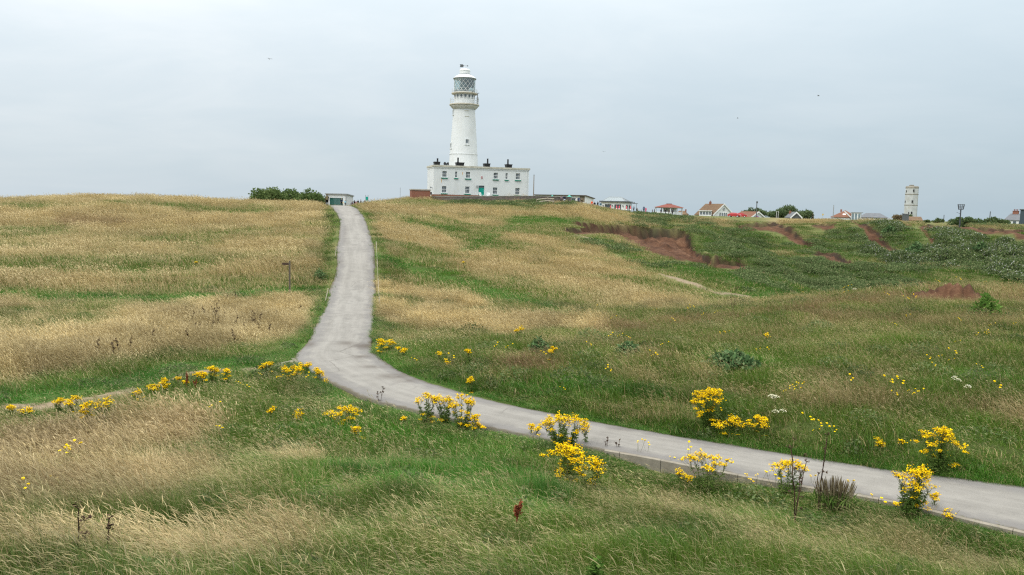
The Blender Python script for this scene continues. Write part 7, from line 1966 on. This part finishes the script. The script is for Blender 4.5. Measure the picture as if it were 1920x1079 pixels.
def dead_stalk(px, pyb, pyt, wpx, n_, head, label, mat=None, cat='dead stalk', group='dead stalks in the grass', name='dead_stalk'):
    k = metres(px, pyb); mat = mat or M_dead
    TS, TH = stalk_meshes(int(px * 3 + pyb), (pyb - pyt) * k + 0.2, wpx * k, n_, head, 1.5 if px > 1480 else 0.8)
    parts = [('stems', TS.mesh('stems', mat))]
    if TH.v: parts.append(('seed_heads', TH.mesh('seed_heads', mat)))
    return grow(name, px, pyb, parts, label, cat, group, 0, 1.0, 0.2)
dead_stalk(1491, 968, 842, 62, 3, 'umbel', 'tall forked dead stalk leaning through the thin-stemmed foreground ragwort')
dead_stalk(1535, 948, 826, 22, 2, 'knob', 'tall upright dead stalk with curled leaves left of the plantain tuft')
dead_stalk(146, 1022, 957, 14, 1, 'umbel', 'dead stalk with a dark seed head at the bottom left, left of two')
dead_stalk(201, 1015, 975, 8, 1, 'knob', 'bare dead stalk at the bottom left, right of two')
dead_stalk(712, 758, 729, 14, 2, 'umbel', 'brown seed head standing on the near road edge below the bend')
dead_stalk(1374, 588, 542, 14, 3, 'umbel', 'tall dark seed head on the brow of the plateau')
dead_stalk(1137, 846, 824, 8, 2, 'knob', 'thin dark weed against the road, left of two by the kerb end')
dead_stalk(1158, 846, 826, 10, 2, 'knob', 'thin dark weed against the road, right of two by the kerb end')
dead_stalk(402, 606, 566, 26, 6, 'umbel', 'widest dark dead umbel plant in the straw grass on the left', cat='dead umbel')
dead_stalk(476, 612, 586, 18, 4, 'umbel', 'dark dead umbel plant right of the widest one in the straw grass', cat='dead umbel')
DG = 'small dead umbels scattered in the straw grass'
dl = 'small dark dead umbel scattered in the straw-coloured grass left of the path'
u0_ = None
for q, (x, y) in enumerate(((346, 590), (362, 602), (366, 622), (384, 597), (397, 624), (408, 611), (420, 598), (436, 634), (441, 648), (442, 614), (460, 624), (486, 626), (504, 628), (353, 640), (372, 626), (425, 566), (442, 562), (487, 606), (214, 668), (222, 662), (245, 655), (184, 660), (350, 412), (360, 416), (372, 470), (330, 452), (286, 640), (560, 592))):
    if u0_ is None:
        k = metres(x, y); TS, TH = stalk_meshes(77, 0.58, 0.3, 3, 'umbel', 0.5)
        u0_ = grow('dead_umbel', x, y, (('stems', TS.mesh('stems', M_dead)), ('seed_heads', TH.mesh('seed_heads', M_dead))), dl, 'dead umbel', DG); o = u0_
    else:
        o = copy_tree(u0_); o.location = on_ground(x, y)
    s_ = rs_.uniform(0.6, 0.9); o.scale = (s_, s_, s_); o.rotation_euler = (0, 0, rs_.uniform(0, 6.28))
def dock(px, pyb, pyt, label):
    k = metres(px, pyb); H = (pyb - pyt) * k; g = np.random.default_rng(int(px))
    TS, TH = Tuft(), Tuft()
    for s in range(3):
        tip = np.array([g.normal(0, 0.07) * H * 2, g.normal(0, 0.05) * H, H * (1, 0.8, 0.62)[s]])
        tubes(TS, g, np.array([[0, 0, -0.03]]), tip[None], 0.006, 0.003, np.array([0.5]), 5)
        m_ = 110; t = g.uniform(0.38, 1.0, m_)
        P = tip[None] * t[:, None] + g.normal(0, 0.015, (m_, 3)) * (1.25 - t)[:, None]
        D = g.normal(0, 1, (m_, 3)); D /= np.linalg.norm(D, axis=1)[:, None]
        leaflets(TH, g, P, D, g.uniform(0.016, 0.034, m_), 0.35, g.uniform(0, 1, m_))
    return grow('dock_plant', px, pyb, (('stems', TS.mesh('stems', M_dock)), ('seed_spikes', TH.mesh('seed_spikes', M_dock))), label, 'dock', 'rust-red docks')
dock(969, 978, 942, 'rust-red dock spike alone in the green foreground grass')
dock(350, 724, 698, 'rust-red dock by the track, the taller of two')
dock(367, 727, 713, 'rust-red dock by the track, the shorter of two')
def spike_tuft(px, pyb, pyt, wpx, n_, label):
    k = metres(px, pyb); H = (pyb - pyt) * k; W_ = wpx * k; g = np.random.default_rng(int(px))
    TS, TH, TL = Tuft(), Tuft(), Tuft()
    a = g.uniform(0, 6.28, n_); r_ = np.sqrt(g.uniform(0, 1, n_))
    B = np.stack([0.30 * W_ * r_ * np.cos(a), 0.22 * W_ * r_ * np.sin(a), np.full(n_, -0.03)], 1)
    E = np.stack([0.50 * W_ * r_ * np.cos(a), 0.35 * W_ * r_ * np.sin(a), H * (1 - 0.22 * r_) * g.uniform(0.8, 1.0, n_)], 1)
    M_ = B + (E - B) * 0.52
    tubes(TS, g, B, M_, 0.003, 0.003, g.uniform(0, 1, n_), 4)
    Q = B + (E - B) * 0.6
    tubes(TH, g, M_, Q, 0.003, 0.0085, g.uniform(0, 1, n_), 5); tubes(TH, g, Q, B + (E - B) * 0.85, 0.0085, 0.007, g.uniform(0, 1, n_), 5); tubes(TH, g, B + (E - B) * 0.85, E, 0.007, 0.002, g.uniform(0, 1, n_), 5)
    m_ = 260; P = np.stack([g.normal(0, 0.2, m_) * W_, g.normal(0, 0.15, m_) * W_, g.uniform(0, 0.1, m_)], 1)
    D = g.normal(0, 0.5, (m_, 3)); D[:, 2] = 1; D /= np.linalg.norm(D, axis=1)[:, None]
    leaflets(TL, g, P, D, g.uniform(0.16, 0.34, m_), 0.05, g.uniform(0, 1, m_))
    return grow('plantain_tuft', px, pyb, (('stems', TS.mesh('stems', M_plant)), ('seed_spikes', TH.mesh('seed_spikes', M_plant)), ('leaves', TL.mesh('leaves', M_rleaf))), label, 'plantain')
spike_tuft(1563, 950, 888, 82, 120, 'dense tuft of brown plantain spikes against the pale road')
def umbel_plant(px, pyb, pyt, label, n_=3):
    k = metres(px, pyb); H = (pyb - pyt) * k; g = np.random.default_rng(int(px * 5)); TS, TH = Tuft(), Tuft()
    for s in range(n_):
        tip = np.array([g.normal(0, 0.10), g.normal(0, 0.08), H * g.uniform(0.75, 1.0)])
        tubes(TS, g, np.array([[0, 0, -0.03]]), tip[None], 0.006, 0.004, np.array([0.3]), 4)
        m_ = 40; r_ = 0.095 * np.sqrt(g.uniform(0, 1, m_)); a = g.uniform(0, 6.28, m_)
        C = np.stack([tip[0] + r_ * np.cos(a), tip[1] + r_ * np.sin(a), tip[2] + 0.03 - 0.6 * r_ ** 2 / 0.09], 1)
        tubes(TS, g, np.repeat(tip[None], m_, 0), C, 0.0015, 0.001, np.full(m_, 0.4), 3); discs(TH, g, C, g.uniform(0.010, 0.015, m_), 0.2, g.uniform(0, 1, m_))
    return grow('cow_parsley', px, pyb, (('stems', TS.mesh('stems', M_rstem)), ('flower_umbels', TH.mesh('flower_umbels', M_umbel))), label, 'cow parsley', 'white umbel flowers')
umbel_plant(1455, 760, 742, 'cream flat-topped umbel plant near yellow flowers right of the tallest far-side ragwort', 4)
umbel_plant(1456, 784, 768, 'small cream umbel lower down, above the far-side ragwort pair', 2)
umbel_plant(1789, 726, 710, 'white umbel flower in the rough grass near the right edge, left of two', 2)
umbel_plant(1817, 740, 722, 'white umbel flower in the rough grass near the right edge, right of two', 1)
umbel_plant(1602, 552, 541, 'small whitish umbel on the brow of the plateau left of the soil mound', 2)
# broad-leaved clumps
def leaf_clump(px, pyb, pyt, wpx, mat, label, size=0.10, name='leafy_clump', cat='leafy plant', n_=420):
    k = metres(px, pyb); g = np.random.default_rng(int(px * 11)); T = Tuft(); TS = Tuft()
    W_ = wpx * k; H = (pyb - pyt) * k
    leaves(T, g, n_ // 2, W_ * 0.34, H + 0.2, size)
    leaves(T, g, n_ // 2, W_ * 0.56, (H + 0.2) * 0.75, size)
    m_ = 26; P = np.stack([g.normal(0, .12, m_) * W_, g.normal(0, .12, m_) * W_, np.full(m_, -0.03)], 1); E = P * 1.8; E[:, 2] = H * g.uniform(0.5, 0.95, m_)
    tubes(TS, g, P, E, 0.004, 0.003, g.uniform(0, 1, m_), 4)
    return grow(name, px, pyb, (('stems', TS.mesh('stems', M_rstem)), ('leaves', T.mesh('leaves', mat))), label, cat, 'leafy clumps in the grass', 0, 1.0, 0.2)
leaf_clump(1849, 585, 553, 46, M_bright, 'bright green leafy clump on the plateau near the right edge', 0.16)
leaf_clump(1115, 1075, 1050, 34, M_bright, 'bright pale green leafy plant at the bottom centre edge', 0.045, n_=300)
leaf_clump(1373, 678, 662, 92, M_darkleaf, 'wide dark green leafy patch on the far bank above the tallest ragwort', 0.16, n_=700)
leaf_clump(1178, 655, 643, 44, M_darkleaf, 'low dark leafy patch beside tiny yellow flowers on the far bank', 0.12)
leaf_clump(1010, 652, 632, 34, M_darkleaf, 'dark thistle clump beside the highest ragwort on the far bank', 0.10)
leaf_clump(600, 520, 505, 26, M_darkleaf, 'small dark green shrub between the footpath sign and the path', 0.10)
leaf_clump(1720, 474, 455, 34, M_darkleaf, 'rounded dark bush halfway down the bay slope', 0.45, 'slope_bush', 'bush')
leaf_clump(1840, 470, 457, 22, M_darkleaf, 'small dark bush on the bay slope near the right edge', 0.4, 'slope_bush', 'bush')
leaf_clump(1668, 436, 424, 22, M_darkleaf, 'dark bush high on the bay slope under the old tower', 0.4, 'slope_bush', 'bush')
# small yellow hawkbits in the rough grass
T = Tuft(); g = np.random.default_rng(3)
FL_S = Tuft(); mH = []
for q in range(3):
    tip = np.array([[g.normal(0, 0.05), g.normal(0, 0.05), (0.36, 0.31, 0.27)[q]]])
    FL_H = Tuft()
    tubes(FL_S, g, np.array([[g.normal(0, 0.02), g.normal(0, 0.02), -0.03]]), tip, 0.0025, 0.002, np.array([0.3]), 3); discs(FL_H, g, tip, np.array([0.020]), 0.3, np.array([0.9]), 0.3); discs(FL_H, g, tip - 0.006, np.array([0.023]), 0.3, np.array([0.5]), 0.2)
    mH.append(FL_H.mesh('flower_head', M_petal))
mS = FL_S.mesh('stem', M_rstem)
HB = [(x, y) for x, y in ((1159, 646), (1142, 646), (1180, 648), (1107, 661), (1240, 667), (1222, 681), (1230, 684), (1136, 707), (1144, 711), (1058, 745), (1350, 643), (1360, 641), (1316, 600), (1264, 617), (1418, 673), (1440, 673), (1482, 742), (1490, 746), (1497, 740), (1489, 751), (1470, 750), (1594, 736), (1670, 734), (1690, 744), (1702, 752), (1712, 756), (1715, 760), (1680, 757), (1778, 692), (1840, 704), (1872, 750), (1670, 742), (1742, 688), (1752, 700), (1760, 685), (1790, 682), (1830, 640), (1846, 636), (1850, 640), (1790, 655), (1702, 574), (1716, 571), (1665, 566), (1800, 616), (1855, 624), (1900, 620), (1699, 609), (1679, 622), (1760, 540), (1800, 536), (1866, 536), (1845, 538), (1582, 552), (1590, 549), (1582, 560), (1498, 548), (1505, 554), (1340, 596), (1300, 588), (1290, 592), (1226, 592), (1120, 586), (1146, 612), (780, 694), (850, 690), (950, 670), (928, 666), (1022, 684), (1350, 790), (1524, 826), (1537, 822), (1551, 826), (1564, 828), (1518, 812), (490, 716), (520, 730), (575, 725), (118, 882), (127, 876), (133, 882), (107, 920), (49, 948), (416, 828), (260, 776), (396, 790), (450, 736), (466, 744), (1040, 852), (1000, 830), (1038, 870), (1010, 842), (1196, 856), (1215, 855), (1267, 886), (1418, 918), (1399, 915), (1410, 928), (1455, 930), (1466, 922), (1520, 918), (1590, 930), (1680, 972), (1654, 974), (1440, 910), (1290, 870))]
fl0 = None
for x, y in HB:
    if fl0 is None:
        fl0 = grow('yellow_wildflower', x, y, [('stem', mS)] + [('flower_head', m_) for m_ in mH], 'tiny yellow wildflower among the rough grass', 'wildflower', 'tiny yellow wildflowers in the grass'); o = fl0
    else:
        o = copy_tree(fl0); o.location = on_ground(x, y)
    s_ = rs_.uniform(0.85, 1.4) * (1.0 if o.location.length > 24 else (0.6 if o.location.length < 13.5 else 1.0)); o.scale = (s_, s_, s_); o.rotation_euler = (0, 0, rs_.uniform(0, 6.28))
# ------------------------------------------------------------------ people: one skinned body each, clothes grown on the same skeleton
M_skin = simple('skin', (0.50, 0.31, 0.23), 0.6, 0.3, 0.08)
M_hairs = [simple('brown_hair', (0.055, 0.035, 0.022), 0.7, 0.3, 0.2), simple('grey_hair', (0.32, 0.31, 0.30), 0.7, 0.3, 0.15), simple('fair_hair', (0.28, 0.19, 0.09), 0.7, 0.3, 0.2)]
CL = {}
def cloth(name, col):
    if name not in CL: CL[name] = simple(name + '_cloth', col, 0.9, 0.1, 0.18, 9.0)
    return CL[name]
def skeleton(pose):
    """Joints (x right, y back, z up) of a 1.75 m figure facing -y; edges and radii."""
    J = {'pelvis': (0, 0, 0.95, .125), 'waist': (0, 0.01, 1.10, .118), 'chest': (0, 0.0, 1.30, .140), 'neckb': (0, 0.01, 1.45, .070), 'neck': (0, -0.005, 1.52, .052), 'skull': (0, -0.012, 1.61, .078), 'crown': (0, 0.0, 1.69, .072), 'jaw': (0, -0.055, 1.575, .048), 'nose': (0, -0.103, 1.605, .014)}
    st = {'stand': (0.02, 0.02), 'walk': (0.24, -0.22), 'stride': (-0.18, 0.20)}.get(pose, (0.0, 0.0))
    for s, k in ((-1, 0), (1, 1)):
        n = 'LR'[k]; d = st[k]
        if pose == 'sit':
            J['hip' + n] = (0.095 * s, -0.02, 0.92, .092); J['knee' + n] = (0.12 * s, -0.46, 0.93, .060); J['ankle' + n] = (0.12 * s, -0.44, 0.53, .042); J['toe' + n] = (0.13 * s, -0.62, 0.475, .034); J['heel' + n] = (0.12 * s, -0.39, 0.48, .036)
        else:
            J['hip' + n] = (0.095 * s, 0, 0.89, .092); J['knee' + n] = (0.10 * s, -0.03 - d * 0.45, 0.49, .062); J['ankle' + n] = (0.10 * s, -d * 0.9 + 0.02, 0.09 + max(0, -d) * 0.25, .042); J['toe' + n] = (0.12 * s, -d * 0.9 - 0.15, 0.035 + max(0, -d) * 0.02, .034); J['heel' + n] = (0.10 * s, -d * 0.9 + 0.06, 0.04 + max(0, -d) * 0.3, .036)
        sw = -d * 0.7
        J['shoulder' + n] = (0.185 * s, 0.01, 1.41, .068); 
        if pose == 'raise' and s > 0:
            J['elbow' + n] = (0.30 * s, -0.18, 1.30, .046); J['wrist' + n] = (0.16 * s, -0.30, 1.50, .032)
        elif pose == 'sit':
            J['elbow' + n] = (0.25 * s, -0.08, 1.15, .046); J['wrist' + n] = (0.14 * s, -0.32, 1.02, .032)
        else:
            J['elbow' + n] = (0.25 * s, 0.03 - sw * 0.4, 1.13, .046); J['wrist' + n] = (0.27 * s, -0.05 - sw * 0.9, 0.89, .032)
        w = Vector(J['wrist' + n][:3]); e = Vector(J['elbow' + n][:3]); dr = (w - e).normalized(); side = Vector((0, -1, 0)) if abs(dr.y) < 0.8 else Vector((0, 0, 1))
        pm = w + dr * 0.06; J['palm' + n] = (*pm, .030)
        for q, (off, ln) in enumerate(((0.030, 0.075), (0.010, 0.085), (-0.010, 0.078), (-0.030, 0.06))):
            b = pm + dr * 0.03 + side * off; t = b + dr * ln + Vector((-0.015 * s, 0, 0)); J['k%d%s' % (q, n)] = (*b, .010); J['f%d%s' % (q, n)] = (*t, .008)
        b = pm - dr * 0.02 + side * 0.045; J['k4' + n] = (*b, .011); J['f4' + n] = (*(b + (dr + side * 0.6).normalized() * 0.055), .009)
    E = [('pelvis', 'waist'), ('waist', 'chest'), ('chest', 'neckb'), ('neckb', 'neck'), ('neck', 'skull'), ('skull', 'crown'), ('skull', 'jaw'), ('skull', 'nose')]
    for n in 'LR':
        E += [('pelvis', 'hip' + n), ('hip' + n, 'knee' + n), ('knee' + n, 'ankle' + n), ('ankle' + n, 'toe' + n), ('ankle' + n, 'heel' + n), ('neckb', 'shoulder' + n), ('shoulder' + n, 'elbow' + n), ('elbow' + n, 'wrist' + n), ('wrist' + n, 'palm' + n)]
        for q in range(5): E += [('palm' + n, 'k%d%s' % (q, n)), ('k%d%s' % (q, n), 'f%d%s' % (q, n))]
    return J, E
def skin_mesh(name, J, E, keep=None, grow_=1.0, add=0.0, root='pelvis', sub=1, over=None):
    J = dict(J)
    if over: J.update(over)
    E = [e for e in E if keep is None or (e[0] in keep and e[1] in keep)]
    used = sorted({a for e in E for a in e}); ix = {n: i for i, n in enumerate(used)}
    me = bpy.data.meshes.new(name); me.from_pydata([J[n][:3] for n in used], [(ix[a], ix[b]) for a, b in E], [])
    o = bpy.data.objects.new(name, me); COL.objects.link(o)
    o.modifiers.new('skin', 'SKIN'); sb = o.modifiers.new('sub', 'SUBSURF'); sb.levels = sub; sb.render_levels = sub
    lay = me.skin_vertices[0].data
    for n in used:
        r_ = J[n][3] * grow_ + add; lay[ix[n]].radius = (r_, r_)
    for i in range(len(used)): lay[i].use_root = False
    lay[ix[root]].use_root = True
    dg = bpy.context.evaluated_depsgraph_get(); ev = o.evaluated_get(dg)
    out = bpy.data.meshes.new_from_object(ev)
    bpy.data.objects.remove(o); bpy.data.meshes.remove(me)
    out.name = name
    out.polygons.foreach_set('use_smooth', [True] * len(out.polygons))
    return out
POSES = {}
for pose in ('stand', 'walk', 'stride', 'raise', 'sit'):
    J, E = skeleton(pose)
    d = {'body': skin_mesh('body', J, E)}
    d['jacket'] = skin_mesh('jacket', J, E, {'pelvis', 'waist', 'chest', 'neckb'} | {a + n for a in ('shoulder', 'elbow', 'wrist') for n in 'LR'}, 1.10, 0.012, 'waist')
    d['trousers'] = skin_mesh('trousers', J, E, {'pelvis'} | {a + n for a in ('hip', 'knee', 'ankle') for n in 'LR'}, 1.10, 0.008, 'pelvis')
    hp = {'h0': (0, 0.035, 1.62, .074), 'h1': (0, 0.012, 1.705, .078), 'h2': (0, -0.045, 1.715, .055), 'h3': (0, 0.05, 1.55, .05)}
    d['hair'] = skin_mesh('hair', hp, [('h0', 'h1'), ('h1', 'h2'), ('h0', 'h3')], None, 1.0, 0.0, 'h0')
    sh = {}
    for n in 'LR':
        sh['a' + n] = J['ankle' + n][:3] + (.046,); sh['t' + n] = J['toe' + n][:3] + (.040,); sh['h' + n] = J['heel' + n][:3] + (.042,)
    dL = skin_mesh('shoe', {k: v for k, v in sh.items() if k.endswith('L')}, [('aL', 'tL'), ('aL', 'hL')], None, 1.0, 0.0, 'aL'); dR = skin_mesh('shoe', {k: v for k, v in sh.items() if k.endswith('R')}, [('aR', 'tR'), ('aR', 'hR')], None, 1.0, 0.0, 'aR')
    d['shoe'] = dL; d['shoe2'] = dR
    POSES[pose] = d
M_eye = simple('eye_dark', (0.02, 0.018, 0.016), 0.3, 0.5, 0.1)
eye = MB()
for s in (-1, 1): eye.lathe([(0.002, -0.009), (0.009, -0.004), (0.009, 0.004), (0.002, 0.009)], 8, 0, (0.030 * s, -0.088, 1.622))
eye.box(-0.022, 0.022, -0.106, -0.098, 1.567, 1.573)
for s in (-1, 1): eye.box(0.076 * s - 0.008, 0.076 * s + 0.008, -0.02, 0.015, 1.59, 1.645)
def mesh_of(mb, mats):
    o = mb.build('face', mats); me = o.data; bpy.data.objects.remove(o); return me
eye_me = mesh_of(eye, [M_eye])
BLACK, NAVY, GREYC = (0.012, 0.013, 0.016), (0.020, 0.028, 0.055), (0.12, 0.125, 0.135)
def worn(me, mat, nm, parent):
    o = link(nm, me, parent)
    if not me.materials: me.materials.append(None)
    o.material_slots[0].link = 'OBJECT'; o.material_slots[0].material = mat
    return o
def person(px, r, h, face, pose, top, legs, hair, label, group, extra=None, lift=0.0):
    """face: heading in degrees; 0 looks at the camera, 180 away from it."""
    b = at_range(px, r)
    if pose == 'sit': lift -= 0.44 * h / 1.75
    o = empty('person', b + Vector((0, 0, lift)), R(face) - float(azim(px)[0]), label=label, cat='person', group=group)
    s = h / 1.75; o.scale = (s, s, s)
    P = POSES[pose]
    bd = worn(P['body'], M_skin, 'body', o)
    worn(P['jacket'], top, 'jacket', o); worn(P['trousers'], legs, 'trousers', o); worn(P['hair'], hair, 'hair', o); link('face', eye_me, o)
    for k in ('shoe', 'shoe2'): worn(P[k], cloth('black', BLACK), 'shoe', o)
    if extra: extra(o)
    return o
def backpack(o):
    m = simple('backpack_canvas', (0.16, 0.135, 0.07), 0.9, 0.1, 0.3, 14.0, stain=((0.06, 0.06, 0.035), 0.7, 7.0))
    MB().frustum(-0.17, 0.17, 0.15, 0.36, 0.98, -0.15, 0.15, 0.15, 0.30, 1.50).frustum(-0.12, 0.12, 0.363, 0.43, 1.02, -0.11, 0.11, 0.35, 0.40, 1.25).build('backpack', m, o)
    MB().lathe([(0.20, 1.665), (0.205, 1.672), (0.115, 1.70), (0.11, 1.79), (0.07, 1.815), (0.01, 1.82)], 20).build('hat', simple('hat_felt', (0.10, 0.085, 0.055), 0.95, 0.05, 0.15), o, True)
def bucket(o):
    MB().frustum(-0.09, 0.09, -0.09, 0.09, 0.0, -0.12, 0.12, -0.12, 0.12, 0.20).build('toy_bag', cloth('yellow', (0.70, 0.45, 0.03)), o, loc=(0.33, -0.10, 0.66))
    MB().frustum(-0.12, 0.12, -0.12, 0.12, 0.203, -0.11, 0.11, -0.11, 0.11, 0.34).build('toy_bag_top', cloth('white', (0.75, 0.75, 0.74)), o, loc=(0.33, -0.10, 0.66))
G1, G2 = 'people at the top of the path', 'people outside the restaurant and kiosk'
h0_, h1_, h2_ = M_hairs
C = cloth
person(613.2, 107, 1.66, 172, 'walk', C('dark', (0.022, 0.022, 0.020)), C('black', BLACK), h0_, 'walker seen from behind with a big olive backpack, brimmed hat and black trousers', G1, backpack)
person(640.3, 148, 1.42, 8, 'stand', C('navy', NAVY), C('black', BLACK), h2_, 'person in a dark navy coat on the path holding something yellow and white', G1, bucket)
person(647.3, 150, 1.15, -10, 'stand', C('lightblue', (0.30, 0.52, 0.62)), C('slate', (0.06, 0.07, 0.085)), h0_, 'child in a pale blue jacket beside the white shed\'s corner', G1)
person(660.6, 166, 1.45, 30, 'stand', C('purple', (0.10, 0.055, 0.13)), C('grey', GREYC), h0_, 'person in a purple top at the left end of the group right of the shed', G1)
person(664.3, 172, 1.80, 150, 'raise', C('dark', (0.022, 0.022, 0.020)), C('black', BLACK), h0_, 'person in dark clothes just right of the purple top', G1)
person(667.6, 166, 1.50, 0, 'stand', C('pinkish', (0.42, 0.22, 0.24)), C('grey', GREYC), h2_, 'person in a pinkish top in the middle of the group right of the shed', G1)
person(671.2, 171, 1.76, -30, 'stand', C('black', BLACK), C('olive', (0.09, 0.08, 0.045)), h0_, 'person in a black jacket and olive trousers in the group right of the shed', G1)
person(676.6, 172, 1.78, 100, 'stride', C('charcoal', (0.045, 0.05, 0.06)), C('grey', GREYC), h0_, 'person in charcoal walking apart at the right of the group', G1)
person(683.3, 190, 1.70, 200, 'stand', C('slate', (0.06, 0.07, 0.085)), C('grey', GREYC), h0_, 'distant person just left of the teal notice board', G1)
person(1052.0, 158, 1.62, 160, 'stand', C('mauve', (0.22, 0.17, 0.20)), C('charcoal', (0.045, 0.05, 0.06)), h0_, 'person in a mauve top before the stone wall, left of the pair', G2)
person(1057.6, 158, 1.78, 190, 'stand', C('navy', NAVY), C('paleblue', (0.45, 0.52, 0.58)), h0_, 'person in a navy top and pale trousers before the stone wall', G2)
person(1080.5, 176, 1.60, 20, 'stand', C('white', (0.75, 0.75, 0.74)), C('paleblue', (0.45, 0.52, 0.58)), h2_, 'person in white at the serving hatch', G2)
person(1085.0, 174, 1.78, 170, 'stand', C('blue', (0.030, 0.055, 0.13)), C('navy', NAVY), h0_, 'person in a blue jacket at the serving hatch', G2)
person(1090.5, 174, 1.55, 40, 'stand', C('olive', (0.09, 0.08, 0.045)), C('grey', GREYC), h1_, 'person in olive right of the blue jacket by the hatch', G2)
person(1109.5, 182, 1.72, -20, 'stand', C('orange', (0.72, 0.10, 0.03)), C('pinkish', (0.42, 0.22, 0.24)), h0_, 'person in a bright orange top between the two buildings', G2)
person(1114.6, 184, 1.62, 0, 'stand', C('black', BLACK), C('white', (0.75, 0.75, 0.74)), h0_, 'person in a black top right of the orange one', G2)
person(1120.6, 188, 1.82, 60, 'raise', C('black', BLACK), C('charcoal', (0.045, 0.05, 0.06)), h0_, 'tall person all in black left of the restaurant', G2)
person(1126.0, 192, 1.65, 10, 'stand', C('petrol', (0.02, 0.11, 0.16)), C('paleblue', (0.45, 0.52, 0.58)), h0_, 'person in petrol blue at the left corner of the restaurant', G2)
person(1188.2, 222, 1.78, -15, 'stand', C('greyblue', (0.22, 0.30, 0.38)), C('navy', NAVY), h2_, 'person in grey-blue under the dark canopy', G2)
def seated(px, r, label, face, top):
    person(px, r, 1.72, face, 'sit', top, C('black', BLACK), h0_, label, G2)
    b = at_range(px, r); st = empty('folding_stool', b, R(face) - float(azim(px)[0]), label='dark folding stool under the seated person ' + ('right of the canopy' if px < 1196 else 'by the kiosk'), cat='stool')
    MB().box(-0.2, 0.2, -0.18, 0.2, 0.355, 0.39).build('seat', M_darkgrey, st)
    for sx_ in (-1, 1):
        for sy_ in (-1, 1): MB().box(sx_ * 0.17 - 0.02, sx_ * 0.17 + 0.02, sy_ * 0.16 - 0.02, sy_ * 0.16 + 0.02, -0.1, 0.352).build('leg', M_darkgrey, st)
seated(1194.3, 222, 'seated person in dark clothes right of the canopy', 30, C('dark', (0.022, 0.022, 0.020)))
person(1207.3, 220, 1.80, 170, 'stand', C('blue', (0.030, 0.055, 0.13)), C('navy', NAVY), h0_, 'person in a blue jacket between the restaurant and the kiosk', G2)
person(1211.0, 220, 1.50, 0, 'stand', C('cerise', (0.60, 0.07, 0.16)), C('cerise', (0.60, 0.07, 0.16)), h2_, 'person in cerise pink beside the blue jacket before the kiosk', G2)
person(1223.4, 228, 1.25, 80, 'stand', C('maroon', (0.10, 0.025, 0.03)), C('charcoal', (0.045, 0.05, 0.06)), h0_, 'child in maroon left of the kiosk', G2)
person(1227.2, 228, 1.45, 100, 'walk', C('charcoal', (0.045, 0.05, 0.06)), C('black', BLACK), h0_, 'child in charcoal at the left corner of the kiosk', G2)
person(1239.6, 236, 1.62, 20, 'stand', C('dark', (0.022, 0.022, 0.020)), C('grey', GREYC), h0_, 'person in dark clothes at the left bay of the kiosk', G2)
person(1247.9, 236, 1.70, 160, 'stand', C('black', BLACK), C('slate', (0.06, 0.07, 0.085)), h0_, 'person in black at the middle of the kiosk', G2)
person(1254.5, 236, 1.62, 0, 'stand', C('olive', (0.09, 0.08, 0.045)), C('charcoal', (0.045, 0.05, 0.06)), h1_, 'person in olive at the right bay of the kiosk', G2)
person(1260.8, 237, 1.74, 40, 'stand', C('slate', (0.06, 0.07, 0.085)), C('black', BLACK), h0_, 'person in slate grey at the right corner of the kiosk', G2)
person(1525.0, 262, 1.70, 60, 'stand', C('dark', (0.022, 0.022, 0.020)), C('black', BLACK), h0_, 'dark figure on the skyline between the tree row and the yellow sign', G2)
b = at_range(1199.4, 222)
tb_ = empty('picnic_table', b, 0.3, label='small grey picnic table on the skyline right of the canopy', cat='table')
MB().box(-0.7, 0.7, -0.35, 0.35, 0.70, 0.75).build('table_top', M_palewood, tb_)
for s in (-1, 1):
    MB().box(-0.7, 0.7, 0.55 * s - 0.12, 0.55 * s + 0.12, 0.42, 0.46).build('bench', M_palewood, tb_)
    MB().tube((0.5 * s, -0.6, -0.05), (0.5 * s, 0.1, 0.697), 0.04).tube((0.5 * s, 0.6, -0.05), (0.5 * s, -0.1, 0.697), 0.04).build('leg', M_wood, tb_)
